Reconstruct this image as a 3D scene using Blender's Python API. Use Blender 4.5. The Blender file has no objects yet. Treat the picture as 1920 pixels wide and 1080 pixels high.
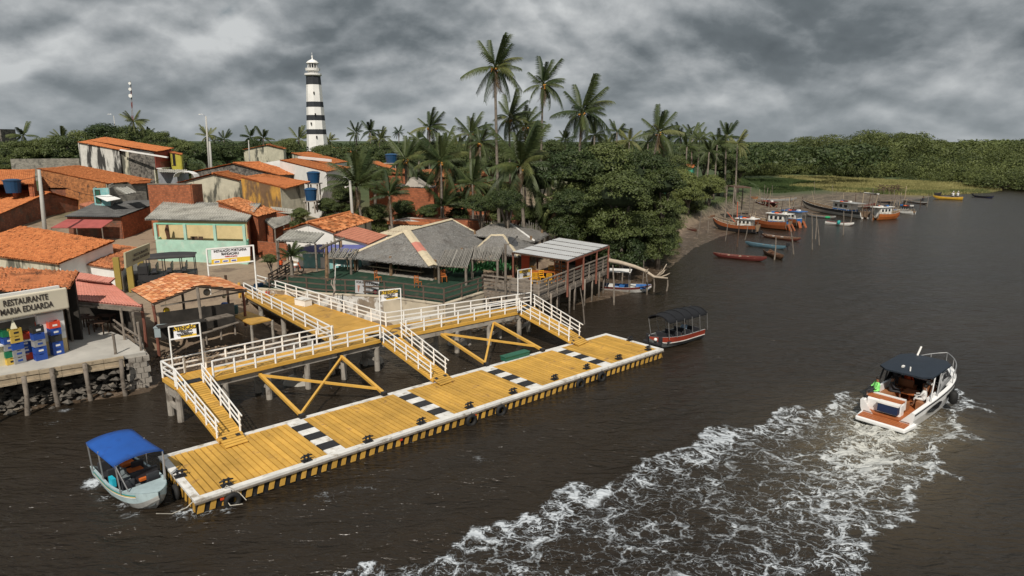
import bpy, math, random
import numpy as np
from mathutils import Vector, Matrix
random.seed(11); RNG = np.random.default_rng(11)
S = bpy.context.scene
COL = S.collection
R = math.radians

# ------------------------------------------------------------------ camera
HC = 14.0; HZ = 263.0; PT = math.atan((540-HZ)/1280); FPX = 1280.0
cd = bpy.data.cameras.new('camera'); cam = bpy.data.objects.new('camera', cd); COL.objects.link(cam)
cam.location = (0, 0, HC); cam.rotation_euler = (R(90)-PT, 0, 0)
cd.sensor_width = 36; cd.lens = 24; cd.clip_start = .1; cd.clip_end = 9000
S.camera = cam
_s, _c = math.sin(PT), math.cos(PT)
def ray(x, y):
    u = (x-960)/FPX; v = (y-540)/FPX
    return u, _c-v*_s, -_s-v*_c
def P(x, y, z):            # the point of the world at height z that is seen at x, y
    if z >= 7 and y < 350:  # high roofs near eye level: keep their distance steady
        v = (y-540)/FPX; d = (z-HC)/(-.2181-.9759*v)*(.9759-.2181*v)
        return D(x, y, d)
    r = ray(x, y); k = (z-HC)/r[2]
    return Vector((r[0]*k, r[1]*k, z))
def D(x, y, d):            # the point of the world at distance d ahead that is seen at x, y
    r = ray(x, y); k = d/r[1]
    return Vector((r[0]*k, d, HC+r[2]*k))

# ------------------------------------------------------------------ sun, sky, exposure
SUN_AZ, SUN_EL = R(187), R(46)          # compass bearing of the sun (0 = +Y, clockwise)
sd = bpy.data.lights.new('sun', 'SUN'); sd.energy = 4.2; sd.angle = R(.6); sd.color = (1, .93, .83)
sun = bpy.data.objects.new('sun', sd); COL.objects.link(sun)
_d = Vector((math.sin(SUN_AZ)*math.cos(SUN_EL), math.cos(SUN_AZ)*math.cos(SUN_EL), math.sin(SUN_EL)))
sun.rotation_euler = _d.to_track_quat('Z', 'Y').to_euler(); sun.location = _d*100
S.view_settings.view_transform = 'Standard'; S.view_settings.look = 'None'
S.view_settings.exposure = -0.06; S.view_settings.gamma = 1; S.view_settings.use_curve_mapping = False

class NT:                                # small node-tree helper
    def __init__(s, nt):
        s.t = nt
        for n in list(nt.nodes): nt.nodes.remove(n)
    def n(s, ty, **kw):
        nd = s.t.nodes.new(ty)
        for k, v in kw.items():
            if k.startswith('i_'):
                k2 = k[2:].replace('_', ' ')
                sk = nd.inputs[int(k2)] if k2.isdigit() else nd.inputs[k2]
                if isinstance(v, bpy.types.NodeSocket): s.t.links.new(v, sk)
                else: sk.default_value = v
            else: setattr(nd, k, v)
        return nd
    def link(s, a, b): s.t.links.new(a, b)
    def math(s, op, a, b=0.0, c=None, clamp=False):
        nd = s.n('ShaderNodeMath', operation=op, use_clamp=clamp)
        for i, v in enumerate([a, b] + ([c] if c is not None else [])):
            if isinstance(v, bpy.types.NodeSocket): s.link(v, nd.inputs[i])
            else: nd.inputs[i].default_value = v
        return nd.outputs[0]
    def ramp(s, f, stops):
        nd = s.n('ShaderNodeValToRGB'); s.link(f, nd.inputs[0]); cr = nd.color_ramp
        while len(cr.elements) < len(stops): cr.elements.new(.5)
        for e, (p, c) in zip(cr.elements, stops):
            e.position = p; e.color = (c, c, c, 1) if isinstance(c, (int, float)) else (*c, 1)
        return nd.outputs[0]
    def sstep(s, v, a, b):
        nd = s.n('ShaderNodeMapRange', interpolation_type='SMOOTHSTEP'); s.link(v, nd.inputs[0])
        nd.inputs[1].default_value = a; nd.inputs[2].default_value = b
        return nd.outputs[0]
    def mix(s, f, a, b, blend='MIX'):
        nd = s.n('ShaderNodeMix', data_type='RGBA', blend_type=blend)
        for sk, v in ((nd.inputs[0], f), (nd.inputs[6], a), (nd.inputs[7], b)):
            if isinstance(v, bpy.types.NodeSocket): s.link(v, sk)
            else: sk.default_value = v if isinstance(v, (int, float)) else (*v, 1)
        return nd.outputs[2]
    def noise(s, vec, scale, detail=4, rough=.55, dist=0.):
        nd = s.n('ShaderNodeTexNoise'); nd.inputs['Scale'].default_value = scale
        nd.inputs['Detail'].default_value = detail; nd.inputs['Roughness'].default_value = rough
        nd.inputs['Distortion'].default_value = dist
        if vec is not None: s.link(vec, nd.inputs['Vector'])
        return nd.outputs['Fac']
    def map(s, vec, scale=(1, 1, 1), loc=(0, 0, 0), rot=(0, 0, 0)):
        nd = s.n('ShaderNodeMapping'); s.link(vec, nd.inputs[0])
        nd.inputs['Scale'].default_value = scale; nd.inputs['Location'].default_value = loc; nd.inputs['Rotation'].default_value = rot
        return nd.outputs[0]

W = bpy.data.worlds.new('World'); S.world = W; W.use_nodes = True; W.cycles.sampling_method = 'MANUAL'; W.cycles.sample_map_resolution = 512
w = NT(W.node_tree)
geo = w.n('ShaderNodeTexCoord')
sep = w.n('ShaderNodeSeparateXYZ'); w.link(geo.outputs['Generated'], sep.inputs[0])
zz = w.math('ADD', w.math('MAXIMUM', sep.outputs[2], 0.0), 0.52)
cmb = w.n('ShaderNodeCombineXYZ')
w.link(w.math('DIVIDE', sep.outputs[0], zz), cmb.inputs[0]); w.link(w.math('DIVIDE', sep.outputs[1], zz), cmb.inputs[1])
def dens(k):            # cloud thickness; k < 1 looks a little higher up the sky
    sp = w.map(cmb.outputs[0], loc=(20.2, 3.7, 0), scale=(k*.85, k*.85, 1))
    big = w.noise(sp, .75, 3, .5); fb = w.noise(sp, 3, 9, .57, .1)
    b1_ = w.math('ABSOLUTE', w.math('SUBTRACT', w.noise(w.map(sp, loc=(9, 0, 0)), 1.7, 2, .5, .3), .5))
    b2_ = w.math('ABSOLUTE', w.math('SUBTRACT', w.noise(w.map(sp, loc=(0, 9, 0)), 4.2, 3, .5, .3), .5))
    puff = w.math('ADD', w.math('MULTIPLY', b1_, 1.15), w.math('MULTIPLY', b2_, .6))
    return big, w.math('ADD', w.math('MULTIPLY', big, .9), w.math('ADD', w.math('MULTIPLY', fb, .8), puff))
big, dn0 = dens(1.0); _, dn1 = dens(.97)
relief = w.math('MULTIPLY', w.math('SUBTRACT', dn0, dn1), 3.3)
bright = w.math('ADD', w.math('ADD', w.math('MULTIPLY', w.math('SUBTRACT', dn0, 1.05), -1.25), .495), relief, clamp=True)
cloudcol = w.ramp(bright, [(0, (.11, .129, .142)), (.28, (.15, .173, .188)), (.52, (.26, .285, .302)), (.78, (.43, .452, .465)), (1, (.6, .62, .625))])
cloudcol = w.mix(w.sstep(sep.outputs[2], .12, .0), cloudcol, w.mix(.5, cloudcol, (.34, .375, .395)))
msk_src = dn0
sky = w.n('ShaderNodeTexSky', sky_type='NISHITA', sun_disc=False)
sky.sun_elevation = SUN_EL; sky.sun_rotation = SUN_AZ; sky.air_density = 1.2; sky.dust_density = 1.5
skyc = w.mix(.75, sky.outputs[0], (1.9, 2.9, 3.4))
b1 = w.n('ShaderNodeBackground', i_Strength=.06); w.link(skyc, b1.inputs[0])
b2 = w.n('ShaderNodeBackground', i_Strength=1.0); w.link(cloudcol, b2.inputs[0])
msk = w.sstep(msk_src, .62, .78)
mx = w.n('ShaderNodeMixShader'); w.link(w.math('ADD', w.math('MULTIPLY', msk, .8), .2), mx.inputs[0])
w.link(b1.outputs[0], mx.inputs[1]); w.link(b2.outputs[0], mx.inputs[2])
wo = w.n('ShaderNodeOutputWorld'); w.link(mx.outputs[0], wo.inputs[0])

# ------------------------------------------------------------------ materials
MATS = {}
def mat(name, col, rough=.7, var=.15, vs=1.0, col2=None, c2=(.5, .62), c2s=.8, bump=0., bs=20., metal=0., spec=.4,
        brick=None, streak=False, rnd=0., alpha=1.):
    """plain surface: base colour, brightness noise, second colour in patches (stains, worn paint), fine relief"""
    if name in MATS: return MATS[name]
    m = bpy.data.materials.new(name); m.use_nodes = True; t = NT(m.node_tree)
    tc = t.n('ShaderNodeTexCoord'); o = tc.outputs['Object']
    g = t.n('ShaderNodeNewGeometry'); wp = g.outputs['Position']
    c = None
    bn = None
    if brick:
        bw, bh, mortar = brick
        nrm = t.n('ShaderNodeSeparateXYZ'); t.link(g.outputs['Normal'], nrm.inputs[0])
        ps = t.n('ShaderNodeSeparateXYZ'); t.link(wp, ps.inputs[0])
        u = t.math('SUBTRACT', t.math('MULTIPLY', ps.outputs[0], nrm.outputs[1]), t.math('MULTIPLY', ps.outputs[1], nrm.outputs[0]))
        cb = t.n('ShaderNodeCombineXYZ'); t.link(u, cb.inputs[0]); t.link(ps.outputs[2], cb.inputs[1])
        b = t.n('ShaderNodeTexBrick'); t.link(cb.outputs[0], b.inputs['Vector'])
        b.inputs['Scale'].default_value = 1; b.inputs['Brick Width'].default_value = bw; b.inputs['Row Height'].default_value = bh
        b.inputs['Mortar Size'].default_value = bh*.09; b.inputs['Mortar Smooth'].default_value = .3
        b.inputs['Color1'].default_value = (*col, 1); b.inputs['Color2'].default_value = (*[x*.62 for x in col], 1)
        b.inputs['Mortar'].default_value = (*mortar, 1)
        c = b.outputs['Color']; bn = t.math('SUBTRACT', 1.0, b.outputs['Fac'])
    vec = t.map(wp, scale=(1, 1, .22)) if streak else wp
    if col2:
        f = t.sstep(t.noise(vec, c2s, 6, .62, .4), *c2)
        c = t.mix(f, c if c else col, col2)
    f = t.noise(wp, vs, 5, .6)
    hi = 1+var; lo = 1-var
    vv = t.ramp(f, [(.3, lo*.5), (.7, hi*.5)])
    c = t.mix(1.0, c if c else col, t.mix(1.0, vv, (2, 2, 2), 'MULTIPLY'), 'MULTIPLY')
    if rnd:
        oi = t.n('ShaderNodeObjectInfo')
        rr = t.math('ADD', t.math('MULTIPLY', oi.outputs['Random'], rnd*2), 1-rnd)
        cc = t.n('ShaderNodeCombineXYZ')
        for i in range(3): t.link(rr, cc.inputs[i])
        c = t.mix(1.0, c, cc.outputs[0], 'MULTIPLY')
    bs_ = t.n('ShaderNodeBsdfPrincipled')
    t.link(c, bs_.inputs['Base Color']) if isinstance(c, bpy.types.NodeSocket) else None
    bs_.inputs['Roughness'].default_value = rough; bs_.inputs['Metallic'].default_value = metal
    bs_.inputs['Specular IOR Level'].default_value = spec
    if alpha < 1: bs_.inputs['Alpha'].default_value = alpha
    if bump or bn:
        h = t.noise(wp, bs, 4, .6)
        if bn: h = t.math('ADD', t.math('MULTIPLY', h, .3), bn)
        bp = t.n('ShaderNodeBump', i_Strength=min(1, bump or .6), i_Distance=.03 if not bn else .02); t.link(h, bp.inputs['Height'])
        t.link(bp.outputs[0], bs_.inputs['Normal'])
    out = t.n('ShaderNodeOutputMaterial'); t.link(bs_.outputs[0], out.inputs[0])
    MATS[name] = m
    return m
def tile_mat(name, a, b, dark=(.12, .045, .02), pw=.25, ph=.4, dk=(.58, .75), vp=.25):
    m = bpy.data.materials.new(name); m.use_nodes = True; t = NT(m.node_tree)
    uv = t.n('ShaderNodeUVMap').outputs[0]; g = t.n('ShaderNodeNewGeometry'); wp = g.outputs['Position']
    s = t.n('ShaderNodeSeparateXYZ'); t.link(uv, s.inputs[0])
    cx = t.math('FLOOR', t.math('DIVIDE', s.outputs[0], pw)); cy = t.math('FLOOR', t.math('DIVIDE', s.outputs[1], ph))
    cb = t.n('ShaderNodeCombineXYZ'); t.link(cx, cb.inputs[0]); t.link(cy, cb.inputs[1])
    wn = t.n('ShaderNodeTexWhiteNoise', noise_dimensions='2D'); t.link(cb.outputs[0], wn.inputs[0])
    c = t.mix(wn.outputs[0], a, b)
    c = t.mix(t.sstep(t.noise(t.map(wp, scale=(1, 1, 2)), .55, 7, .65, .5), *dk), c, dark)
    c = t.mix(t.math('MULTIPLY', t.sstep(t.noise(wp, 5, 4, .6), .5, .7), .4), c, dark)
    # darker strip along the laps between the courses
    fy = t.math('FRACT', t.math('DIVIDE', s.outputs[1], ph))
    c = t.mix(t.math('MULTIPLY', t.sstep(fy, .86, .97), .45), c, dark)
    fx = t.math('ABSOLUTE', t.math('SUBTRACT', t.math('FRACT', t.math('DIVIDE', s.outputs[0], vp)), .5))   # groove shading put into the colour: rib valleys darkened
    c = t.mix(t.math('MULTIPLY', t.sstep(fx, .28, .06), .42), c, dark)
    bs = t.n('ShaderNodeBsdfPrincipled'); t.link(c, bs.inputs['Base Color']); bs.inputs['Roughness'].default_value = .85
    bs.inputs['Specular IOR Level'].default_value = .2
    out = t.n('ShaderNodeOutputMaterial'); t.link(bs.outputs[0], out.inputs[0]); MATS[name] = m
    return m
def leaf_mat(name, a, b, rough=.55):
    m = bpy.data.materials.new(name); m.use_nodes = True; t = NT(m.node_tree)
    g = t.n('ShaderNodeNewGeometry'); wp = g.outputs['Position']
    f = t.noise(wp, .33, 3, .6); f2 = t.noise(wp, 2.6, 3, .7); f = t.math('ADD', t.math('MULTIPLY', f, .45), t.math('MULTIPLY', t.noise(wp, .075, 2, .5), .55))
    oi = t.n('ShaderNodeObjectInfo')
    fac = t.math('ADD', t.math('MULTIPLY', f, .8), t.math('ADD', t.math('MULTIPLY', f2, .7), t.math('MULTIPLY', oi.outputs['Random'], .35)))
    c = t.mix(t.sstep(fac, .68, 1.08), a, b)
    bs = t.n('ShaderNodeBsdfPrincipled'); t.link(c, bs.inputs['Base Color']); bs.inputs['Roughness'].default_value = rough
    bs.inputs['Specular IOR Level'].default_value = .35
    tr = t.n('ShaderNodeBsdfTranslucent'); t.link(c, tr.inputs[0])
    mx = t.n('ShaderNodeMixShader'); mx.inputs[0].default_value = .18
    t.link(bs.outputs[0], mx.inputs[1]); t.link(tr.outputs[0], mx.inputs[2])
    out = t.n('ShaderNodeOutputMaterial'); t.link(mx.outputs[0], out.inputs[0]); MATS[name] = m
    return m

YEL = mat('yellow paint on wood', (.56, .32, .06), .6, .22, .8, (.3, .17, .06), (.55, .74), 1.6, .25, 30, rnd=.14)
YELF = mat('yellow ply deck', (.5, .28, .055), .6, .2, .7, (.25, .14, .05), (.54, .78), .9, .2, 12)
YELM = mat('yellow painted steel', (.63, .36, .07), .42, .1, 2, (.35, .17, .05), (.66, .8), 3)
WHT = mat('white paint', (.8, .79, .76), .5, .06, 2, (.5, .45, .38), (.66, .85), 2.5)
WHT2 = mat('scuffed white paint', (.7, .69, .66), .6, .14, 2, (.36, .32, .26), (.5, .7), 2.2, rnd=.06)
BLK = mat('black paint', (.018, .018, .02), .5, .2, 3, (.09, .085, .08), (.62, .8), 4)
RUB = mat('black rubber', (.015, .015, .015), .75, .2, 6)
GRN_DK = mat('dark green box', (.02, .11, .07), .6, .15)
CONC = mat('weathered concrete', (.33, .3, .26), .85, .2, 1.5, (.13, .11, .09), (.52, .7), 1.6, .5, 14)
CONCL = mat('pale concrete slab', (.42, .4, .36), .85, .16, .8, (.22, .2, .18), (.56, .75), .9, .3, 10)
WOODG = mat('grey weathered wood', (.2, .17, .14), .85, .25, 2.5, (.09, .07, .055), (.5, .7), 3, .5, 30, rnd=.2)
WOODP = mat('pale weathered wood', (.36, .29, .2), .85, .2, 2.5, (.16, .12, .08), (.55, .72), 3, .5, 30, rnd=.15)
WOODD = mat('dark brown wood', (.085, .05, .032), .7, .25, 2.5, rnd=.2)
WOODR = mat('reddish painted post', (.2, .075, .05), .7, .25, 2.5)
WOODB = mat('brown bark', (.22, .14, .08), .9, .35, 3, (.08, .05, .035), (.5, .7), 4, .6, 25)
ORW = mat('orange varnished wood', (.42, .13, .03), .45, .2, 3)
STEEL = mat('galvanised tube', (.5, .5, .5), .35, .1, 3, metal=.7)
STONE = mat('dark rubble', (.09, .08, .068), .9, .35, 2.5, (.2, .17, .13), (.55, .7), 2, .8, 9, rnd=.3)
DARKIN = mat('dark interior', (.03, .026, .022), .9, .4, 2)  # near-black colour stands in for the shade inside rooms and openings
GLASS = mat('dark window glass', (.02, .024, .028), .08, .1, 2, spec=.6)

# ------------------------------------------------------------------ mesh helpers
def off_of(p):
    o = Vector((0, 0, 0))
    while p is not None: o += p.location; p = p.parent
    return o
class MB:
    def __init__(s): s.v = []; s.f = []; s.mi = []; s.cur = 0
    def add(s, vs, fs):
        n = len(s.v); s.v += [tuple(q) for q in vs]; s.f += [tuple(i+n for i in f) for f in fs]; s.mi += [s.cur]*len(fs); return s
    def box(s, c, sz, rz=0., M=None):
        hx, hy, hz = sz[0]/2, sz[1]/2, sz[2]/2
        cs, sn = math.cos(rz), math.sin(rz)
        vs = []
        for dz in (-hz, hz):
            for dx, dy in ((-hx, -hy), (hx, -hy), (hx, hy), (-hx, hy)):
                vs.append((c[0]+dx*cs-dy*sn, c[1]+dx*sn+dy*cs, c[2]+dz))
        if M is not None: vs = [tuple(M @ Vector(q)) for q in vs]
        return s.add(vs, [(0, 3, 2, 1), (4, 5, 6, 7), (0, 1, 5, 4), (1, 2, 6, 5), (2, 3, 7, 6), (3, 0, 4, 7)])
    def beam(s, p, q, w=.1, h=None, up=(0, 0, 1)):
        p, q = Vector(p), Vector(q); h = h or w; d = (q-p)
        if d.length < 1e-6: return s
        d.normalize(); u = Vector(up)
        if abs(d.dot(u)) > .95: u = Vector((0, 1, 0))
        x = d.cross(u).normalized()*w/2; y = x.cross(d).normalized()*h/2
        vs = [p-x-y, p+x-y, p+x+y, p-x+y, q-x-y, q+x-y, q+x+y, q-x+y]
        return s.add(vs, [(0, 1, 2, 3), (7, 6, 5, 4), (0, 4, 5, 1), (1, 5, 6, 2), (2, 6, 7, 3), (3, 7, 4, 0)])
    def cyl(s, p, q, r1, r2=None, n=8, caps=True):
        p, q = Vector(p), Vector(q); r2 = r1 if r2 is None else r2; d = (q-p).normalized()
        u = Vector((0, 0, 1)) if abs(d.z) < .9 else Vector((1, 0, 0))
        x = d.cross(u).normalized(); y = d.cross(x)
        vs = [p+(x*math.cos(a)+y*math.sin(a))*r1 for a in [2*math.pi*i/n for i in range(n)]]
        vs += [q+(x*math.cos(a)+y*math.sin(a))*r2 for a in [2*math.pi*i/n for i in range(n)]]
        fs = [(i, (i+1) % n, n+(i+1) % n, n+i) for i in range(n)]
        if caps: fs += [tuple(range(n-1, -1, -1)), tuple(range(n, 2*n))]
        return s.add(vs, fs)
    def tube(s, pts, r, n=6):
        for a, b in zip(pts[:-1], pts[1:]): s.cyl(a, b, r, r, n)
        return s
    def path(s, pts, rs, n=8):           # one continuous tapering tube
        base = len(s.v); pts = [Vector(p) for p in pts]
        for i, p in enumerate(pts):
            d = (pts[min(i+1, len(pts)-1)]-pts[max(i-1, 0)]).normalized()
            u = Vector((0, 0, 1)) if abs(d.z) < .9 else Vector((1, 0, 0))
            x = d.cross(u).normalized(); y = d.cross(x)
            if u.x: x, y = y, x
            s.v += [tuple(p+(x*math.cos(2*math.pi*k/n)+y*math.sin(2*math.pi*k/n))*rs[i]) for k in range(n)]
        for i in range(len(pts)-1):
            for k in range(n):
                s.f.append((base+i*n+k, base+i*n+(k+1) % n, base+(i+1)*n+(k+1) % n, base+(i+1)*n+k)); s.mi.append(s.cur)
        s.f.append(tuple(base+(len(pts)-1)*n+k for k in range(n))); s.mi.append(s.cur)
        s.f.append(tuple(base+n-1-k for k in range(n))); s.mi.append(s.cur)
        return s
    def lathe(s, c, prof, n=16, a0=0.):
        base = len(s.v)
        for r, z in prof:
            s.v += [(c[0]+r*math.cos(a0+2*math.pi*k/n), c[1]+r*math.sin(a0+2*math.pi*k/n), c[2]+z) for k in range(n)]
        for i in range(len(prof)-1):
            for k in range(n):
                s.f.append((base+i*n+k, base+i*n+(k+1) % n, base+(i+1)*n+(k+1) % n, base+(i+1)*n+k)); s.mi.append(s.cur)
        s.f.append(tuple(base+n-1-k for k in range(n))); s.f.append(tuple(base+(len(prof)-1)*n+k for k in range(n))); s.mi += [s.cur]*2
        return s
    def prism(s, poly, z0, z1):          # vertical prism over a polygon of (x,y)
        n = len(poly)
        vs = [(p[0], p[1], z0) for p in poly]+[(p[0], p[1], z1) for p in poly]
        return s.add(vs, [tuple(range(n-1, -1, -1)), tuple(range(n, 2*n))]+[(i, (i+1) % n, n+(i+1) % n, n+i) for i in range(n)])
    def slab(s, q, th):                  # a sheet through 4 points, thickness th downward
        a = [Vector(p) for p in q]; n = (a[1]-a[0]).cross(a[3]-a[0]).normalized()
        if n.z < 0: n = -n
        b = [p-n*th for p in a]
        return s.add(a+b, [(0, 1, 2, 3), (7, 6, 5, 4)]+[(i, i+4, (i+1) % 4+4, (i+1) % 4) for i in range(4)])
    def torus(s, c, R_, r, ax='y', n=14, m=7, rz=0.):
        base = len(s.v); cs, sn = math.cos(rz), math.sin(rz)
        for i in range(n):
            a = 2*math.pi*i/n
            for j in range(m):
                b = 2*math.pi*j/m; rr = R_+r*math.cos(b)
                x, z, y = rr*math.cos(a), rr*math.sin(a), r*math.sin(b)
                if ax == 'z': y, z = z, y
                s.v.append((c[0]+x*cs-y*sn, c[1]+x*sn+y*cs, c[2]+z))
        for i in range(n):
            for j in range(m):
                s.f.append((base+i*m+j, base+((i+1) % n)*m+j, base+((i+1) % n)*m+(j+1) % m, base+i*m+(j+1) % m)); s.mi.append(s.cur)
        return s
    def sph(s, c, r, n=10, m=6, sc=(1, 1, 1)):
        base = len(s.v)
        for i in range(1, m):
            t_ = math.pi*i/m
            s.v += [(c[0]+r*sc[0]*math.sin(t_)*math.cos(2*math.pi*k/n), c[1]+r*sc[1]*math.sin(t_)*math.sin(2*math.pi*k/n), c[2]+r*sc[2]*math.cos(t_)) for k in range(n)]
        for i in range(m-2):
            for k in range(n):
                s.f.append((base+i*n+k, base+(i+1)*n+k, base+(i+1)*n+(k+1) % n, base+i*n+(k+1) % n)); s.mi.append(s.cur)
        s.f.append(tuple(base+k for k in range(n))); s.f.append(tuple(base+(m-2)*n+n-1-k for k in range(n))); s.mi += [s.cur]*2
        return s
    def build(s, name, mats, parent=None, smooth=False, loc=None, kind=None):
        me = bpy.data.meshes.new(name)
        o0 = off_of(parent) if parent is not None else Vector((0, 0, 0))
        if loc is not None: o0 = Vector(loc)
        me.from_pydata([(x-o0.x, y-o0.y, z-o0.z) for x, y, z in s.v], [], s.f)
        mats = mats if isinstance(mats, (list, tuple)) else [mats]
        for m in mats: me.materials.append(m)
        if len(mats) > 1: me.polygons.foreach_set('material_index', s.mi)
        if smooth: me.polygons.foreach_set('use_smooth', [True]*len(me.polygons))
        o = bpy.data.objects.new(name, me); COL.objects.link(o)
        if loc is not None and parent is None: o.location = loc
        if parent is not None: o.parent = parent
        if kind: o['kind'] = kind
        return o
def tag(o, label, cat, group=None):
    o['label'] = label; o['category'] = cat
    if group: o['group'] = group
    return o
def thing(name, loc, label, cat, group=None):
    o = bpy.data.objects.new(name, None); COL.objects.link(o); o.location = loc; o.empty_display_size = .3
    return tag(o, label, cat, group)
def copy_tree(root, loc=None, rz=None, label=None, sc=None):
    def rec(o, par):
        c = o.copy(); COL.objects.link(c)
        if par is not None: c.parent = par
        for ch in kids.get(o.name, ()): rec(ch, c)
        return c
    kids = {}
    def walk(o):
        kids[o.name] = list(o.children)
        for ch in o.children: walk(ch)
    walk(root)
    r = rec(root, None)
    if loc is not None: r.location = loc
    if rz is not None: r.rotation_euler = (0, 0, rz)
    if sc is not None: r.scale = (sc, sc, sc)
    if label: r['label'] = label
    return r
def np_mesh(name, V, F, mat_, parent=None, kind=None, uv=None, smooth=False, loc=None):
    """V (n,3), F (m,4 or 3)"""
    me = bpy.data.meshes.new(name); k = F.shape[1]
    if parent is not None: V = V-np.array(off_of(parent))
    if loc is not None: V = V-np.array(loc)
    me.vertices.add(len(V)); me.vertices.foreach_set('co', V.astype(np.float32).ravel())
    me.loops.add(F.size); me.loops.foreach_set('vertex_index', F.astype(np.int32).ravel())
    me.polygons.add(len(F)); me.polygons.foreach_set('loop_start', np.arange(0, F.size, k, dtype=np.int32))
    me.polygons.foreach_set('loop_total', np.full(len(F), k, dtype=np.int32))
    if smooth: me.polygons.foreach_set('use_smooth', np.ones(len(F), dtype=bool))
    if uv is not None:
        l = me.uv_layers.new(name='UVMap'); l.data.foreach_set('uv', uv[F.ravel()].astype(np.float32).ravel())
    me.update(); me.validate()
    if isinstance(mat_, (list, tuple)):
        for m in mat_: me.materials.append(m)
    elif mat_: me.materials.append(mat_)
    o = bpy.data.objects.new(name, me); COL.objects.link(o)
    if parent is not None: o.parent = parent
    if loc is not None: o.location = loc
    if kind: o['kind'] = kind
    return o
def text(body, size, origin, xdir, updir, material, parent, name='lettering', align='CENTER', bold=True, sx=1.):
    cu = bpy.data.curves.new(name, 'FONT'); cu.body = body; cu.size = size; cu.align_x = align; cu.align_y = 'CENTER'
    cu.extrude = .006; cu.space_line = 1.0
    if bold: cu.offset = size*.018
    cu.materials.append(material)
    tmp = bpy.data.objects.new(name, cu); me = bpy.data.meshes.new_from_object(tmp); bpy.data.objects.remove(tmp)
    o = bpy.data.objects.new(name, me); COL.objects.link(o)
    x = Vector(xdir).normalized(); y = Vector(updir); y = (y-x*y.dot(x)).normalized(); z = x.cross(y)
    M = Matrix((x*sx, y, z)).transposed().to_4x4()
    o.parent = parent; M.translation = Vector(origin)-off_of(parent)
    o.matrix_local = M
    return o
# ------------------------------------------------------------------ the lie of the land
SHORE = [(-700, 900), (-260, 812), (0, 775), (140, 755), (275, 737), (315, 705), (440, 680), (520, 662), (600, 655), (700, 640), (800, 625), (900, 618),
         (1000, 603), (1080, 572), (1180, 550), (1232, 520), (1268, 492), (1300, 466), (1350, 444), (1420, 424), (1500, 405),
         (1600, 390), (1700, 379), (1760, 367), (1850, 356.5), (1935, 355), (2100, 352), (2500, 340)]
UPL = [(-700, 720), (0, 672), (235, 640), (285, 610), (330, 600), (452, 592), (478, 552), (500, 548), (610, 556), (720, 561), (832, 574), (905, 552), (962, 522),
       (1010, 497), (1100, 470), (1210, 445), (1258, 425), (1290, 405), (1370, 378), (1425, 352), (1400, 335), (1200, 320)]
sh = [tuple(P(x, y, 0)[:2]) for x, y in SHORE]
poly_shore = np.array(sh + [(900, 700), (4000, 3000), (4000, 6000), (-6000, 6000), (-6000, 15)])
up = [tuple(P(x, y, 2.1)[:2]) for x, y in UPL]
poly_up = np.array(up + [(60, 400), (80, 6000), (-6000, 6000), (-6000, 18)])
def sdf(poly, X, Y):
    """signed distance, positive inside"""
    X = np.asarray(X, float); Y = np.asarray(Y, float); shp = X.shape; X = X.ravel(); Y = Y.ravel()
    d = np.full(X.shape, 1e18); ins = np.zeros(X.shape, bool)
    n = len(poly)
    for i in range(n):
        ax, ay = poly[i]; bx, by = poly[(i+1) % n]; ex, ey = bx-ax, by-ay
        t = np.clip(((X-ax)*ex+(Y-ay)*ey)/(ex*ex+ey*ey), 0, 1)
        d = np.minimum(d, (X-ax-t*ex)**2+(Y-ay-t*ey)**2)
        c = ((ay > Y) != (by > Y)) & (X < (bx-ax)*(Y-ay)/((by-ay) if by != ay else 1e-9)+ax)
        ins ^= c
    return (np.sqrt(d)*np.where(ins, 1, -1)).reshape(shp)
def sm(x, a, b):
    t = np.clip((x-a)/(b-a), 0, 1); return t*t*(3-2*t)
def ground(X, Y):
    X = np.asarray(X, float); Y = np.asarray(Y, float)
    s1 = sdf(poly_shore, X, Y); s2 = sdf(poly_up, X, Y)
    mud = np.where(s1 > 0, np.minimum(.75, .05*s1+.02), np.maximum(-1.2, .12*s1))
    rise = 1.35*sm(s2, -.2, 1.2)
    vil = 4.6*sm(Y, 62, 150)*sm(X, 40, -5)*sm(s2, 0, 20) + .9*sm(s2, 10, 60)
    bump = .06*np.sin(X*1.1+Y*.3)*np.sin(Y*.9-X*.2)*(s1 > .5)
    return mud+rise+vil+bump
def gz(x, y): return float(ground(np.array([x]), np.array([y]))[0])

def axis(lo, hi, step, far, grow=1.18):
    a = list(np.arange(lo, hi+step*.5, step)); st = step; b = []
    x = a[-1]
    while x < far: st *= grow; x += st; b.append(x)
    st = step; x = a[0]; c = []
    while x > -far: st *= grow; x -= st; c.append(x)
    return np.array(c[::-1]+a+b)
def grid_faces(nx, ny):
    i = np.arange(nx-1)[None, :]+np.arange(ny-1)[:, None]*nx
    return np.stack([i, i+1, i+1+nx, i+nx], -1).reshape(-1, 4)
gx = axis(-75, 75, .8, 5000); gy = axis(24, 120, .8, 5000); gy = gy[gy > 5]
GX, GY = np.meshgrid(gx, gy); GZ = ground(GX, GY)
V = np.stack([GX, GY, GZ], -1).reshape(-1, 3); Fc = grid_faces(len(gx), len(gy))
keep = (sdf(poly_shore, GX, GY).ravel() > -14)
Fc = Fc[keep[Fc].any(1)]
gm = bpy.data.materials.new('mud, sand and grass ground'); gm.use_nodes = True; t = NT(gm.node_tree)
g = t.n('ShaderNodeNewGeometry'); wp = g.outputs['Position']
def att(n): return t.n('ShaderNodeAttribute', attribute_name=n).outputs['Fac']
n = t.noise(wp, .5, 6, .65); nf = t.noise(wp, 3.5, 6, .7)
mudc = t.mix(nf, (.045, .032, .022), (.13, .092, .062))
mudc = t.mix(t.sstep(t.noise(wp, 1.1, 6, .7), .52, .62), mudc, (.2, .15, .11))
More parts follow.
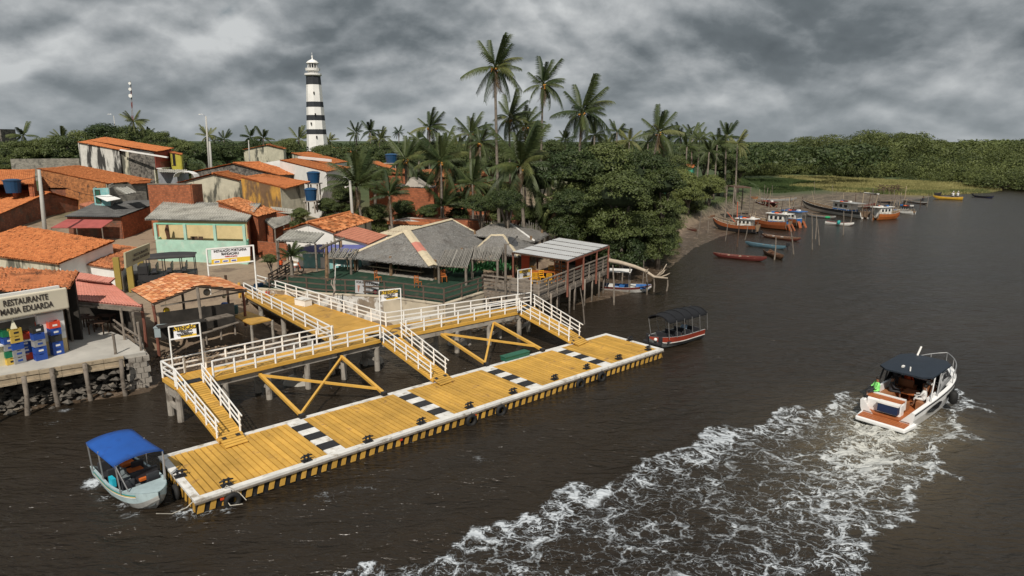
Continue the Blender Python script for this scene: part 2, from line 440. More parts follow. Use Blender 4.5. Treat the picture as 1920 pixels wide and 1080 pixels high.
sand = t.mix(nf, (.2, .145, .1), (.38, .29, .2)); sand = t.mix(t.sstep(n, .5, .66), sand, (.17, .12, .085))
c = t.mix(att('upland'), mudc, sand)
beach = t.mix(t.sstep(t.noise(wp, .8, 8, .75), .4, .6), (.06, .048, .034), (.19, .15, .105)); c = t.mix(att('beach'), c, beach)
gr = t.mix(t.noise(wp, .9, 5, .7), (.025, .05, .015), (.07, .095, .03))
yg = t.mix(t.noise(t.map(wp, scale=(.3, 1.4, 1)), .5, 6, .7), (.13, .13, .04), (.4, .36, .14))
c = t.mix(t.math('MULTIPLY', att('grass'), t.sstep(t.math('ADD', n, att('grass')), .55, 1.1), clamp=True), c, gr)
c = t.mix(att('straw'), c, yg)
bs = t.n('ShaderNodeBsdfPrincipled'); t.link(c, bs.inputs['Base Color'])
t.link(t.math('SUBTRACT', .9, t.math('MULTIPLY', att('wet'), .68)), bs.inputs['Roughness'])
bp = t.n('ShaderNodeBump', i_Strength=.8, i_Distance=.12); t.link(t.math('ADD', n, nf), bp.inputs['Height']); t.link(bp.outputs[0], bs.inputs['Normal'])
out = t.n('ShaderNodeOutputMaterial'); t.link(bs.outputs[0], out.inputs[0])
ter = np_mesh('ground', V, Fc, gm, kind='structure', smooth=True)
X, Y = V[:, 0], V[:, 1]; s1 = sdf(poly_shore, X, Y); s2 = sdf(poly_up, X, Y)
wob = 3*np.sin(X*.13+1)+2.5*np.sin(Y*.17)
right = sm(X, 38, 48)
def pxpoly(pts, z): return np.array([tuple(P(x, y, z)[:2]) for x, y in pts])
green = sdf(pxpoly([(1385, 357), (1372, 345), (1400, 334), (1470, 334), (1540, 339), (1500, 347), (1560, 352), (1540, 357), (1470, 362), (1420, 364)], .7), X, Y)
straw = sdf(pxpoly([(1460, 331), (1560, 333), (1640, 338), (1720, 341), (1800, 345), (1880, 352), (1860, 356.8), (1800, 358.5), (1740, 362), (1680, 362), (1600, 360), (1560, 358), (1520, 352), (1480, 350), (1550, 343), (1500, 338)], .7), X, Y)
beach_ = sm(sdf(pxpoly([(1270, 428), (1300, 404), (1370, 376), (1440, 366), (1480, 362), (1560, 355), (1700, 366), (1600, 380), (1450, 392), (1330, 412)], .5), X, Y), -1, 3)
A = dict(upland=sm(s2, -.8, .6)*(1-right*.7), beach=beach_, grass=np.clip(sm(green+wob*.4, -1.5, 2)+.95*sm(s2, 14, 40)*sm(Y, 70, 110)+sm(Y, 150, 190)*sm(s1, 12, 25)+.9*sm(s2, -1, 3)*sm(X, 12, 25), 0, 1),
         straw=sm(straw+wob*.5, -1.5, 3), wet=sm(s1, 7, .3)*(1-sm(s2, -1, 0)))
for k, a in A.items():
    at = ter.data.attributes.new(k, 'FLOAT', 'POINT'); at.data.foreach_set('value', a.astype(np.float32))

# ------------------------------------------------------------------ the river
wx = axis(-34, 62, .17, 6000, 1.12); wy = axis(8, 72, .17, 6000, 1.1); wy = wy[wy > -300]
WX, WY = np.meshgrid(wx, wy); x, y = WX.ravel(), WY.ravel()
def pl(pts): return np.array([tuple(P(a, b, 0)[:2]) for a, b in pts])
def dist_poly(pts, x, y):
    """distance, signed side and running parameter to an open polyline"""
    best = np.full(x.shape, 1e18); side = np.zeros(x.shape); par = np.zeros(x.shape); L = 0
    seg = [np.hypot(*(pts[i+1]-pts[i])) for i in range(len(pts)-1)]; tot = sum(seg)
    for i in range(len(pts)-1):
        a, b = pts[i], pts[i+1]; e = b-a; tt = np.clip(((x-a[0])*e[0]+(y-a[1])*e[1])/(e@e), 0, 1)
        dx, dy = x-a[0]-tt*e[0], y-a[1]-tt*e[1]; d = dx*dx+dy*dy; m = d < best
        best[m] = d[m]; side[m] = np.sign(e[0]*dy-e[1]*dx)[m]; par[m] = ((L+tt*seg[i])/tot)[m]; L += seg[i]
    return np.sqrt(best), side, par
near = (x > -36) & (x < 64) & (y > 5) & (y < 74)
foam = np.zeros(x.shape); churn = np.zeros(x.shape); hgt = np.zeros(x.shape)
xn, yn = x[near], y[near]
wob1 = .5*np.sin(xn*1.1+yn*.7)+.35*np.sin(xn*2.3-yn*1.9+1)+.2*np.sin(xn*4.9+yn*3.7)
LA = pl([(1640, 742), (1590, 745), (1530, 768), (1440, 795), (1340, 822), (1270, 850), (1190, 880), (1120, 918), (1040, 950), (940, 990), (840, 1030), (740, 1065), (640, 1100), (400, 1180), (100, 1260)])
RA = pl([(1765, 728), (1800, 745), (1815, 775), (1775, 838), (1735, 905), (1700, 952), (1650, 990), (1590, 1036), (1520, 1072), (1430, 1120), (1300, 1200)])
ST = pl([(1690, 790), (1640, 822), (1610, 880), (1560, 930), (1480, 990), (1400, 1060), (1300, 1130)])
d, sd_, pr = dist_poly(LA, xn, yn); dd = d*sd_+wob1        # positive = left of travel = the wake's inside
fl = np.where(dd > 0, np.exp(-(dd/(2.2+2.6*pr))**1.3), np.exp(-(dd/.45)**2))*(.58+.12*(1-pr))*sm(pr, 0, .05)
hL = np.exp(-((dd+.1)/.8)**2)*.14*(1-.75*pr)
d, sd2, pr2 = dist_poly(RA, xn, yn); de = -d*sd2+wob1
fr = np.where(de > 0, np.exp(-(de/(1.3+2.2*pr2))**1.3), np.exp(-(de/.5)**2))*(.68-.08*pr2)
hR = np.exp(-((de+.1)/.9)**2)*.16*(1-.7*pr2)
inside = (dd > 0) & (de > 0)
d3, _, pr3 = dist_poly(ST, xn, yn)
fs = np.exp(-((d3+wob1*.5)/(1.9+2.2*pr3))**2)*(.85-.5*pr3)
wakepoly = np.vstack([LA, RA[::-1]])
ins = sdf(wakepoly, xn, yn) > 0
fi = np.where(ins, .45+.07*wob1, 0)
f = np.maximum(np.maximum(fl, fr), np.maximum(fs, fi))
def blob(px, r, a, sx=1.):
    global f
    q = P(px[0], px[1], 0); f = np.maximum(f, a*np.exp(-(((xn-q.x)/sx)**2+(yn-q.y)**2)/r**2*(1+.5*wob1)))
for px, r, a in (((188, 905), .7, .8), ((205, 930), .6, .6), ((222, 948), .6, .5), ((250, 965), .6, .6), ((350, 962), .9, .6), ((390, 958), .8, .5), ((262, 722), 1.0, .7), ((235, 735), .8, .5),
                 ((100, 795), 1.2, .42), ((120, 770), .8, .4), ((905, 860), .9, .45), ((620, 930), 1.2, .42), ((210, 880), .6, .6), ((430, 950), .8, .5), ((690, 915), 1.0, .4), ((455, 928), .6, .45)):
    blob(px, r, a)
foam[near] = np.clip(f, 0, 1); ch = np.exp(-(d3/2.2)**2)*sm(pr3, .55, .0)
churn[near] = np.clip(ch+.35*sm(pr3, .9, .3)*np.exp(-(d3/4.5)**2), 0, 1)
rough_ = np.sin(xn*3.1+1.7*np.sin(yn*2.3))*np.sin(yn*3.7+1.3*np.sin(xn*2.9))+.6*np.sin(xn*6.3+yn*5.1)*np.sin(yn*7.1-xn*4.2)
hn = np.maximum(hL, hR)+ch*.1*(.6+rough_)*sm(pr3, .03, .12)+.05*ins*rough_*.6
V_ = [(1780, 900), (1850, 1050)]
hgt[near] = hn
amp = np.exp(-np.hypot(x, y)/260)
for k, (lam, a_, th) in enumerate([(3.4, .045, -70), (2.3, .035, -52), (1.6, .022, -95), (1.15, .017, -62), (5.2, .03, -110), (.9, .012, -40)]):
    kx, ky = math.cos(R(th))*2*math.pi/lam, math.sin(R(th))*2*math.pi/lam
    ph = kx*x+ky*y+1.2*np.sin(.21*x+.3*k)+1.1*np.sin(.17*y-.26*x+k)
    ok = amp*np.exp(-y/90) if lam > 2 else amp*np.exp(-np.hypot(x-10, y-30)/70)
    hgt += a_*ok*np.sin(ph)*(1+.5*np.sin(.11*x+.07*y+k))*1.0
calm = sm(-sdf(poly_shore, x, y), 0, 12); hgt *= .25+.75*calm
V = np.stack([x, y, hgt], -1); Fw = grid_faces(len(wx), len(wy))
wm = bpy.data.materials.new('brown river water with foam'); wm.use_nodes = True; t = NT(wm.node_tree)
g = t.n('ShaderNodeNewGeometry'); wp = g.outputs['Position']
rw = t.map(wp, scale=(.55, 1.25, 1), rot=(0, 0, R(14)))
h1 = t.noise(rw, .9, 3, .6, .6)
def crest(sc, scl, rot, det):      # sharp crested wavelets, long across the wind
    v = t.noise(t.map(wp, scale=sc, rot=(0, 0, R(rot))), scl, det, .55, .5)
    v = t.math('SUBTRACT', v, .5)
    return t.math('SUBTRACT', 1.0, t.math('MULTIPLY', t.math('SQRT', t.math('ADD', t.math('MULTIPLY', v, v), .0012)), 2.1))
h2 = t.math('ADD', t.math('MULTIPLY', crest((.42, 1.25, 1), 1.3, 10, 2), .5), t.math('ADD', t.math('MULTIPLY', crest((.5, 1.5, 1), 2.6, -12, 3), .3), t.math('MULTIPLY', crest((.6, 1.4, 1), 6, 25, 2), .05)))
dist_ = t.n('ShaderNodeCameraData').outputs['View Distance']
fa = att('foam'); chn = att('churn')
wv = t.n('ShaderNodeTexNoise', i_Scale=.9, i_Detail=4.); t.link(wp, wv.inputs['Vector'])
va = t.n('ShaderNodeVectorMath', operation='SCALE'); t.link(wv.outputs['Color'], va.inputs[0]); va.inputs['Scale'].default_value = 1.7
vb = t.n('ShaderNodeVectorMath', operation='ADD'); t.link(wp, vb.inputs[0]); t.link(va.outputs[0], vb.inputs[1])
wv2 = t.n('ShaderNodeTexNoise', i_Scale=4.5, i_Detail=4.); t.link(wp, wv2.inputs['Vector'])
va2 = t.n('ShaderNodeVectorMath', operation='SCALE'); t.link(wv2.outputs['Color'], va2.inputs[0]); va2.inputs['Scale'].default_value = .45
vc = t.n('ShaderNodeVectorMath', operation='ADD'); t.link(vb.outputs[0], vc.inputs[0]); t.link(va2.outputs[0], vc.inputs[1])
vd = t.map(vc.outputs[0], scale=(.8, 1.15, .02), rot=(0, 0, R(35)))
def web(scale):
    v = t.n('ShaderNodeTexVoronoi', feature='DISTANCE_TO_EDGE', i_Scale=scale); t.link(vd, v.inputs['Vector']); return v.outputs['Distance']
e1 = web(.95); e2 = web(2.6); e3 = web(6.5)
nn = t.noise(wp, 1.2, 6, .7); nfine = t.noise(wp, 9, 5, .75)
w1 = t.math('SUBTRACT', 1.0, t.math('MULTIPLY', e1, 5.2)); w2 = t.math('SUBTRACT', .95, t.math('MULTIPLY', e2, 4.2)); w3 = t.math('SUBTRACT', .8, t.math('MULTIPLY', e3, 3.2))
webv = t.math('MAXIMUM', t.math('MAXIMUM', w1, w2), w3)
val = t.math('ADD', t.math('MULTIPLY', fa, 1.25), t.math('ADD', t.math('MULTIPLY', webv, .85), t.math('ADD', t.math('MULTIPLY', nn, .8), t.math('MULTIPLY', nfine, .45))))
fm = t.math('MULTIPLY', t.sstep(val, 1.83, 2.14), t.sstep(fa, .06, .3))
body = t.mix(t.noise(wp, .09, 4, .5), (.015, .0118, .0085), (.032, .0235, .0155))
body = t.mix(t.math('MULTIPLY', chn, .8), body, (.17, .14, .09))
foamc = t.mix(t.math('MULTIPLY', chn, .6), (.62, .67, .72), (.58, .56, .46))
c = t.mix(t.math('MULTIPLY', fm, .78), body, foamc)
bs = t.n('ShaderNodeBsdfPrincipled'); t.link(c, bs.inputs['Base Color'])
t.link(t.math('ADD', .24, t.math('MULTIPLY', fm, .5)), bs.inputs['Roughness']); bs.inputs['IOR'].default_value = 1.33
bs.inputs['Specular IOR Level'].default_value = .42
hh = t.math('ADD', t.math('MULTIPLY', h1, .5), h2)
hh = t.math('ADD', hh, t.math('MULTIPLY', fm, .18))
bp = t.n('ShaderNodeBump', i_Strength=1.0, i_Distance=.32); t.link(hh, bp.inputs['Height']); t.link(bp.outputs[0], bs.inputs['Normal'])
out = t.n('ShaderNodeOutputMaterial'); t.link(bs.outputs[0], out.inputs[0])
wat = np_mesh('water', V, Fw, wm, kind='structure', smooth=True)
for k, a in dict(foam=foam, churn=churn).items():
    at = wat.data.attributes.new(k, 'FLOAT', 'POINT'); at.data.foreach_set('value', a.astype(np.float32))
# ------------------------------------------------------------------ floating pontoon
PZ = .6
A_, B_, C_, D_ = P(357, 940, PZ), P(302, 857, PZ), P(1248, 655, PZ), P(1133, 625, PZ)
ex = ((C_-A_)+(D_-B_)); ex.z = 0; LEN = ((C_-A_).length+(D_-B_).length)/2; ex.normalize(); ey = Vector((-ex.y, ex.x, 0)); WID = ((B_-A_).length+(D_-C_).length)/2; print('pontoon', LEN, WID)
O = (A_+B_+C_+D_)/4 - ex*LEN/2 - ey*WID/2; O.z = 0
def PO(u, v, z=0.): return O+ex*u+ey*v+Vector((0, 0, z))
def pv(p): q = p-O; return q.dot(ex), q.dot(ey)
pon = thing('pontoon', PO(LEN/2, WID/2), 'long floating pontoon with yellow planked decks, white edges and yellow and black striped sides', 'pontoon')
m = MB(); m.prism([PO(.08, .08)[:2], PO(LEN-.08, .08)[:2], PO(LEN-.08, WID-.08)[:2], PO(.08, WID-.08)[:2]], -.25, PZ-.07); m.build('float_body', BLK, pon)
EW = .3
for (u0, v0, u1, v1) in ((0, 0, LEN, EW), (0, WID-EW, LEN, WID), (0, EW, EW, WID-EW), (LEN-EW, EW, LEN, WID-EW)):
    m = MB(); m.prism([PO(u0, v0)[:2], PO(u1, v0)[:2], PO(u1, v1)[:2], PO(u0, v1)[:2]], PZ-.09, PZ+.02); m.build('edge_beam', WHT2, pon)
m = MB()
for v_, q in ((-.02, 1), (WID+.02, 1)):
    m.beam(PO(0, v_, PZ-.13), PO(LEN, v_, PZ-.13), .05, .07)
m.build('rubbing_strake', WOODG, pon)
NMOD = 5
bands = [pv(P(637, 850, PZ))[0], pv(P(838, 780, PZ))[0], pv(P(1000, 724, PZ))[0], pv(P(1134, 683, PZ))[0]]
bands = [LEN*k/5+.15 for k in range(1, 5)] if max(abs(b-LEN*k/5) for k, b in enumerate(bands, 1)) > 1.6 else bands
BW = .85; edges = []; s0 = EW
for b in bands: edges.append((s0, b-BW/2)); s0 = b+BW/2
edges.append((s0, LEN-EW))
rr = random.Random(3)
for (a, b) in edges:
    n = max(1, round((b-a)/.268)); st = (b-a)/n
    for i in range(n):
        m = MB(); u0 = a+i*st+.022; u1 = a+(i+1)*st-.022; dz = rr.uniform(-.006, .008); e = rr.uniform(0, .03)
        m.prism([PO(u0, EW+e)[:2], PO(u1, EW+e)[:2], PO(u1, WID-EW)[:2], PO(u0, WID-EW)[:2]], PZ-.06, PZ+dz); m.build('deck_plank', YEL, pon)
for b in bands:
    segs = [(.0, .14), (.14, .27), (.27, .57-.16), (.41, .72-.16), (.56, .74), (.74, .87), (.87, 1.0)]
    cuts = [0, .12, .28, .42, .58, .72, .88, 1.0]
    for i in range(7):
        v0 = EW+(WID-2*EW)*cuts[i]; v1 = EW+(WID-2*EW)*cuts[i+1]
        blk = i in (1, 3, 5) or False
        for (u0, u1) in (((b-BW/2+.01, b-.008), (b+.008, b+BW/2-.01)) if not blk else ((b-BW/2+.01, b+BW/2-.01),)):
            m = MB(); m.prism([PO(u0, v0+.005)[:2], PO(u1, v0+.005)[:2], PO(u1, v1-.005)[:2], PO(u0, v1-.005)[:2]], PZ-.06, PZ+.012)
            m.build('joint_plate', BLK if blk else WHT2, pon)
# striped skirt boards: yellow slats over the black float, leaning
def skirt(p, q, name='skirt_slat'):
    L = (q-p).length; n = int(L/.46)
    d = (q-p).normalized(); out_ = Vector((d.y, -d.x, 0))
    for i in range(n):
        a = p+d*(i+.3)*(L/n); w_ = .22+rr.uniform(-.02, .03); lean = -.1
        m = MB(); th = out_*.035
        m.add([a+Vector((0, 0, PZ-.17)), a+d*w_+Vector((0, 0, PZ-.17)), a+d*(w_+lean)+Vector((0, 0, .03)), a+d*lean+Vector((0, 0, .03))]+
              [x_+th for x_ in (a+Vector((0, 0, PZ-.17)), a+d*w_+Vector((0, 0, PZ-.17)), a+d*(w_+lean)+Vector((0, 0, .03)), a+d*lean+Vector((0, 0, .03)))],
              [(0, 1, 2, 3), (7, 6, 5, 4), (0, 4, 5, 1), (1, 5, 6, 2), (2, 6, 7, 3), (3, 7, 4, 0)])
        m.build(name, YEL, pon)
skirt(PO(.02, .06), PO(LEN-.02, .06)); skirt(PO(.06, WID), PO(.06, 0)); skirt(PO(LEN-.06, 0), PO(LEN-.06, WID))
MATS['red reflector'] = mat('red reflector', (.6, .06, .02), .4, .1)
for u_ in (1.05, 9.2, 13.6):
    m = MB(); c_ = PO(u_, -.03, .34); m.beam(c_-ex*.12, c_+ex*.02, .03, .09); m.build('reflector', MATS['red reflector'], pon)
# tyres hung along the sides
tyre_px = [((325, 925), 'left end'), ((440, 943), ''), ((883, 788), ''), ((935, 768), ''), ((1082, 718), ''), ((1120, 704), '')]
tl = ['black tyre fender hung on the short end of the pontoon beside the blue canopied boat', 'black tyre fender hung at the near corner of the long striped side',
      'tyre fender under the long striped side below the third deck, nearer of that pair', 'tyre fender under the long striped side below the third deck, farther of that pair',
      'tyre fender on the striped side below the fourth joint, nearer of that pair', 'tyre fender on the striped side past the fourth joint, farther of that pair']
for i, ((px, py), _) in enumerate(tyre_px):
    u_, v_ = pv(P(px, py, .2)); m = MB()
    if i == 0: c_ = PO(-.14, v_, .2); m.torus(c_, .25, .1, rz=math.atan2(ey.y, ey.x))
    else: c_ = PO(u_, -.16, .2); m.torus(c_, .25, .1, rz=math.atan2(ex.y, ex.x))
    m.beam(c_+Vector((0, 0, .24)), c_+Vector((0, 0, .45)), .03)
    tag(m.build('tyre_fender', RUB, None, smooth=True, loc=c_), tl[i], 'tyre', 'tyre fenders on the pontoon')
# mooring cleats
def cleat_at(c, rz, label, first=[None]):
    if first[0] is None:
        root = thing('mooring_cleat', (0, 0, 0), label, 'cleat', 'black mooring cleats on the pontoon')
        m = MB(); m.box((0, 0, .02), (.42, .3, .04)); m.build('base_plate', BLK, root)
        m = MB(); m.cyl((-.09, 0, .04), (-.09, 0, .3), .05, .045); m.cyl((.09, 0, .04), (.09, 0, .3), .05, .045); m.build('post', BLK, root)
        m = MB(); m.path([(-.27, 0, .2), (-.1, 0, .24), (.1, 0, .24), (.27, 0, .2)], [.03, .05, .05, .03]); m.cyl((-.09, -.18, .16), (-.09, .18, .16), .03); m.cyl((.09, -.18, .16), (.09, .18, .16), .03); m.build('horn', BLK, root, smooth=True)
        first[0] = root; root.location = c; root.rotation_euler = (0, 0, rz); return root
    return copy_tree(first[0], c, rz, label)
rope = mat('pale rope', (.45, .42, .36), .9, .2, 4)
cl = [((338, 893), 'cleat on the first deck close to the short end by the blue canopied boat'), ((425, 910), 'cleat at the near edge of the first deck with ropes trailing from it'),
      ((575, 864), 'cleat at the near edge of the first deck just before the first joint'), ((690, 828), 'cleat at the near edge of the second deck, nearer one'),
      ((790, 794), 'cleat at the near edge of the second deck just before the second joint'), ((880, 764), 'cleat at the near edge of the third deck, nearer one'),
      ((962, 737), 'cleat at the near edge of the third deck just before the third joint'), ((1040, 711), 'cleat at the near edge of the fourth deck, nearer one'),
      ((1100, 691), 'cleat at the near edge of the fourth deck just before the fourth joint'), ((1160, 673), 'cleat at the near edge of the last deck, nearer one'),
      ((1215, 656), 'cleat at the far corner of the last deck beside the black canopied boat'), ((1181, 638), 'cleat on the far short end of the last deck')]
za = math.atan2(ex.y, ex.x)
for (px, py), lb in cl:
    cleat_at(P(px, py, PZ+.02), za+rr.uniform(-.2, .2), lb)
# ------------------------------------------------------------------ fixed jetty
DZ = 2.0
F0, F1, F2 = P(330, 725, DZ), P(713, 637, DZ), P(974, 584.5, DZ)
K0, K1, K2 = P(306, 709, DZ), P(625, 638, DZ), P(995, 571, DZ)
Kc = P(722, 615, DZ)                     # inner corner at the right side of the approach
TL, TR = P(452, 548, DZ), P(482, 536, DZ)   # where the approach meets the land
print('front', F0, F1, F2, 'wid', (F0-K0).length, (F2-K2).length)
jet = thing('jetty', (F1.x, F1.y, 0), 'fixed jetty of yellow decks with white railings on concrete piles, running out from the village', 'jetty')
def strip(f0, f1, k0, k1, n, name, material, z=DZ, th=.05, gap=.012):
    for i in range(n):
        a = i/n; b = (i+1)/n
        g_ = gap/ max((f1-f0).length, .1)
        p = [f0.lerp(f1, a+g_), f0.lerp(f1, b-g_), k0.lerp(k1, b-g_), k0.lerp(k1, a+g_)]
        dz = rr.uniform(-.004, .004)
        m = MB(); m.prism([q[:2] for q in p], z-th, z+dz); m.build(name, material, jet)
# front walk: two arms, boards across
def project_on(p, a, b):
    t_ = (p-a).dot(b-a)/(b-a).dot(b-a); return a.lerp(b, t_)
strip(F0, F1, K0, project_on(F1+(K0-F0), K0, K0+(F1-F0)), 46, 'deck_board', YEL)
Kx = F1+(K2-F2)
strip(F1, F2, Kx, K2, 38, 'deck_board', YEL)
# approach deck of painted ply sheets
AP = [TL, K1+Vector((0, 0, 0)), Kc, TR]
la, lb_ = K1, F1+(K0-F0)
appL0, appL1 = TL, P(623, 640, DZ); appR0, appR1 = TR, P(724, 612, DZ)
for i in range(8):
    a, b = i/8+.001, (i+1)/8-.001
    for (s_, e_) in ((0, .498), (.502, 1)):
        q = [appL0.lerp(appL1, a).lerp(appR0.lerp(appR1, a), s_), appL0.lerp(appL1, b).lerp(appR0.lerp(appR1, b), s_), appL0.lerp(appL1, b).lerp(appR0.lerp(appR1, b), e_), appL0.lerp(appL1, a).lerp(appR0.lerp(appR1, a), e_)]
        m = MB(); m.prism([x_[:2] for x_ in q], DZ-.05, DZ+rr.uniform(-.003, .003)); m.build('deck_sheet', YELF, jet)
# filler between the approach and the front walk
q = [appL1, P(713, 637, DZ).lerp(K0, 0)+(K0-F0)*1.02, appR1]
FL = [appL1, F1+(K0-F0), Kx, appR1]
m = MB(); m.prism([x_[:2] for x_ in FL], DZ-.045, DZ-.006); m.build('deck_sheet', YELF, jet)
# fascias and concrete beams
def fascia(a, b):
    m = MB(); n_ = (b-a).normalized(); o_ = Vector((n_.y, -n_.x, 0))*.03
    m.beam(a+o_+Vector((0, 0, -.07)), b+o_+Vector((0, 0, -.07)), .06, .2); m.build('edge_board', YELM, jet)
for a, b in ((F0, F1), (F1+(F2-F1)*.12, F2), (K0, appL1), (TL, appL1), (appR1, K2), (TR, appR1), (F2, K2), (K0, F0)): fascia(a, b)
def cbeam(a, b, name='beam'):
    m = MB(); m.beam(a+Vector((0, 0, -.34)), b+Vector((0, 0, -.34)), .22, .34); m.build(name, CONC, jet)
inn = (K0-F0).normalized()*.22; inn2 = (K2-F2).normalized()*.22
cbeam(F0+inn, F1+inn); cbeam(K0-inn, F1+(K0-F0)-inn); cbeam(F1+inn2, F2+inn2); cbeam(Kx-inn2, K2-inn2)
cbeam(TL.lerp(TR, .12), appL1.lerp(appR1, .12)); cbeam(TL.lerp(TR, .88), appL1.lerp(appR1, .88))
def pile(p, r=.17, z0=-1.0, z1=DZ-.5):
    m = MB(); m.cyl((p.x, p.y, z0), (p.x, p.y, z1), r, r, 10); m.build('pile', CONC, jet, smooth=False)
for (a, b, kk, n) in ((F0, F1, K0-F0, 6), (F1, F2, K2-F2, 5)):
    for i in range(n):
        if b is F2 and i == 0: continue
        f_ = .012+(i/(n-1))*.976
        p = a.lerp(b, f_)+kk.normalized()*.22; q2 = a.lerp(b, f_)+kk-kk.normalized()*.22
        pile(p); pile(q2)
        m = MB(); m.beam(Vector((p.x, p.y, DZ-.62)), Vector((q2.x, q2.y, DZ-.62)), .2, .26); m.beam(Vector((p.x, p.y, .7)), Vector((q2.x, q2.y, .7)), .16, .2); m.build('cross_beam', CONC, jet)
for f_ in (.22, .48, .74, .97):
    l_, r_ = appL0.lerp(appL1, f_), appR0.lerp(appR1, f_)
    for g_ in (.12, .88): pile(l_.lerp(r_, g_))
    m = MB(); m.beam(l_.lerp(r_, .08)+Vector((0, 0, -.6)), l_.lerp(r_, .92)+Vector((0, 0, -.6)), .2, .26); m.build('cross_beam', CONC, jet)
# railings
POSTS = []
def newpost(p):
    if any((p-q_).length < .12 for q_ in POSTS): return False
    POSTS.append(p.copy()); return True
def railing(a, b, n, z=DZ, h=.92, bars=(.36, .64), par=None, post0=True, post1=True, ext=0.):
    par = par or jet
    d = (b-a)
    for i in range(n+1):
        p = a.lerp(b, i/n)
        if not newpost(p): continue
        m = MB(); m.beam(p, p+Vector((0, 0, h)), .085, .085, up=(0, 1, 0)); m.build('rail_post', WHT, par)
    m = MB(); m.beam(a+Vector((0, 0, h)), b+d.normalized()*ext+Vector((0, 0, h)), .1, .05); m.build('top_rail', WHT, par)
    for k in bars:
        m = MB(); m.beam(a+Vector((0, 0, h*k)), b+d.normalized()*ext*.6+Vector((0, 0, h*k)), .045, .075); m.build('rail_bar', WHT, par)
e = .06
railing(K0, F1+(K0-F0)*1.0 if False else K1, 9)
railing(K0, F0, 1)
R1a = F0.lerp(F1, .155)
railing(R1a, F1, 9)
railing(appL0.lerp(appL1, .05), appL1, 8)
railing(appR0, appR1, 11)
railing(appR1, K2, 9)
R2a = F1.lerp(F2, .165)
railing(R2a, F2, 7)
# gangways
def gangway(a0, a1, b0, b1, nb, name, label, nposts):
    """a0,a1 = top left and right; b0,b1 = bottom left and right"""
    mid = (a0+a1+b0+b1)/4
    t_ = thing(name, (mid.x, mid.y, PZ), label, 'gangway', 'yellow gangways down to the pontoon')
    for i in range(nb):
        f0, f1 = i/nb+.003, (i+1)/nb-.003
        q = [a0.lerp(b0, f0), a0.lerp(b0, f1), a1.lerp(b1, f1), a1.lerp(b1, f0)]
        m = MB(); m.slab([x_+Vector((0, 0, rr.uniform(-.004, .004))) for x_ in q], .035); m.build('tread_board', YEL, t_)
    for s0, s1 in ((a0, b0), (a1, b1)):
        m = MB(); m.beam(s0+Vector((0, 0, -.1)), s0.lerp(s1, .88)+Vector((0, 0, -.1)), .07, .16); m.build('side_beam', YELM, t_)
        r1 = s0.lerp(s1, .84)
        for i in range(nposts+1):
            p = s0.lerp(r1, .03+.97*i/nposts); m = MB(); m.beam(p+Vector((0, 0, -.08)), p+Vector((0, 0, .9)), .07, .07, up=(0, 1, 0)); m.build('rail_post', WHT, t_)
        for h_, nm in ((.9, 'top_rail'), (.58, 'rail_bar'), (.3, 'rail_bar')):
            m = MB(); m.beam(s0+Vector((0, 0, h_)), s0.lerp(s1, .9 if h_ > .8 else .86)+Vector((0, 0, h_)), .05, .05); m.build(nm, WHT, t_)
    for f_ in (.2, .8):
        p = a0.lerp(b0, .88).lerp(a1.lerp(b1, .88), f_); d_ = (a1-a0).normalized(); dd_ = (b0-a0).normalized()
        m = MB(); m.slab([p-d_*.1-dd_*.1+Vector((0, 0, .012)), p+d_*.1-dd_*.1+Vector((0, 0, .012)), p+d_*.1+dd_*.1+Vector((0, 0, .012)), p-d_*.1+dd_*.1+Vector((0, 0, .012))], .01); m.build('hinge_cover', BLK, t_)
    m = MB(); m.slab([a0+(a0-b0).normalized()*.35+Vector((0, 0, .02)), a0+Vector((0, 0, .02)), a1+Vector((0, 0, .02)), a1+(a0-b0).normalized()*.35+Vector((0, 0, .02))], .012); m.build('rubber_mat', BLK, t_)
    return t_
gangway(P(331, 725, DZ+.02), P(380, 714, DZ+.02), P(424, 840, PZ+.07), P(466, 827, PZ+.07), 30, 'gangway', 'gangway from the left end of the jetty down to the first pontoon deck', 4)
gangway(P(717, 640, DZ+.02), P(751, 631, DZ+.02), P(827, 722, PZ+.07), P(853, 713, PZ+.07), 30, 'gangway', 'gangway from the middle of the jetty down to the third pontoon deck', 4)
gangway(P(975, 587, DZ+.02), P(1000, 574, DZ+.02), P(1085, 648, PZ+.07), P(1104, 640, PZ+.07), 30, 'gangway', 'gangway from the right end of the jetty to the last pontoon deck', 5)
# yellow tube braces between jetty and pontoon
def braces(A1, A2, B1, B2, label, c1, c2):
    m0 = (A1+A2+B1+B2)/4
    t_ = thing('mooring_brace', (m0.x, m0.y, 0), label, 'brace', 'yellow steel braces holding the pontoon off the jetty')
    for a, b, w_ in ((A1, B1, .16), (A2, B2, .16), (A2.lerp(B2, .04), B1.lerp(A1, .03), .12), (A1.lerp(B1, .05), B2.lerp(A2, .12), .12)):
        m = MB(); m.beam(a, b, w_, w_); m.build('brace_tube', YELM, t_)
    for p in (A1, A2, B1, B2):
        m = MB(); m.box((p.x, p.y, p.z), (.26, .26, .2), za); m.build('hinge_bracket', BLK, t_)
braces(P(485, 700, 1.6), P(638, 667, 1.6), P(566, 780, PZ+.12), P(720, 738, PZ+.12), 'yellow triangle of braces between the left half of the jetty and the pontoon', 0, 0)
braces(P(820, 622, 1.6), P(922, 603, 1.6), P(912, 683, PZ+.12), P(1017, 656, PZ+.12), 'yellow crossed braces between the right half of the jetty and the pontoon', 0, 0)
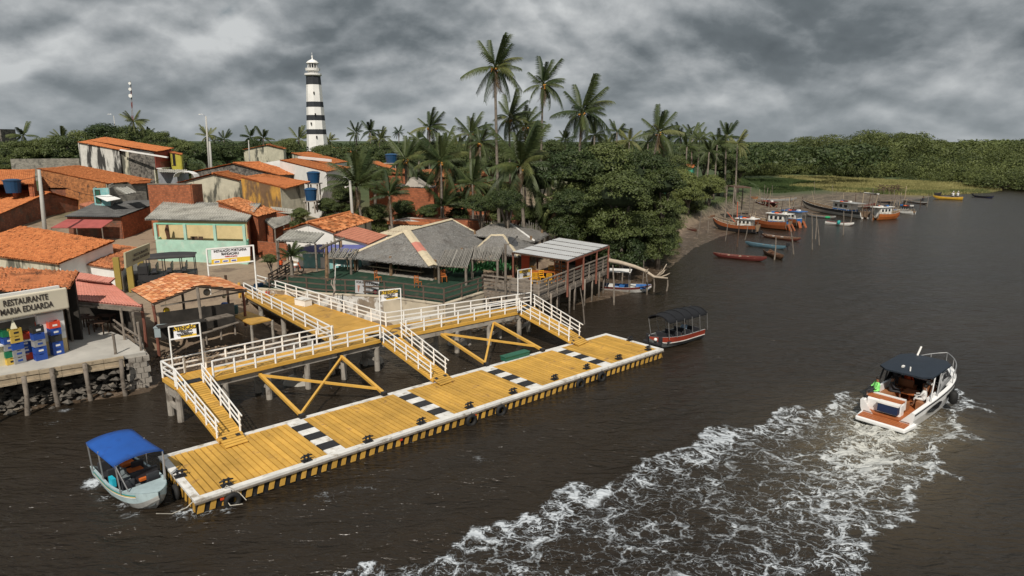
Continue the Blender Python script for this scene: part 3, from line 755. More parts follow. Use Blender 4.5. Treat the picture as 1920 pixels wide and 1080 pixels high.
# small yellow side deck by the shack
q = [P(437, 592, 1.9), P(470, 608, 1.9), P(509, 599, 1.9), P(462, 583, 1.9)]
sd2_ = thing('side_landing', (q[0].x, q[0].y, 0), 'small yellow landing platform on posts beside the tiled shack', 'platform')
m = MB(); m.prism([x_[:2] for x_ in q], 1.82, 1.9); m.build('deck_sheet', YELF, sd2_)
for x_ in (q[0], q[1], q[2]):
    m = MB(); m.cyl((x_.x, x_.y+.1, -.2), (x_.x, x_.y+.1, 1.82), .1, .09); m.build('pile', CONC, sd2_)
# green crate and dark mat on the pontoon
q = [P(930, 692, PZ+.06), P(985, 672, PZ+.06), P(985, 664, PZ+.06), P(940, 677, PZ+.06)]
c_ = PO(16.0, 4.25); c_ = P(966, 671, PZ)
m = MB(); m.box((c_.x, c_.y, PZ+.14), (2.0, .5, .24), za); m.box((c_.x, c_.y, PZ+.28), (2.06, .56, .05), za)
tag(m.build('storage_box', GRN_DK, None, loc=(c_.x, c_.y, PZ)), 'long dark green storage box lying at the back edge of the fourth deck', 'box')
# ------------------------------------------------------------------ village buildings
TIN = 0
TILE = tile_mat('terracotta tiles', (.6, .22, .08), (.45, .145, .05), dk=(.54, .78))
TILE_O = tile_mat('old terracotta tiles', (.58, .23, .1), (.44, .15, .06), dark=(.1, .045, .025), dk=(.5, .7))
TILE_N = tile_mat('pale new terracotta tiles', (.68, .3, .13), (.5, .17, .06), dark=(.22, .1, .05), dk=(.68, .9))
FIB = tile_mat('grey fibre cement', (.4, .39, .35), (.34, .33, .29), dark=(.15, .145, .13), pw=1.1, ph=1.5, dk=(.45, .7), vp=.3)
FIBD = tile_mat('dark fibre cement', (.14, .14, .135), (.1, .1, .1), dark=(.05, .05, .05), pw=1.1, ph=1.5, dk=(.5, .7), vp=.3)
PINK = mat('pink painted sheet roof', (.52, .2, .15), .7, .15, 1.5, (.3, .11, .08), (.6, .8), 1)
MINT = mat('mint green plaster', (.2, .5, .36), .8, .14, 1.2, (.42, .52, .42), (.55, .75), 1.2, .2, 8)
MINTL = mat('pale mint plaster', (.36, .56, .46), .8, .14, 1.2, (.5, .56, .48), (.5, .75), 1.5, .2, 8)
CREAM = mat('cream plaster', (.6, .47, .25), .8, .12, 1.2, (.4, .3, .18), (.6, .8), 1.5)
OCHRE = mat('ochre plaster worn to brick', (.5, .27, .055), .85, .2, 1.5, (.16, .095, .05), (.45, .57), .9, .3, 8, streak=True)
BRICK = mat('red hollow brick', (.42, .13, .055), .9, .2, 1.2, bump=.6, brick=(.3, .2, (.2, .11, .07)))
BRICKD = mat('weathered dark brick', (.27, .1, .055), .9, .35, .9, (.12, .08, .06), (.5, .68), 1.2, .6, brick=(.3, .2, (.12, .08, .06)))
MOULD = mat('whitewash with black mould', (.62, .6, .56), .85, .15, 1.5, (.045, .042, .04), (.47, .56), .55, .3, 8, streak=True)
MOULDC = mat('cream plaster with mould', (.52, .49, .38), .85, .15, 1.5, (.1, .1, .08), (.5, .62), .9, .3, 8, streak=True)
STONEW = mat('dark stone wall', (.17, .155, .135), .9, .45, 3, (.06, .055, .05), (.45, .6), 2.5, .8, 6)
BLOCK = mat('grey block wall', (.3, .28, .24), .9, .2, 1, (.1, .095, .085), (.52, .66), .7, .4, brick=(.4, .2, (.16, .15, .13)))
WPL = mat('white plaster', (.74, .73, .7), .8, .08, 1, (.42, .4, .36), (.62, .8), .8)
REDP = mat('red plaster', (.36, .08, .06), .8, .15, 1.2)
LIME = mat('lime yellow plaster', (.45, .4, .06), .8, .15, 1.2)
TEAL = mat('teal plaster', (.2, .42, .42), .8, .2, 1.5, (.4, .45, .42), (.5, .7), 2)
DOORG = mat('dark green door', (.02, .09, .06), .5, .1)
DOORB = mat('brown shutter', (.1, .045, .025), .6, .2, 4)
BLUE = mat('blue plastic tank', (.012, .06, .14), .4, .1)
TARP = mat('blue violet tarp', (.12, .13, .32), .7, .15, 2)
SIGNC = mat('cream sign board', (.66, .6, .47), .5, .05, 1, (.5, .45, .35), (.6, .8), 1)
SIGNT = mat('dark sign lettering', (.05, .04, .035), .5, .05)
OLIVE = mat('olive yellow column paint', (.3, .22, .05), .7, .15)

def corr(name, q, material, parent, pw=.25, ph=.4, amp=.035, lap=.03, jit=.012, th=.05, seed=0, wavy=.03):
    """ribbed roof surface on a quad: q[0],q[1] = upper edge ends, q[2],q[3] = lower edge; ribs run down the slope"""
    a, b, c_, d_ = [np.array(p) for p in q]
    Lu = max(np.linalg.norm(b-a), np.linalg.norm(c_-d_)); Lv = max(np.linalg.norm(d_-a), np.linalg.norm(c_-b))
    nc = max(2, int(Lu/pw)); nr = max(1, int(Lv/ph)); rg = np.random.default_rng(seed+int(abs(a[0]*10)))
    us = np.linspace(0, 1, nc*4+1); vs = []; st = []
    for r_ in range(nr): vs += [r_/nr, (r_+1)/nr-1e-4]; st += [0., 1.]
    vs = np.array(vs); st = np.array(st)
    U, Vv = np.meshgrid(us, vs)
    nrm = np.cross(b-a, d_-a); nrm /= np.linalg.norm(nrm); nrm *= np.sign(nrm[2])
    Pq = ((1-U)*(1-Vv))[..., None]*a+(U*(1-Vv))[..., None]*b+(U*Vv)[..., None]*c_+((1-U)*Vv)[..., None]*d_
    col = np.minimum((U*nc).astype(int), nc-1); row = (np.arange(len(vs))//2)[:, None]
    jt = rg.normal(0, jit, (nr, nc))
    h = amp*np.cos(U*nc*2*np.pi)+st[:, None]*lap+jt[row, col]
    h = h+wavy*np.sin(U*7+Vv*3+seed)*np.sin(Vv*5+1)
    Pq = Pq+h[..., None]*nrm
    V = Pq.reshape(-1, 3); F = grid_faces(len(us), len(vs))
    uv = np.stack([U*nc*pw, Vv*nr*ph], -1).reshape(-1, 2)
    # underside
    n = len(V); V2 = np.array([a, b, c_, d_])-nrm*th
    V = np.vstack([V, V2]); uv = np.vstack([uv, np.zeros((4, 2))]); F = np.vstack([F, [[n+3, n+2, n+1, n]]])
    return np_mesh(name, V, F, material, parent, kind='stuff' if name == 'roof_tiles' else None, uv=uv)
def ridge(a, b, parent, material=None, r=.13):
    m = MB(); a, b = Vector(a), Vector(b); n = max(1, int((b-a).length/.45)); rg = random.Random(1)
    for i in range(n): m.cyl(a.lerp(b, i/n), a.lerp(b, (i+1)/n+.02), r, r*1.12, 7)
    return m.build('ridge_tiles', material or TILE_O, parent, kind='stuff')
def shrink(q, o):
    c_ = sum(q, Vector())/4; r_ = []
    for i, p in enumerate(q):
        u = (p-q[i-1]).normalized(); v = (p-q[(i+1) % 4]).normalized()
        oo = o if hasattr(o, '__len__') else [o]*4   # inset per edge i: q[i]->q[i+1]
        r_.append(p-v*0-u*oo[i]-v*oo[i-1])
    return r_
def opening(parent, wall, u, v, w_, h_, kind='window', door=None, frame=None, proud=.03):
    """wall = (a, b): horizontal line at its foot, outward = right of a->b; u along in m, v = sill height"""
    a, b = wall; d = (b-a); d.z = 0; d.normalize(); o_ = Vector((d.y, -d.x, 0))
    c_ = a+d*u+Vector((0, 0, v+h_/2))
    fm = MB(); t_ = .07
    for s_ in (-1, 1): fm.beam(c_+d*s_*w_/2+o_*proud-Vector((0, 0, h_/2+t_/2)), c_+d*s_*w_/2+o_*proud+Vector((0, 0, h_/2+t_/2)), t_, t_, up=(d.x, d.y, 0))
    for s_ in (-1, 1): fm.beam(c_-d*w_/2+o_*proud+Vector((0, 0, s_*h_/2)), c_+d*w_/2+o_*proud+Vector((0, 0, s_*h_/2)), t_, t_)
    f = fm.build(kind, frame or WOODD, parent)
    pm = MB(); pm.beam(c_-d*w_/2+o_*(proud-.015), c_+d*w_/2+o_*(proud-.015), .03, h_)
    pm.build('pane' if kind == 'window' and door is None else ('shutter' if kind == 'window' else 'leaf'), door or GLASS, f)
    return f
class House:
    def __init__(s, name, label, cat, at, group=None):
        s.t = thing(name, (at[0], at[1], gz(at[0], at[1])), label, cat, group); s.n = 0
    def roof(s, q, material=TILE, ribs=True, **kw):
        q = [Vector(p) for p in q]
        if ribs: return corr('roof_tiles' if material in (TILE, TILE_O, TILE_N) else 'roof_sheet', q, material, s.t, seed=s.n, **kw)
        m = MB(); m.slab(q, .06); s.n += 1
        return m.build('roof_sheet', material, s.t)
    def walls(s, q, mats, zb=None, drop=.12, inset=(.35, .25, .35, .25)):
        """walls hanging from the four edges of a roof quad; mats per edge, None = open"""
        q = shrink([Vector(p) for p in q], inset); out = []
        for i in range(4):
            a, b = q[i], q[(i+1) % 4]; out.append((a, b))
            if mats[i] is None: continue
            za_ = min(zb if zb is not None else 99, gz(a.x, a.y)-.3); zb_ = min(zb if zb is not None else 99, gz(b.x, b.y)-.3)
            d = (b-a); d.z = 0; d.normalize(); n_ = Vector((d.y, -d.x, 0))*.075
            A, B = a-Vector((0, 0, drop)), b-Vector((0, 0, drop)); A0, B0 = Vector((a.x, a.y, za_)), Vector((b.x, b.y, zb_))
            m = MB(); m.add([A0-n_, B0-n_, B-n_, A-n_, A0+n_, B0+n_, B+n_, A+n_], [(0, 1, 2, 3), (7, 6, 5, 4), (0, 4, 5, 1), (1, 5, 6, 2), (2, 6, 7, 3), (3, 7, 4, 0)])
            m.build('wall', mats[i], s.t)
        return out
    def wall(s, A, B, zb, material, th=.15, name='wall'):
        A, B = Vector(A), Vector(B); d = (B-A); d.z = 0; d.normalize(); n_ = Vector((d.y, -d.x, 0))*th/2
        if 2.4 < zb <= 6: zb = min(zb, gz(A.x, A.y)-.2, gz(B.x, B.y)-.2)
        A0, B0 = Vector((A.x, A.y, zb)), Vector((B.x, B.y, zb))
        m = MB(); m.add([A0-n_, B0-n_, B-n_, A-n_, A0+n_, B0+n_, B+n_, A+n_], [(0, 1, 2, 3), (7, 6, 5, 4), (0, 4, 5, 1), (1, 5, 6, 2), (2, 6, 7, 3), (3, 7, 4, 0)])
        m.build(name, material, s.t); return (Vector((A.x, A.y, zb)), Vector((B.x, B.y, zb)))
    def gable(s, A, B, L, Rr, wm, tm=TILE, zb=None, tri=True, **kw):
        """A,B = ridge front and back; L,R = front eave points"""
        A, B, L, Rr = Vector(A), Vector(B), Vector(L), Vector(Rr); L2, R2 = L+(B-A), Rr+(B-A)
        s.roof([A, B, L2, L], tm, **kw); s.n += 1; s.roof([A, B, R2, Rr], tm, **kw)
        ridge(A+Vector((0, 0, .04)), B+Vector((0, 0, .04)), s.t, tm)
        din = (B-A).normalized()*.35; k = .93
        l, r_ = A.lerp(L, k), A.lerp(Rr, k); l.z = L.z+(A.z-L.z)*(1-k); r_.z = Rr.z+(A.z-Rr.z)*(1-k)
        for base, nm in ((din, 0), ((B-A)-din, 1)):
            for (p, q_) in ((l+base, A+base), (A+base, r_+base)):
                zz_ = min(zb if zb is not None else 99, gz(p.x, p.y)-.3, gz(q_.x, q_.y)-.3)
                s.wall(p-Vector((0, 0, .12)), q_-Vector((0, 0, .12)), zz_, wm[nm])
        for p, i in ((l, 2), (r_, 3)):
            zz_ = zb if zb is not None else gz(p.x, p.y)-.3
            s.wall(p+din-Vector((0, 0, .12)), p+(B-A)-din-Vector((0, 0, .12)), zz_, wm[i])
        return (l+din, A+din, r_+din)

# --- mint green porch house with the grey corrugated roof
q = [P(307, 378, 7.1), P(491, 381, 7.1), P(464, 415, 6.15), P(271, 412, 6.15)]
h = House('porch_house', 'mint green house with a columned porch under a pale grey corrugated roof', 'house', ((q[2]+q[3])/2)[:2])
zg = 2.35
h.roof(q, FIB, pw=.3, ph=3.6, amp=.06, lap=.05, jit=.004)
fl, fr = P(293, 449, 4.35), P(462, 453, 4.35)
fl.z = fr.z = 4.35
yb = (q[3]-q[0]); back = -Vector((yb.x, yb.y, 0)).normalized()
dw = (fr-fl).normalized()
w0 = h.wall(fl+Vector((0, 0, .0)), fr, 2.2, MINT, .18)
h.wall(fl+Vector((0, 0, .005))-back*.008, fr+Vector((0, 0, .005))-back*.008, 3.35, MINTL, .18, 'parapet')
for f_ in (0.005, .335, .665, .985):
    p = fl.lerp(fr, f_); m = MB(); m.beam(p, Vector((p.x, p.y, 5.98)), .26, .22, up=(0, 1, 0)); m.build('column', MINTL, h.t)
m = MB(); m.beam(fl+Vector((0, 0, 1.6))+back*.02, fr+Vector((0, 0, 1.6))+back*.02, .14, .14); m.build('porch_beam', MINT, h.t)
bl, br = fl+back*2.0, fr+back*2.0
for z_ in (bl, br): z_.z = 6.0
h.wall(bl, br, 2.2, CREAM)
wl = (Vector((bl.x, bl.y, 2.2)), Vector((br.x, br.y, 2.2)))
opening(h.t, wl, 1.9, 2.3, .75, .9, 'window', DOORB); opening(h.t, wl, 4.85, 1.2, .8, 2.05, 'door', DOORB); opening(h.t, wl, 6.6, 2.3, .95, .95, 'window', None)
opening(h.t, wl, 8.1, 1.2, .8, 2.0, 'door', CREAM)
p0, p1 = Vector(fr), fr+back*2.0; p0.z = p1.z = 4.35; h.wall(p0, p1, 2.2, MINT)
p0, p1 = fr+back*2.0, fr+back*6.3; p0.z = 5.95; p1.z = 6.4; h.wall(p0, p1, 2.2, BRICK)
p0, p1 = fl+back*0, fl+back*6.3; p0.z = 4.35; p1.z = 4.35; h.wall(p0, p1, 2.2, MINT)
p0, p1 = fl+back*2, fl+back*6.3; p0.z = 5.95; p1.z = 6.4; h.wall(p0, p1, 4.36, CREAM)
p0, p1 = fl+back*6.3, fr+back*6.3; p0.z = p1.z = 6.4; h.wall(p0, p1, 2.2, CREAM)
m = MB(); m.prism([tuple(x_[:2]) for x_ in (fl, fr, fr+back*2, fl+back*2)], 2.2, 3.4); m.build('porch_floor', CONC, h.t)
for f_ in (.38, .41, .47): 
    p = fl.lerp(fr, f_)+back*1.2; m = MB(); m.box((p.x, p.y, 4.0), (.45, .45, .05)); m.box((p.x, p.y+.2, 4.3), (.45, .05, .5)); m.build('porch_chair', WOODD, h.t)
p = fl.lerp(fr, .11)+back*.9; m = MB(); m.path([(p.x, p.y, 3.4), (p.x+.1, p.y, 4.3), (p.x, p.y, 5.2), (p.x+.1, p.y, 5.8)], [.2, .16, .22, .1], 7); m.build('carved_post', DOORB, h.t)

# --- brick shop with dark grey sheet roof and red awning
q = [P(192, 374, 6.5), P(311, 375, 6.5), P(224, 407, 5.5), P(120, 406, 5.5)]
h = House('brick_shop', 'brick shop with a dark grey sheet roof and a faded red awning', 'shop', ((q[2]+q[3])/2)[:2])
h.roof(q, FIBD, pw=.3, ph=1.8, amp=.025, lap=.03, jit=.003)
w = h.walls(q, [BRICK, BRICK, BRICKD, BRICKD], 2.5, inset=(.2, .15, .5, .2)); opening(h.t, (w[1][0]*1, w[1][1]*1), 3, -2.6, .9, 1, 'window', DOORB)
a = [P(125, 411, 5.25), P(212, 412, 5.25), P(190, 427, 4.55), P(95, 427, 4.55)]
h.roof([a[0], a[1], a[2], a[3]], mat('faded red awning', (.34, .08, .07), .7, .15, 1.5), ribs=False)
for x_ in (a[2], a[3], a[3].lerp(a[2], .5)):
    m = MB(); m.cyl((x_.x, x_.y+.1, 2.4), (x_.x, x_.y+.1, x_.z), .06); m.build('awning_post', WOODG, h.t)
wf = (Vector((w[2][1].x, w[2][1].y, 2.6)), Vector((w[2][0].x, w[2][0].y, 2.6)))
opening(h.t, wf, 1.6, .1, 1.4, 2.1, 'door', DARKIN); opening(h.t, wf, 4.2, .1, 1.6, 2.1, 'door', mat('grey roller shutter', (.3, .3, .3), .5, .1, 2)); opening(h.t, wf, 6.0, .1, .5, 2.2, 'door', mat('red door', (.4, .04, .04), .5, .1))

# --- big brick gable at the left
A = P(94, 361, 7.2); B = P(-40, 356, 7.2); L = P(-25, 412, 5.2); Rr = P(155, 377, 5.7)
h = House('brick_gable_house', 'dark brick house with a wide orange gable behind the tilted concrete pole', 'house', ((L+Rr)/2)[:2])
g3 = h.gable(A, B, L, Rr, [BRICKD, BRICKD, BRICKD, BRICKD], TILE, zb=2.6)
wl = (Vector((g3[1].x, g3[1].y, 2.8)), Vector((g3[2].x, g3[2].y, 2.8)))
opening(h.t, (Vector((g3[2].x, g3[2].y, 2.8)), Vector((g3[1].x, g3[1].y, 2.8))) if False else wl, -.2, .9, .8, 1.2)
# --- big orange roof behind
q = [P(147, 310, 9.4), P(67, 316, 9.4), P(202, 344, 7.7), P(287, 337, 7.7)]
h = House('long_orange_roof_house', 'wide house with a sweeping orange roof and sunlit pitted brick side wall', 'house', ((q[1]+q[2])/2)[:2])
h.roof([q[0], q[1], q[2], q[3]], TILE)
BRICKO = mat('orange pitted brick', (.5, .2, .07), .9, .3, 1.5, (.1, .05, .03), (.54, .66), 2.2, .6, brick=(.3, .2, (.28, .14, .07)))
w = h.walls(q, [BRICKO, BRICKO, MOULDC, BRICKO], inset=(.2, .1, .5, .4)); opening(h.t, (w[2][0]*1, w[2][1]*1), 4, -2.6, 1.2, 1.1, 'window', DOORG)
q = [P(-40, 318, 9.4), P(66, 317, 9.4), P(64, 345, 7.9), P(-50, 346, 7.9)]
h = House('tank_shed', 'low house with an orange roof over an open bay with a blue tank', 'house', ((q[1]+q[2])/2)[:2])
h.roof(q, TILE); h.walls(q, [BRICK, BRICK, None, BRICK], inset=(.2, .2, .4, .2))
for f_ in (.3, .62, .9):
    p = q[3].lerp(q[2], f_); m = MB(); m.box((p.x, p.y+.5, p.z-2), (.45, .4, 4)); m.build('pillar', BRICK, h.t)
def tank(c, label, r=.75, hh=1.1, stand=0.):
    t_ = thing('water_tank', c, label, 'water tank', 'blue plastic water tanks')
    m = MB(); m.lathe(c, [(r*.82, stand), (r, stand+hh)], 16); m.build('tank_body', BLUE, t_, smooth=False)
    m = MB(); m.lathe(c, [(r*1.06, stand+hh+.002), (r*1.06, stand+hh+.08), (r*.7, stand+hh+.22), (r*.2, stand+hh+.27)], 16); m.build('lid', BLUE, t_)
    if stand:
        for sx in (-1, 1):
            for sy in (-1, 1):
                m = MB(); m.beam((c[0]+sx*r*.7, c[1]+sy*r*.7, c[2]-.0), (c[0]+sx*r*.7, c[1]+sy*r*.7, c[2]+stand), .14); m.build('stand_post', CONC, t_)
        m = MB(); m.box((c[0], c[1], c[2]+stand-.06), (r*2.1, r*2.1, .11)); m.build('stand_slab', CONC, t_)
    return t_
c_ = D(25, 357, 88); tank((c_.x, c_.y, c_.z-.3), 'blue water tank under the eave of the low orange roof at the far left', 1.0, 1.5)
# --- block wall and the mouldy two-storey house
h = House('block_wall', 'long grey concrete block wall in front of the trees', 'wall', D(80, 298, 126)[:2]); h.wall(D(20, 298, 126), D(149, 297, 124), 6, BLOCK, .2)
h = House('mouldy_house', 'two-storey house streaked black and white with a long orange roof and red balcony end', 'house', D(220, 300, 116)[:2])
q = [D(198, 257, 131), D(328, 278, 121), D(295, 284.5, 112), D(164, 263, 122)]
h.roof(q, TILE)
q2 = [D(170, 262.5, 123), D(248, 281, 115.5), D(226, 281.5, 112.6), D(145, 266.5, 119)]
h.roof(q2, TILE)
WG = D(147, 268, 119.5), D(223, 281.5, 113.3), D(241, 283, 113.8), D(289, 290, 112.5)
h.wall(WG[0], WG[1], 5.5, MOULD); h.wall(WG[1]+Vector((.1, .4, 0)), WG[2], 5.5, MOULDC); h.wall(WG[2], D(289, 286, 113.2), 5.5, STONEW)
h.wall(D(164, 267, 122.5), D(290, 285.5, 113.4), 9.5, WPL, .12)
h.wall(D(289, 286, 113.2), D(321, 281.5, 119.5), 9.2, REDP); h.wall(D(289, 313, 113), D(321, 309, 119.4), 5.5, MOULDC)
h.wall(WG[0], D(190, 262, 130), 5.5, MOULD); h.wall(D(190, 262, 130), D(322, 281, 120), 5.5, MOULD)
wl = (D(289, 315, 113.2), D(321, 309, 119.5)); wl[1].z = wl[0].z
opening(h.t, wl, 1.6, .1, .9, 2, 'door', DARKIN); opening(h.t, wl, 4.1, .1, 1.1, 2.1, 'door', DARKIN)
m = MB(); a_, b_ = wl; dd = (b_-a_).normalized(); oo = Vector((dd.y, -dd.x, 0))
m.slab([a_+oo*1.2, b_+oo*1.2, b_, a_], .15); m.build('balcony_floor', WPL, h.t)
m = MB()
for i in range(18): p = a_.lerp(b_, i/17)+oo*1.15; m.beam(p, p+Vector((0, 0, .95)), .04)
m.beam(a_+oo*1.15+Vector((0, 0, .95)), b_+oo*1.15+Vector((0, 0, .95)), .06); m.build('balcony_rail', WOODD, h.t)
m = MB(); m.beam(D(226, 281, 112.4), D(314, 295, 109), .3, .2); m.build('gutter', WHT, h.t)
q = [D(320, 282.5, 121), D(343, 287.5, 119), D(340, 290.5, 115), D(318, 286, 116)]
h = House('yellow_annexe', 'small lime yellow upper room with an orange roof beside the red balcony', 'house', ((q[1]+q[2])/2)[:2])
h.roof(q, TILE); h.walls(q, [LIME]*4, 5.5, inset=(.2,)*4)
wl = (D(320, 316, 116.2), D(340, 317, 115.2)); wl[1].z = wl[0].z; opening(h.t, wl, .9, .5, .9, 2, 'window')
# grey lean-to and white awnings under them
h = House('grey_garage', 'low grey plastered shed below the red balcony with a small curved awning', 'shed', D(320, 335, 100)[:2])
h.wall(D(296, 318, 104), D(330, 325, 99), 5, mat('grey plaster', (.3, .31, .33), .8, .2, 1.5)); h.wall(D(330, 325, 99), D(352, 322, 104), 5, MATS['grey plaster'])
q = [D(296, 317, 105), D(350, 318, 106), D(352, 325, 99), D(298, 323, 99)]; h.roof(q, FIB, pw=.3, ph=2)
m = MB()
for i in range(6):
    a0, a1 = math.pi*i/6, math.pi*(i+1)/6; c0 = D(345, 332, 97)
    m.slab([c0+Vector((-1.5*math.cos(a0), 0, .8*math.sin(a0))), c0+Vector((-1.5*math.cos(a1), 0, .8*math.sin(a1))), c0+Vector((-1.5*math.cos(a1), 1.6, .8*math.sin(a1))), c0+Vector((-1.5*math.cos(a0), 1.6, .8*math.sin(a0)))], .04)
m.build('curved_awning', WHT, h.t)
# --- teal shop front and dark courtyard houses in the gap
h = House('teal_shop', 'small teal fronted shop with a white sloping awning between the brick houses', 'shop', D(190, 370, 84)[:2])
h.wall(D(175, 353, 85), D(204, 352, 84), 3, TEAL); h.wall(D(204, 352, 84), D(215, 349, 89), 3, BLOCK); h.wall(D(175, 353, 85), D(180, 350, 92), 3, BLOCK)
q = [D(177, 367, 84.6), D(204, 365, 83.8), D(226, 372, 81), D(200, 377, 80.5)]; h.roof(q, WHT, ribs=False)
wl = (D(175, 380, 85), D(204, 380, 84)); wl[1].z = wl[0].z; opening(h.t, wl, 1.0, 0, .8, 1.6, 'door', DOORG)
q = [D(202, 348, 88), D(262, 346, 92), D(283, 362, 84), D(215, 366, 80)]
h = House('courtyard_house', 'grey courtyard house with a tilted pale awning behind the dark sheet roof', 'house', ((q[2]+q[3])/2)[:2])
h.wall(D(204, 347, 86), D(272, 344, 90), 3, BLOCK); h.wall(D(272, 344, 90), D(284, 340, 98), 3, BLOCK); h.wall(D(204, 347, 86), D(212, 343, 94), 3, BLOCK)
h.roof([D(240, 341, 92), D(283, 338, 96), D(281, 343, 90), D(246, 345, 88)], TILE)
h.roof([D(214, 352, 84), D(238, 350, 85), D(256, 361, 81.5), D(236, 365, 80.5)], FIB, pw=.3, ph=3)
wl = (D(204, 374, 86), D(272, 371, 90)); wl[1].z = wl[0].z
opening(h.t, wl, 2.3, 0, 1, 1.5, 'window'); opening(h.t, wl, 4.6, -.8, .9, 2.4, 'door', DARKIN)
q = [P(90, 352, 7.5), P(176, 353, 7.5), P(176, 372, 5.8), P(100, 368, 5.8)]
h = House('shaded_sheet_shed', 'dark low shed roof in front of the pitted brick wall', 'shed', ((q[2]+q[3])/2)[:2])
h.roof(q, FIBD, pw=.3, ph=2); h.walls(q, [BRICKD]*4, 3)
q = [P(172, 377, 6.2), P(187, 378, 6.2), P(170, 390, 5.4), P(148, 383, 5.4)]
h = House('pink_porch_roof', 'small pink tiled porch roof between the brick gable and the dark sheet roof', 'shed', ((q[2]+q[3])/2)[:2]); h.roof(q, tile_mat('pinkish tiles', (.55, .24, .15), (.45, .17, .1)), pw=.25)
h.walls(q, [BRICKD]*4, 3)
# --- orange brick box
h = House('brick_box', 'roofless box of new orange brick behind the porch house', 'house', D(320, 360, 79)[:2])
a_, b_, c2_ = D(278, 346, 80), D(358, 346, 77), D(377, 345, 81)
h.wall(a_, b_, 3, BRICK, .2); h.wall(b_, c2_, 3, BRICK, .2); h.wall(a_, a_+(c2_-b_), 3, BRICK, .2); h.wall(a_+(c2_-b_), c2_, 3, BRICK, .2)
m = MB(); m.beam(a_+Vector((0, 0, .06)), b_+Vector((0, 0, .06)), .3, .1); m.build('coping', WOODG, h.t)
# --- gables in the middle
def gh(name, label, A, B, L, Rr, wm, tm=TILE, zb=None):
    h = House(name, label, 'house', ((Vector(L)+Vector(Rr))/2)[:2]); return h, h.gable(A, B, L, Rr, wm, tm, zb)
h, g3 = gh('stone_gable_house', 'dark stone gable with a long orange roof slope', P(437, 306, 10.1), P(487, 304.5, 10.1), P(348, 324, 8.7), P(523, 328.5, 8.7), [STONEW]*4, TILE, 5.5)
h, g3 = gh('cream_gable_house', 'mould stained cream gable beside the ochre house', P(398, 325.5, 9.3), P(428, 322, 9.3), P(330, 343, 8.2), P(449, 338, 8.4), [MOULDC]*4, TILE, 3)
q = [P(495, 326, 9.26), P(447, 331.5, 9.26), P(535, 353.5, 8.4), P(582, 341, 8.4)]
h = House('ochre_house', 'peeling ochre house with one green shuttered window and an orange roof', 'house', ((q[1]+q[2])/2)[:2])
h.roof([q[0], q[1], q[2], q[3]], TILE); w = h.walls(q, [OCHRE, OCHRE, MOULDC, OCHRE], 3.6, inset=(.3, .12, .7, .3))
a_, b_ = w[1]; wl = (Vector((a_.x, a_.y, 3.6)), Vector((b_.x, b_.y, 3.6))); opening(h.t, wl, 3.9, 1.9, .75, 1.15, 'window', DOORG)
a_, b_ = w[2]; wl = (Vector((a_.x, a_.y, 3.6)), Vector((b_.x, b_.y, 3.6))); opening(h.t, wl, 2.0, .9, .9, 2.2, 'door', DOORG)
q = [P(556, 297, 10.55), P(524, 300, 10.55), P(612, 321.5, 9.5), P(660, 314, 9.5)]
h = House('white_wall_house', 'long white walled house with an orange roof behind the ochre house', 'house', ((q[1]+q[2])/2)[:2])
h.roof(q, TILE); h.walls(q, [WPL]*4, 4, inset=(.2, .1, .3, .3))
h.wall(D(490, 306, 104), D(525, 300.5, 103), 5, WPL)
q = [P(582, 285, 11), P(545, 286.5, 11), P(612, 308, 9.7), P(652, 303, 9.7)]
h = House('near_lighthouse_house', 'house with a broad orange roof at the foot of the lighthouse', 'house', ((q[1]+q[2])/2)[:2])
h.roof(q, TILE); w = h.walls(q, [WPL, MOULDC, WPL, WPL], 5); opening(h.t, (w[1][0]*1, w[1][1]*1), 6, -2.2, 1, 1, 'window', DOORB)
m = MB(); m.beam(P(560, 295, 10.7), P(620, 301, 10.5), .3, .35); m.build('parapet', WHT, h.t)
h, g3 = gh('far_stone_house', 'far grey stone house with a thin orange roof left of the lighthouse', D(500, 271.5, 152), D(507, 270.5, 165), D(454, 281, 150), D(533, 279.5, 154), [MOULDC, MOULDC, MOULDC, MOULDC], TILE, 5)
q = [D(618, 276, 176), D(652, 277, 176), D(660, 286, 168), D(612, 284, 168)]
h = House('small_far_house', 'small white house with an orange roof just right of the lighthouse', 'house', ((q[2]+q[3])/2)[:2]); h.roof(q, TILE); h.walls(q, [WPL]*4, 6)
q = [D(700, 300, 112), D(737, 311, 108), D(730, 316, 103), D(693, 305, 107)]
h = House('palm_court_house', 'white walled house with an orange roof half hidden by the palms', 'house', ((q[2]+q[3])/2)[:2]); h.roof(q, TILE); h.walls(q, [WPL]*4, 5)
q = [D(690, 313, 104), D(760, 316, 104), D(762, 326, 98), D(688, 324, 98)]
h = House('low_orange_roof', 'low house with an orange roof behind the palm trunks', 'house', ((q[2]+q[3])/2)[:2]); h.roof(q, TILE_O); h.walls(q, [BRICK]*4, 5)
q = [D(790, 318, 100), D(900, 314, 104), D(915, 330, 96), D(795, 333, 93)]
h = House('palm_grove_house', 'house with a rusty tile roof deep among the coconut palms', 'house', ((q[2]+q[3])/2)[:2]); h.roof(q, TILE_O); h.walls(q, [BRICK]*4, 4)
h = House('palm_brick_wall', 'orange brick building with a grey gable seen between palms', 'house', D(770, 365, 82)[:2])
h.wall(D(728, 350, 83), D(812, 354, 80), 3.2, BRICK); h.wall(D(812, 354, 80), D(820, 350, 87), 3.2, BRICK); h.wall(D(728, 350, 83), D(738, 346, 90), 3.2, BRICK)
m = MB(); a_ = D(770, 333, 83); b_ = D(757, 351, 82.4); c2_ = D(800, 353, 81.5); m.add([a_, b_, c2_, a_+Vector((.3, 3, 0)), b_+Vector((.3, 3, 0)), c2_+Vector((.3, 3, 0))], [(0, 1, 2), (5, 4, 3), (0, 3, 4, 1), (1, 4, 5, 2), (2, 5, 3, 0)]); m.build('dormer', CONC, h.t)
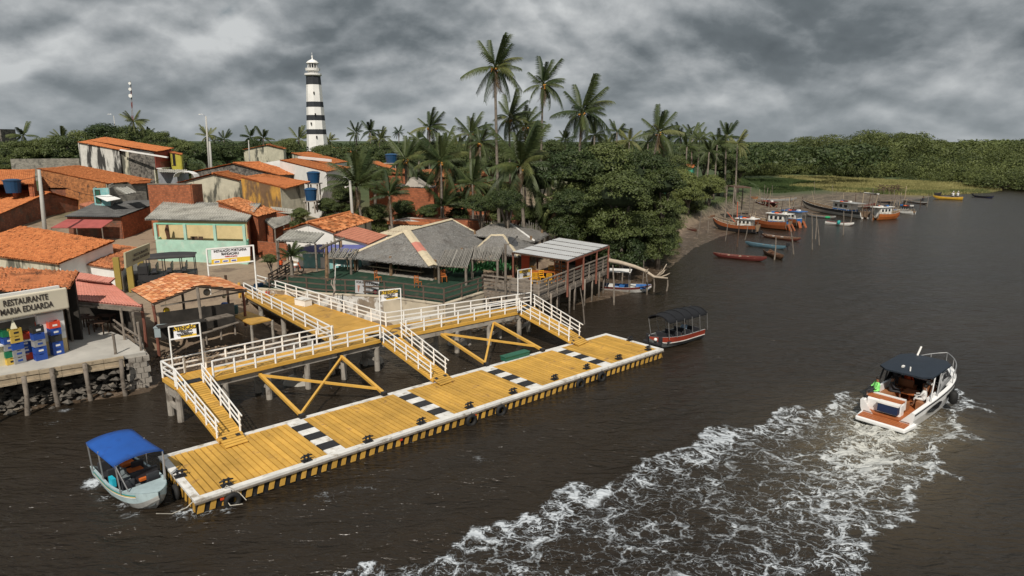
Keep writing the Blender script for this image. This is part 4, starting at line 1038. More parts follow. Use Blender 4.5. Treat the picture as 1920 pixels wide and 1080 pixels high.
h.roof([D(738, 345, 90), D(820, 349, 88), D(812, 352.5, 80), D(728, 349.5, 83)], FIBD, pw=.3)
q = [D(905, 342, 92), D(970, 340, 95), D(980, 352, 86), D(905, 358, 84)]
h = House('hidden_tile_house', 'dark brick house with a red tile roof behind the tall palm trunks', 'house', ((q[2]+q[3])/2)[:2]); h.roof(q, TILE_O); h.walls(q, [BRICKD]*4, 3)
# tile roof just behind the porch house
q = [P(405, 377, 7.5), P(447, 370, 7.5), P(522, 396, 6.4), P(483, 406, 6.4)]
h = House('rustic_tile_house', 'rustic house with uneven old orange tiles behind the porch house', 'house', ((q[2]+q[3])/2)[:2]); h.roof([q[1], q[0], q[3], q[2]], TILE_N, jit=.035); h.walls([q[1], q[0], q[3], q[2]], [BRICK]*4, 3)
for q, nm, lb in (([P(507, 387, 6.3), P(552, 392, 6.0), P(548, 401, 5.5), P(515, 398, 5.6)], 'grey_lean_to', 'upper small grey sheet lean-to behind the dark bush'),
                  ([P(492, 411, 5.9), P(545, 403, 5.9), P(546, 417, 5.1), P(514, 429, 4.9)], 'grey_yard_roof', 'grey sheet roof over an open yard beside the mint house')):
    h = House(nm, lb, 'shed', ((q[2]+q[3])/2)[:2]); h.roof(q, FIB, pw=.3, ph=1.8, amp=.05, jit=.004)
    h.walls(q, [BRICK, None, None, BRICK], 2.4)
    for x_ in (q[2], q[3], q[2].lerp(q[3], .5)): m = MB(); m.beam((x_.x, x_.y+.2, 2.2), (x_.x, x_.y+.2, x_.z-.05), .15); m.build('post', WOODG, h.t)
h = House('yard_brick_wall', 'low orange brick yard wall beside the leafy bush', 'wall', P(510, 460, 3)[:2])
h.wall(P(484, 452, 3.9), P(537, 457, 3.9), 2.2, BRICK, .2); m = MB(); p = P(524, 492, 2.3); m.beam(p, (p.x, p.y, 4.6), .14); m.build('post', WOODG, h.t)
# tiled house with grey porch
A = P(575, 418, 6.2); B = P(657, 398, 6.2); Rr = P(625, 436, 5.2); L = P(530, 432, 5.2)
h = House('tiled_cottage', 'white cottage with loose old orange tiles and a grey sheet porch', 'house', ((L+Rr)/2)[:2])
g3 = h.gable(A, B, L, Rr, [WPL, WPL, WPL, MOULDC], TILE_N, 2.2, jit=.04, amp=.05)
q = [P(545, 431, 5.65), P(609, 437, 5.4), P(590, 456, 5.0), P(517, 451, 5.2)]; h.roof(q, FIB, pw=.3, ph=2.5, amp=.05, jit=.004)
for x_ in (q[2], q[3]): m = MB(); m.beam((x_.x, x_.y+.2, 2.2), (x_.x, x_.y+.2, x_.z-.05), .15); m.build('post', WOODG, h.t)
wl = (Vector((g3[0].x, g3[0].y, 2.3)), Vector((g3[2].x, g3[2].y, 2.3))); opening(h.t, wl, 1.2, .3, .8, 2.0, 'door', DOORG)
q = [P(668, 425, 5.2), P(728, 441, 4.7), P(692, 458, 4.5), P(616, 438, 5.0)]
h = House('pink_roof_house', 'house with a smooth pinkish red sheet roof behind the white lamp pole', 'house', ((q[2]+q[3])/2)[:2])
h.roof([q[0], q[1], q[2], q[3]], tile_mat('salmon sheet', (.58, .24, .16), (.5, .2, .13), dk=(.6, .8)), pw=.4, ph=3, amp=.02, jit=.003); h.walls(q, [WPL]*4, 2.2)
q = [P(597, 458, 4.3), P(694, 459, 4.3), P(650, 474, 3.9), P(537, 470, 3.9)]
h = House('tarp_stall', 'market stall under a blue violet tarp', 'stall', ((q[2]+q[3])/2)[:2])
h.roof([q[0], q[1], q[2], q[3]], TARP, ribs=False)
for x_ in q: m = MB(); m.beam((x_.x, x_.y+.1, 2.1), (x_.x, x_.y+.1, x_.z-.05), .13); m.build('post', WOODP, h.t)
h.wall(q[0].lerp(q[3], .5)-Vector((0, 0, .6)), q[1].lerp(q[2], .4)-Vector((0, 0, .6)), 2.1, TEAL)
h.wall(P(560, 478, 3.2), P(610, 483, 3.2), 2.1, WPL)
q = [P(765, 407, 5.4), P(905, 411, 5.4), P(905, 418, 4.9), P(726, 415, 4.9)]
h = House('flat_roof_block', 'low building with a pale flat roof and an orange edge behind the thatched hut', 'house', ((q[2]+q[3])/2)[:2])
h.roof(q, CONCL, ribs=False); h.walls(q, [BRICK, BRICK, BLOCK, BRICK], 3, inset=(.1,)*4)
m = MB(); m.beam(P(726, 417, 4.8), P(806, 419, 4.8), .2, .35); m.build('tile_edge', TILE_O, h.t)
q = [P(752, 423, 4.8), P(850, 425, 4.8), P(800, 445, 4.0), P(706, 440, 4.0)]
h = House('cream_sheet_shed', 'shed with a cream corrugated sheet roof behind the hut ridge', 'shed', ((q[2]+q[3])/2)[:2])
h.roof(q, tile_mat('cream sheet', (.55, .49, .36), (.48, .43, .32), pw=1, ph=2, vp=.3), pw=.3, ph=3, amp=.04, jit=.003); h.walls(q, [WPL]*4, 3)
# far turquoise house by the mangrove
q = [D(1240, 296, 158), D(1304, 309, 156), D(1300, 315, 150), D(1236, 302, 152)]
h = House('turquoise_house', 'turquoise house with a thin red roof beyond the big dark trees', 'house', ((q[2]+q[3])/2)[:2])
h.roof(q, TILE); h.walls(q, [mat('turquoise plaster', (.06, .33, .22), .8, .1)]*4, 4, inset=(.2,)*4)
wl = (D(1270, 328, 150.6), D(1296, 329, 150)); wl[1].z = wl[0].z; opening(h.t, wl, 1.3, .2, .9, 1, 'window')
# far left concrete water tower
c_ = D(10, 262, 170); t_ = thing('far_tower_house', (c_.x, c_.y, gz(c_.x, c_.y)), 'dark square building top above the trees at the far left edge', 'building')
m = MB(); m.box((c_.x-2, c_.y, c_.z+.9), (6, 5, 3.2)); m.build('upper_room', STONEW, t_)
for dx in (-4.5, .5): m = MB(); m.box((c_.x+dx, c_.y-2, (c_.z-1+4)/2), (.6, .6, c_.z-5)); m.build('pillar', CONC, t_)
c_ = D(673/1, 300, 98)
for px, py, dd, lb, r_, st in ((588, 334, 86, 'large blue water tank on a stand beside the ochre house, upper one', .8, 2.2), (583, 366, 78, 'blue water tank on the lower stand beside the dark bush', .7, 1.4), (734, 298, 110, 'blue water tank on a tall stand among the palms', 1.0, 2.5)):
    p = D(px, py, dd); tank((p.x, p.y, p.z-st-.6), lb, r_, 1.2, st)

# ------------------------------------------------------------------ lighthouse
c_ = D(596, 290, 190); zb_ = 8.0; lt = thing('lighthouse', (c_.x, c_.y, zb_), 'tall tapering white lighthouse with four black bands and a railed lantern', 'lighthouse')
LW = mat('white lighthouse paint', (.8, .79, .76), .6, .08, .4, (.35, .33, .3), (.62, .8), .6, streak=True); LB = mat('black lighthouse paint', (.03, .033, .038), .6, .2, .8)
def yz(y): return D(590, y, 190).z
ztop, zbase = yz(141), zb_
def rad(z): return 1.85+(ztop-z)/(ztop-yz(285))*(2.85-1.85)
zs = [zb_, yz(252), yz(242.5), yz(226), yz(216), yz(201), yz(191), yz(159), yz(143)]
for i in range(8):
    m = MB(); z0, z1 = zs[i], zs[i+1]; m.lathe((c_.x, c_.y, 0), [(rad(z0), z0), (rad(z1), z1)], 8, R(10)); m.build('tower_band', LB if i % 2 else LW, lt)
zt = zs[-1]
m = MB(); m.lathe((c_.x, c_.y, 0), [(1.9, zt), (2.25, zt+.35*.7), (2.25, zt+1.0*.7), (2.1, zt+1.0*.7), (2.1, zt+.4*.7)], 16); m.build('lower_gallery', LW, lt)
m = MB(); m.lathe((c_.x, c_.y, 0), [(1.35, zt+.4*.7), (1.35, zt+1.9*.7), (1.9, zt+2.0*.7), (1.95, zt+2.9*.7), (1.7, zt+2.9*.7)], 16); m.build('upper_gallery', LW, lt)
m = MB(); m.lathe((c_.x, c_.y, 0), [(1.1, zt+2.6*.7), (1.1, zt+4.7*.7)], 12); m.build('lantern_glass', GLASS, lt)
m = MB()
for k in range(12): a_ = k*math.pi/6; m.beam((c_.x+1.3*math.cos(a_), c_.y+1.3*math.sin(a_), zt+2.8*.7), (c_.x+1.3*math.cos(a_), c_.y+1.3*math.sin(a_), zt+4.7*.7), .12)
m.build('lantern_bars', LW, lt)
m = MB(); m.lathe((c_.x, c_.y, 0), [(1.65, zt+4.6*.7), (1.6, zt+4.9*.7), (1.2, zt+5.5*.7), (.6, zt+5.95*.7), (.15, zt+6.2*.7), (.12, zt+7.3*.7)], 14); m.sph((c_.x, c_.y, zt+7.2*.7), .25); m.cyl((c_.x, c_.y, zt+7*.7), (c_.x, c_.y, zt+8.6*.7), .04); m.build('dome', LW, lt, smooth=True)
for y_, dx in ((175, .5), (215, .6), (232, -.6), (257, .7)):
    z_ = yz(y_); m = MB(); m.box((c_.x+dx, c_.y-rad(z_)*.96, z_), (.28, .5, .6)); m.build('window', DARKIN, lt)
# ------------------------------------------------------------------ restaurant on the quay (left)
SZ = 2.1
qa, qb = P(273, 660, SZ), P(-60, 714, SZ)
h = thing('restaurant', (P(80, 670, SZ).x, P(80, 670, SZ).y, SZ), 'open-fronted restaurant with white wall and large cream name sign above stacked crates', 'restaurant')
fr_, fl_ = P(127, 657, SZ), P(-70, 702, SZ)
dv = (fr_-fl_).normalized(); on = Vector((dv.y, -dv.x, 0))       # outward, to the water
slab_t = thing('quay_slab', (qa.x, qa.y, 0), 'worn concrete quay slab edged with old timber on crooked posts', 'quay')
bk1, bk2 = P(262, 622, SZ), P(-60, 640, SZ)+Vector((-2, 6, 0))
m = MB(); m.prism([tuple(x_[:2]) for x_ in (qb, qa, P(236, 632, SZ), P(150, 600, SZ), bk2)], SZ-.22, SZ); m.build('slab', CONCL, slab_t)
qd = (qa-qb).normalized(); qo = Vector((qd.y, -qd.x, 0))
for k, (z_, o_, w_) in enumerate(((SZ-.1, .1, .2), (SZ-.36, .06, .24), (SZ-.52, .16, .1))):
    m = MB(); n_ = 7
    for i in range(n_):
        a_ = qb.lerp(qa, i/n_*.86); b_ = qb.lerp(qa, (i+.985)/n_*.86)
        m = MB(); m.beam(Vector((a_.x, a_.y, z_+rr.uniform(-.02, .02)))+qo*o_, Vector((b_.x, b_.y, z_+rr.uniform(-.02, .02)))+qo*o_, .14, w_); m.build('edge_timber', WOODP, slab_t)
# block pier at the right corner, of courses
for r_ in range(6):
    for i in range(3):
        a_ = qb.lerp(qa, .867+i*.045+(.02 if r_ % 2 else 0)); b_ = qb.lerp(qa, .867+i*.045+.041+(.02 if r_ % 2 else 0)); z_ = .1+r_*.33
        m = MB(); m.beam(Vector((a_.x, a_.y, z_))-qo*.45, Vector((b_.x, b_.y, z_))-qo*.45, 1.1+rr.uniform(-.05, .05), .31); m.build('block', CONC, slab_t)
sideR = P(262, 622, SZ)
for r_ in range(6):
    for i in range(5):
        a_ = qa.lerp(sideR, i/5+.01); b_ = qa.lerp(sideR, (i+.97)/5); z_ = .1+r_*.33
        m = MB(); m.beam(Vector((a_.x, a_.y, z_))+Vector((-.2, 0, 0)), Vector((b_.x, b_.y, z_))+Vector((-.2, 0, 0)), .35+rr.uniform(-.05, .05), .31); m.build('block', CONC, slab_t)
for (tx, ty), (bx, by) in (((44, 722), (52, 782)), ((103, 690), (110, 765)), ((163, 698), (171, 754)), ((230, 690), (236, 745)), ((-20, 735), (-12, 800))):
    b_ = P(bx, by, -.1); t_ = b_+Vector((rr.uniform(-.15, .1), .1, SZ+.1)); m = MB(); mid = b_.lerp(t_, .5)+Vector((rr.uniform(-.06, .06), 0, 0))
    m.path([b_-Vector((0, 0, .8)), b_, mid, t_], [.14, .13, .11, .12], 8); m.build('post', WOODG, slab_t, smooth=True)
# dark rubble bank under the quay
def rocks(name, pts, n, r0, r1, material, label=None, cat=None, kind='stuff', zf=None, squash=.6, seed=1):
    rg = random.Random(seed); m = MB(); base = [(1, 0, 0), (-1, 0, 0), (0, 1, 0), (0, -1, 0), (0, 0, 1), (0, 0, -1)]
    fs = [(0, 2, 4), (2, 1, 4), (1, 3, 4), (3, 0, 4), (2, 0, 5), (1, 2, 5), (3, 1, 5), (0, 3, 5)]
    for i in range(n):
        f_ = rg.random()*(len(pts)-1); k = int(f_); a_, b_ = pts[k], pts[k+1]
        p = a_.lerp(b_, f_-k); w_ = rg.uniform(0, 1); off = Vector((rg.gauss(0, .35), rg.gauss(0, .35), 0))*2
        p = p+off; z_ = (zf(p) if zf else gz(p.x, p.y))+rg.uniform(-.1, .12); r_ = rg.uniform(r0, r1); rot = Matrix.Rotation(rg.uniform(0, 6), 3, 'Z') @ Matrix.Rotation(rg.uniform(-.5, .5), 3, 'X')
        vs = [rot @ Vector((x_*r_*rg.uniform(.7, 1.2), y_*r_*rg.uniform(.7, 1.2), zz_*r_*squash*rg.uniform(.7, 1.2)))+Vector((p.x, p.y, z_)) for x_, y_, zz_ in base]
        m.add(vs, fs)
    o = m.build(name, material, None, kind=kind)
    if label: o['label'] = label
    return o
rocks('rubble_bank', [P(-40, 770, 0), P(60, 752, 0), P(150, 735, 0), P(235, 722, 0)], 900, .1, .32, STONE, zf=lambda p: rr.uniform(0, .5), seed=4)
rocks('rubble_bank', [P(-40, 740, .6), P(60, 722, .6), P(150, 712, .6), P(230, 705, .6)], 700, .15, .4, STONE, zf=lambda p: rr.uniform(.4, 1.3), seed=5)
rocks('shells_and_debris', [P(280, 655, 1), P(330, 650, 1), P(400, 640, 1), P(450, 630, 1)], 900, .04, .14, mat('shells and litter', (.3, .22, .15), .9, .5, 6, (.1, .07, .05), (.45, .6), 5, rnd=0), seed=6)
rocks('shells_and_debris', [P(290, 690, .4), P(370, 668, .4), P(450, 650, .4)], 500, .03, .1, MATS['shells and litter'], seed=7)
rocks('rubble_bank', [P(640, 640, .3), P(720, 630, .3), P(800, 615, .3), P(900, 607, .3), P(980, 595, .3)], 500, .06, .22, STONE, seed=8)
# building
H1 = 5.9
def wpt(u, z, o_=0.): p = fl_+dv*u+on*o_; return Vector((p.x, p.y, z))
LF = (fr_-fl_).length
m = MB(); m.beam(wpt(LF-1.35, SZ+1.35), wpt(LF, SZ+1.35), .2, 2.7); m.build('wall_pier', WPL, h)
m = MB(); m.beam(wpt(LF-1.36, SZ+.4, .01), wpt(LF-.005, SZ+.4, .01), .2, .8); m.build('painted_dado', CREAM, h)
m = MB(); m.beam(wpt(0, SZ+.55), wpt(LF-1.35, SZ+.55), .2, 1.1); m.build('counter_wall', mat('pale yellow plaster', (.66, .6, .4), .8, .1), h)
m = MB(); m.beam(wpt(0, SZ+1.13, .05), wpt(LF-1.3, SZ+1.13, .05), .4, .08); m.build('counter_top', WPL, h)
m = MB(); m.beam(wpt(0, H1-.7), wpt(LF, H1-.7), .2, 1.5); m.build('fascia_wall', WPL, h)
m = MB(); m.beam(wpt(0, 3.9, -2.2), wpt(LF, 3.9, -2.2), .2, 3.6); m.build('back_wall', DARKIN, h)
m = MB(); e0 = wpt(LF, SZ); m.beam(e0+Vector((0, 0, 1.5)), e0-on*5+Vector((0, 0, 1.5)), .2, 3.0); m.build('side_wall', WOODD, h)  # wall coloured dark to stand in for the shade under the roof
m = MB(); m.beam(wpt(LF-5.4, SZ+1.2), wpt(LF-5.4, SZ+2.5), .06); m.build('mullion', WOODD, h)
# sign
st = thing('restaurant_sign', wpt(LF-3, 5), 'wide cream sign reading RESTAURANTE MARIA EDUARDA above the counter', 'sign')
s1_, s2_ = P(127.5, 575, 4.72), P(-45, 603, 4.72); s1_ = wpt(LF+.25, 4.55, .35); z0, z1 = 4.62, 5.85
k0 = wpt(LF-6.2, 0, .35)
m = MB(); m.beam(Vector((k0.x, k0.y, (z0+z1)/2)), Vector((s1_.x, s1_.y, (z0+z1)/2)), .18, z1-z0)
so = m.build('sign_board', SIGNC, st)
bv = so.modifiers.new('b', 'BEVEL'); bv.width = .12; bv.segments = 3
cx_ = wpt(LF-1.85, 5.28, .46)
text('RESTAURANTE', .46, cx_+Vector((0, 0, .22)), dv, (0, 0, 1), SIGNT, st, sx=.7); text('MARIA EDUARDA', .46, cx_-Vector((0, 0, .24)), dv, (0, 0, 1), SIGNT, st, sx=.7)
# crates
cc = dict(b=mat('blue crate', (.02, .07, .32), .5, .12), g=mat('green crate', (.01, .16, .07), .5, .12), y=mat('yellow crate', (.62, .42, .08), .5, .12), r=mat('red crate', (.62, .07, .03), .5, .12), s=mat('grey crate', (.28, .28, .28), .6, .12), k=mat('black crate', (.03, .03, .03), .5, .1))
names = dict(b='blue', g='green', y='yellow', r='red', s='grey', k='black')
def crate(c, rz, key, w_, d_, hh, label, mark):
    t_ = thing('bottle_crate', c, label, 'crate', 'stacked plastic bottle crates')
    m = MB(); M_ = Matrix.Translation(c) @ Matrix.Rotation(rz, 4, 'Z'); th = .02
    for (x_, y_, sx, sy) in ((0, -d_/2+th/2, w_, th), (0, d_/2-th/2, w_, th), (-w_/2+th/2, 0, th, d_-2*th), (w_/2-th/2, 0, th, d_-2*th)):
        m.box((x_, y_, hh*.42), (sx, sy, hh*.8), M=M_); m.box((x_, y_, hh-.012), (sx+.008, sy+.008 if sy > th else sy, .024), M=M_)
    m.box((0, 0, .012), (w_-.05, d_-.05, .02), M=M_)
    for sx in (-1, 1): m.box((sx*w_*.34, -d_/2+th/2, hh*.88), (w_*.3, th*.9, .06), M=M_); m.box((sx*w_*.34, d_/2-th/2, hh*.88), (w_*.3, th*.9, .06), M=M_)
    m.build('crate_shell', cc[key], t_)
    if mark:
        m = MB(); m.box((0, -d_/2-.004, hh*.45), (w_*.42, .006, hh*.26), M=M_); m.build('label_print', WHT if key != 'y' and key != 's' else cc['b'] if key == 's' else cc['k'], t_)
    return t_
stacks = [((19, 684), 'ygsbg', 'first stack from the left'), ((33, 682), 'ssbyy', 'stack crowned by the paper cone'), ((50, 677), 'rbbr', 'narrow stack behind the paper cone'), ((60, 673), 'ssrk', 'fourth stack from the left'),
          ((74, 676), 'bbsbk', 'big front stack of blue crates'), ((88, 668), 'yyskr', 'stack behind the big blue one'), ((105, 666), 'bbkbr', 'stack against the white wall')]
cz = {}
for (px, py), keys, lb in stacks:
    p = P(px+3, py-2, SZ); w_, d_, hh = (.56, .42, .39); wz = math.atan2(dv.y, dv.x)
    if px in (60, 50, 88): p = p-on*.22
    for i, k in enumerate(keys):
        pos = ['bottom', 'second', 'middle' if len(keys) == 5 else 'third', 'fourth' if len(keys) == 5 else 'top', 'top'][i]
        crate(Vector((p.x, p.y, SZ+i*hh)), wz+rr.uniform(-.06, .06), k, w_, d_, hh, f'{names[k]} bottle crate, {pos} one of the {lb}', (i+px) % 3 != 2)
    if px == 33:
        m = MB(); m.lathe((p.x, p.y, SZ+5*hh+.0), [(.2, .0), (.01, .55)], 4); tag(m.build('paper_cone', mat('cream paper', (.7, .66, .5), .9, .05), None, loc=(p.x, p.y, SZ+5*hh)), 'pale pointed cone standing on the yellow crates', 'cone')
# pink sheet canopy over the terrace, walls behind painted near-black for its shade
q = [P(137, 512, 5.0), P(207, 530, 4.75), P(266, 575, 3.95), P(128, 562, 4.3)]
h2 = House('terrace_canopy', 'open terrace roofed with pink painted sheets on grey timber posts', 'canopy', ((q[2]+q[3])/2)[:2])
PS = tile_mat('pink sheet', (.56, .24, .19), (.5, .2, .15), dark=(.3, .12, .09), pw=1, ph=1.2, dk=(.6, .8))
h2.roof([q[0], q[1], q[2], q[3]], PS, pw=.18, ph=1.3, amp=.02, jit=.003)
h2.roof([P(150, 511, 5.3), P(217, 521, 5.1), P(205, 531, 4.85), P(134, 522, 5.0)], PS, pw=.18, ph=1.3, amp=.02, jit=.003)
m = MB(); m.beam(P(130, 566, 4.15), P(266, 580, 3.82), .12, .18); m.build('eave_beam', WOODG, h2.t)
m = MB(); m.beam(P(120, 571, 4.1), P(262, 583, 3.7), .1, .12); m.build('eave_beam', WOODG, h2.t)
for (tx, ty, bx, by, tz) in ((262, 580, 265, 657, 3.8), (230, 580, 234, 637, 4.1), (212, 615, 217, 664, 3.3), (250, 575, 256, 640, 3.9), (133, 566, 136, 640, 4.2)):
    b_ = P(bx, by, SZ); m = MB(); m.path([b_, (b_.x, b_.y, SZ+.8), (b_.x-.02, b_.y, tz)], [.08, .07, .08], 7); m.build('post', WOODG, h2.t)
for z_ in (.35, .8):
    m = MB(); a_, b_ = P(265, 657, SZ), P(234, 637, SZ); m.beam(a_+Vector((0, 0, z_)), b_+Vector((0, 0, z_)), .06, .1); b2 = P(215, 622, SZ); m.beam(b_+Vector((0, 0, z_)), b2+Vector((0, 0, z_)), .06, .1); m.build('rail', WOODG, h2.t)
h2.wall(P(150, 600, SZ)+Vector((0, 0, 2.4)), P(236, 604, SZ)+Vector((0, 0, 2.2)), SZ-.1, DARKIN)
h2.wall(P(236, 604, SZ)+Vector((0, 0, 2.2)), P(247, 625, SZ)+Vector((0, 0, .4)), SZ-.1, DARKIN)
for i, (px, py) in enumerate(((150, 612), (172, 616), (200, 612), (186, 625))):
    p = P(px, py, SZ); t_ = thing('dining_table', p, ['dark dining table nearest the white pier under the canopy', 'dining table in the shade, second from the pier', 'dining table deep under the canopy near the far posts', 'dining table by the sunlit edge of the terrace'][i], 'table', 'tables in the shaded terrace')
    m = MB(); m.box((p.x, p.y, SZ+.74), (1.1, .7, .05)); m.build('table_top', WOODD, t_)
    for sx in (-.45, .45):
        for sy in (-.27, .27): m = MB(); m.box((p.x+sx, p.y+sy, SZ+.355), (.06, .06, .71)); m.build('leg', WOODD, t_)
# roofs of the restaurant
rq = [([P(-60, 497, 6.7), P(150, 508, 6.3), P(131, 540, 5.6), P(-70, 549, 5.8)], 'restaurant_tiles')]
hr = House('restaurant_roof', 'rough old orange tile roof over the restaurant kitchen behind the sign', 'roof', ((rq[0][0][2]+rq[0][0][3])/2)[:2])
hr.roof(rq[0][0], TILE_O, jit=.035, amp=.05); hr.walls(rq[0][0], [DARKIN, None, None, None], SZ)
q = [P(0, 418, 6.9), P(218, 452, 6.9), P(110, 495, 5.9), P(-60, 478, 5.9)]
q = [P(40, 424, 6.2), P(217, 452, 5.4), P(110, 495, 4.7), P(-90, 470, 5.5)]
hr = House('dining_hall', 'long hall with a broad sunlit orange tile roof behind the restaurant', 'house', ((q[2]+q[3])/2)[:2])
hr.roof(q, TILE, jit=.02, amp=.045); hr.walls(q, [WPL, WPL, MOULDC, WPL], SZ)
q = [P(212, 458, 4.7), P(270, 465, 4.5), P(229, 507, 3.9), P(130, 491, 4.1)]
hr = House('side_dining_room', 'side room with an orange tile roof and white eave wall by the olive columns', 'house', ((q[2]+q[3])/2)[:2])
hr.roof(q, TILE_O, jit=.02, amp=.045); hr.walls(q, [WPL, WPL, WPL, WPL], SZ, inset=(.2, .3, .3, .1))
for i, (px, py, x2, y2) in enumerate(((222, 503, 225, 548), (243, 500, 248, 545), (263, 490, 268, 530))):
    b_ = P(x2, y2, 2.2); z_ = 5.0; m = MB(); m.box((b_.x, b_.y, (z_+2.1)/2), (.42, .36, z_-2.1), .3); tag(m.build('olive_column', OLIVE, None, loc=(b_.x, b_.y, 2.1)), ['olive yellow square column at the corner of the side dining room', 'middle olive column under the tilted restaurant sign', 'right hand olive column behind the tilted restaurant sign'][i], 'column', 'olive columns holding the roadside sign')
# roadside sign
a0, a1 = P(237, 503, 4.3), P(281, 482, 4.3); a0 = D(237, 503, 48.5); a1 = D(281, 483, 51.5); b1_ = D(281, 456, 51.5); b0_ = D(235, 474, 48.5)
st = thing('roadside_sign', a0, 'olive cream board with RESTAURANTE MARIA EDUARDA tilted above the olive columns', 'sign')
dn = (a1-a0).normalized(); nn_ = dn.cross(Vector((0, 0, 1))).normalized()
m = MB(); m.add([a0, a1, b1_, b0_]+[x_-nn_*.15 for x_ in (a0, a1, b1_, b0_)], [(0, 1, 2, 3), (7, 6, 5, 4), (0, 4, 5, 1), (1, 5, 6, 2), (2, 6, 7, 3), (3, 7, 4, 0)]); m.build('sign_board', mat('olive cream sign board', (.42, .38, .25), .6, .1), st)
cm = (a0+a1+b0_+b1_)/4+nn_*.09+dn*.25
text('RESTAURANTE', .27, cm+Vector((0, 0, .15)), dn, (0, 0, 1), SIGNT, st); text('MARIA EDUARDA', .27, cm-Vector((0, 0, .17)), dn, (0, 0, 1), SIGNT, st)

# ------------------------------------------------------------------ tiled shack
A = P(374, 535, 5.0); B = P(326, 512, 5.05); L = P(287, 569, 4.0); Rr = P(464, 544, 4.25)
k = House('tiled_shack', 'open wooden shack by the jetty under a gabled roof of flat pale orange tiles', 'shack', P(375, 600, 2)[:2])
L2 = L+(B-A); R2 = Rr+(B-A); print('shack', A, B, L, Rr, (A-B).length)
# each tile a piece: courses down both slopes
def tile_slope(a, b, c_, d_, nu, nv, parent, seed):
    rg = random.Random(seed); n = ((b-a).cross(d_-a)).normalized(); n = -n if n.z < 0 else n
    base = None
    for j in range(nv):
        for i in range(nu):
            u0 = (i+(.5 if j % 2 else 0))/nu; u1 = u0+.96/nu; v0 = j/nv-.01; v1 = (j+1.12)/nv
            u1 = min(u1, 1.0); u0 = min(u0, .999)
            if u1-u0 < .2/nu: continue
            def pt(u, v): return a.lerp(b, u).lerp(d_.lerp(c_, u), v)
            h0 = .0+rg.uniform(0, .012); h1 = .045+rg.uniform(0, .03); s_ = rg.uniform(-.004, .004)
            m = MB(); p = [pt(u0+s_, v0)+n*h0, pt(u1+s_, v0)+n*h0, pt(u1, v1)+n*h1, pt(u0, v1)+n*h1]
            mid0 = (p[0]+p[1])/2+n*.03; mid1 = (p[3]+p[2])/2+n*.03
            m.add([p[0], mid0, p[1], p[2], mid1, p[3]]+[x_-n*.02 for x_ in (p[2], mid1, p[3])], [(0, 1, 4, 5), (1, 2, 3, 4), (5, 4, 7, 8), (4, 3, 6, 7)]); m.build('tile', SHT[rg.randrange(4)], parent)
SHT = [mat('shack tile %d' % i, c, .85, .15, 3, (.2, .08, .04), (.6, .8), 3, rnd=.12) for i, c in enumerate(((.62, .28, .12), (.55, .2, .075), (.68, .36, .19), (.48, .17, .07)))]
tile_slope(A, B, L2, L, 13, 11, k.t, 1); tile_slope(A, B, R2, Rr, 13, 8, k.t, 2)
m = MB(); m.slab([A-Vector((0, 0, .03)), B-Vector((0, 0, .03)), L2-Vector((0, 0, .03)), L-Vector((0, 0, .03))], .04); m.slab([A-Vector((0, 0, .03)), B-Vector((0, 0, .03)), R2-Vector((0, 0, .03)), Rr-Vector((0, 0, .03))], .04); m.build('roof_boards', WOODD, k.t)
for f_ in (.03, .97):
    for e_ in (L, Rr):
        a_ = A.lerp(B, f_); b_ = (e_+(B-A)*f_); m = MB(); m.beam(a_-Vector((0, 0, .12)), b_-Vector((0, 0, .12)), .08, .12); m.build('rafter', WOODG, k.t)
m = MB(); m.beam(L+Vector((.3, .3, -.25)), Rr+Vector((-.3, .3, -.15)), .08, .1); m.build('tie_beam', WOODG, k.t)
for (px, py, bx, by, tz, mt) in ((295, 0, 296, 645, 3.9, WOODR), (378, 0, 381, 645, 4.9, WOODG), (455, 0, 459, 590, 4.0, WOODR), (265, 0, 272, 628, 4.0, WOODR), (340, 0, 345, 585, 4.5, WOODG), (425, 0, 428, 570, 4.2, WOODD)):
    zz_ = 2.0 if by < 640 else 1.2; b_ = P(bx, by, zz_); m = MB(); m.path([(b_.x, b_.y, zz_-.8), (b_.x+.03, b_.y, 2.8), (b_.x-.03, b_.y, tz)], [.1, .09, .1], 7); m.build('post', mt, k.t)
fl0 = [P(300, 660, 1.5), P(455, 610, 1.7), P(430, 572, 2.0), P(300, 600, 2.0)]
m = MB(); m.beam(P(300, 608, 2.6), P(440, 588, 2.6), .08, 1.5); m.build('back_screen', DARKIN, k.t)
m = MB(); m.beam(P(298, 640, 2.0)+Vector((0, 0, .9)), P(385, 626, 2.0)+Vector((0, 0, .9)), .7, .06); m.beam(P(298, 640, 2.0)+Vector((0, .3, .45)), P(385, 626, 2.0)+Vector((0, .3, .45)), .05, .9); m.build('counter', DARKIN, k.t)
m = MB(); m.beam(P(385, 600, 2.8), P(432, 590, 2.8), .8, .06); m.build('shelf', WOODG, k.t)
def small(nm, m_, material, c, label, cat, group=None, smooth=False):
    o = m_.build(nm, material, None, loc=c, smooth=smooth); tag(o, label, cat, group); return o
for i, (px, py, r_, c_) in enumerate(((388, 548, .24, (.6, .58, .52)), (420, 556, .13, (.6, .55, .35)), (312, 582, .2, (.7, .45, .02)))):
    p = D(px, py, [45, 46.5, 42.5][i]); m = MB(); m.sph(p, r_, 12, 8); m.cyl(p, p+Vector((0, 0, .8)), .01, n=4)
    small('hanging_buoy', m, mat('buoy %d' % i, c_, .5, .1), p, ['large off-white ball buoy hanging under the shack gable', 'small cream ball buoy hanging near the right post of the shack', 'yellow ball buoy hanging in the dark of the shack'][i], 'buoy', smooth=True)
p = P(311, 622, 2.2); m = MB(); m.box((p.x, p.y, 2.25), (1.1, .75, .6), .15); m.box((p.x, p.y, 2.58), (1.16, .8, .07), .15); small('ice_box', m, mat('grey blue box', (.3, .36, .38), .6, .1), (p.x, p.y, 1.9), 'grey blue ice box under the shack front', 'box')
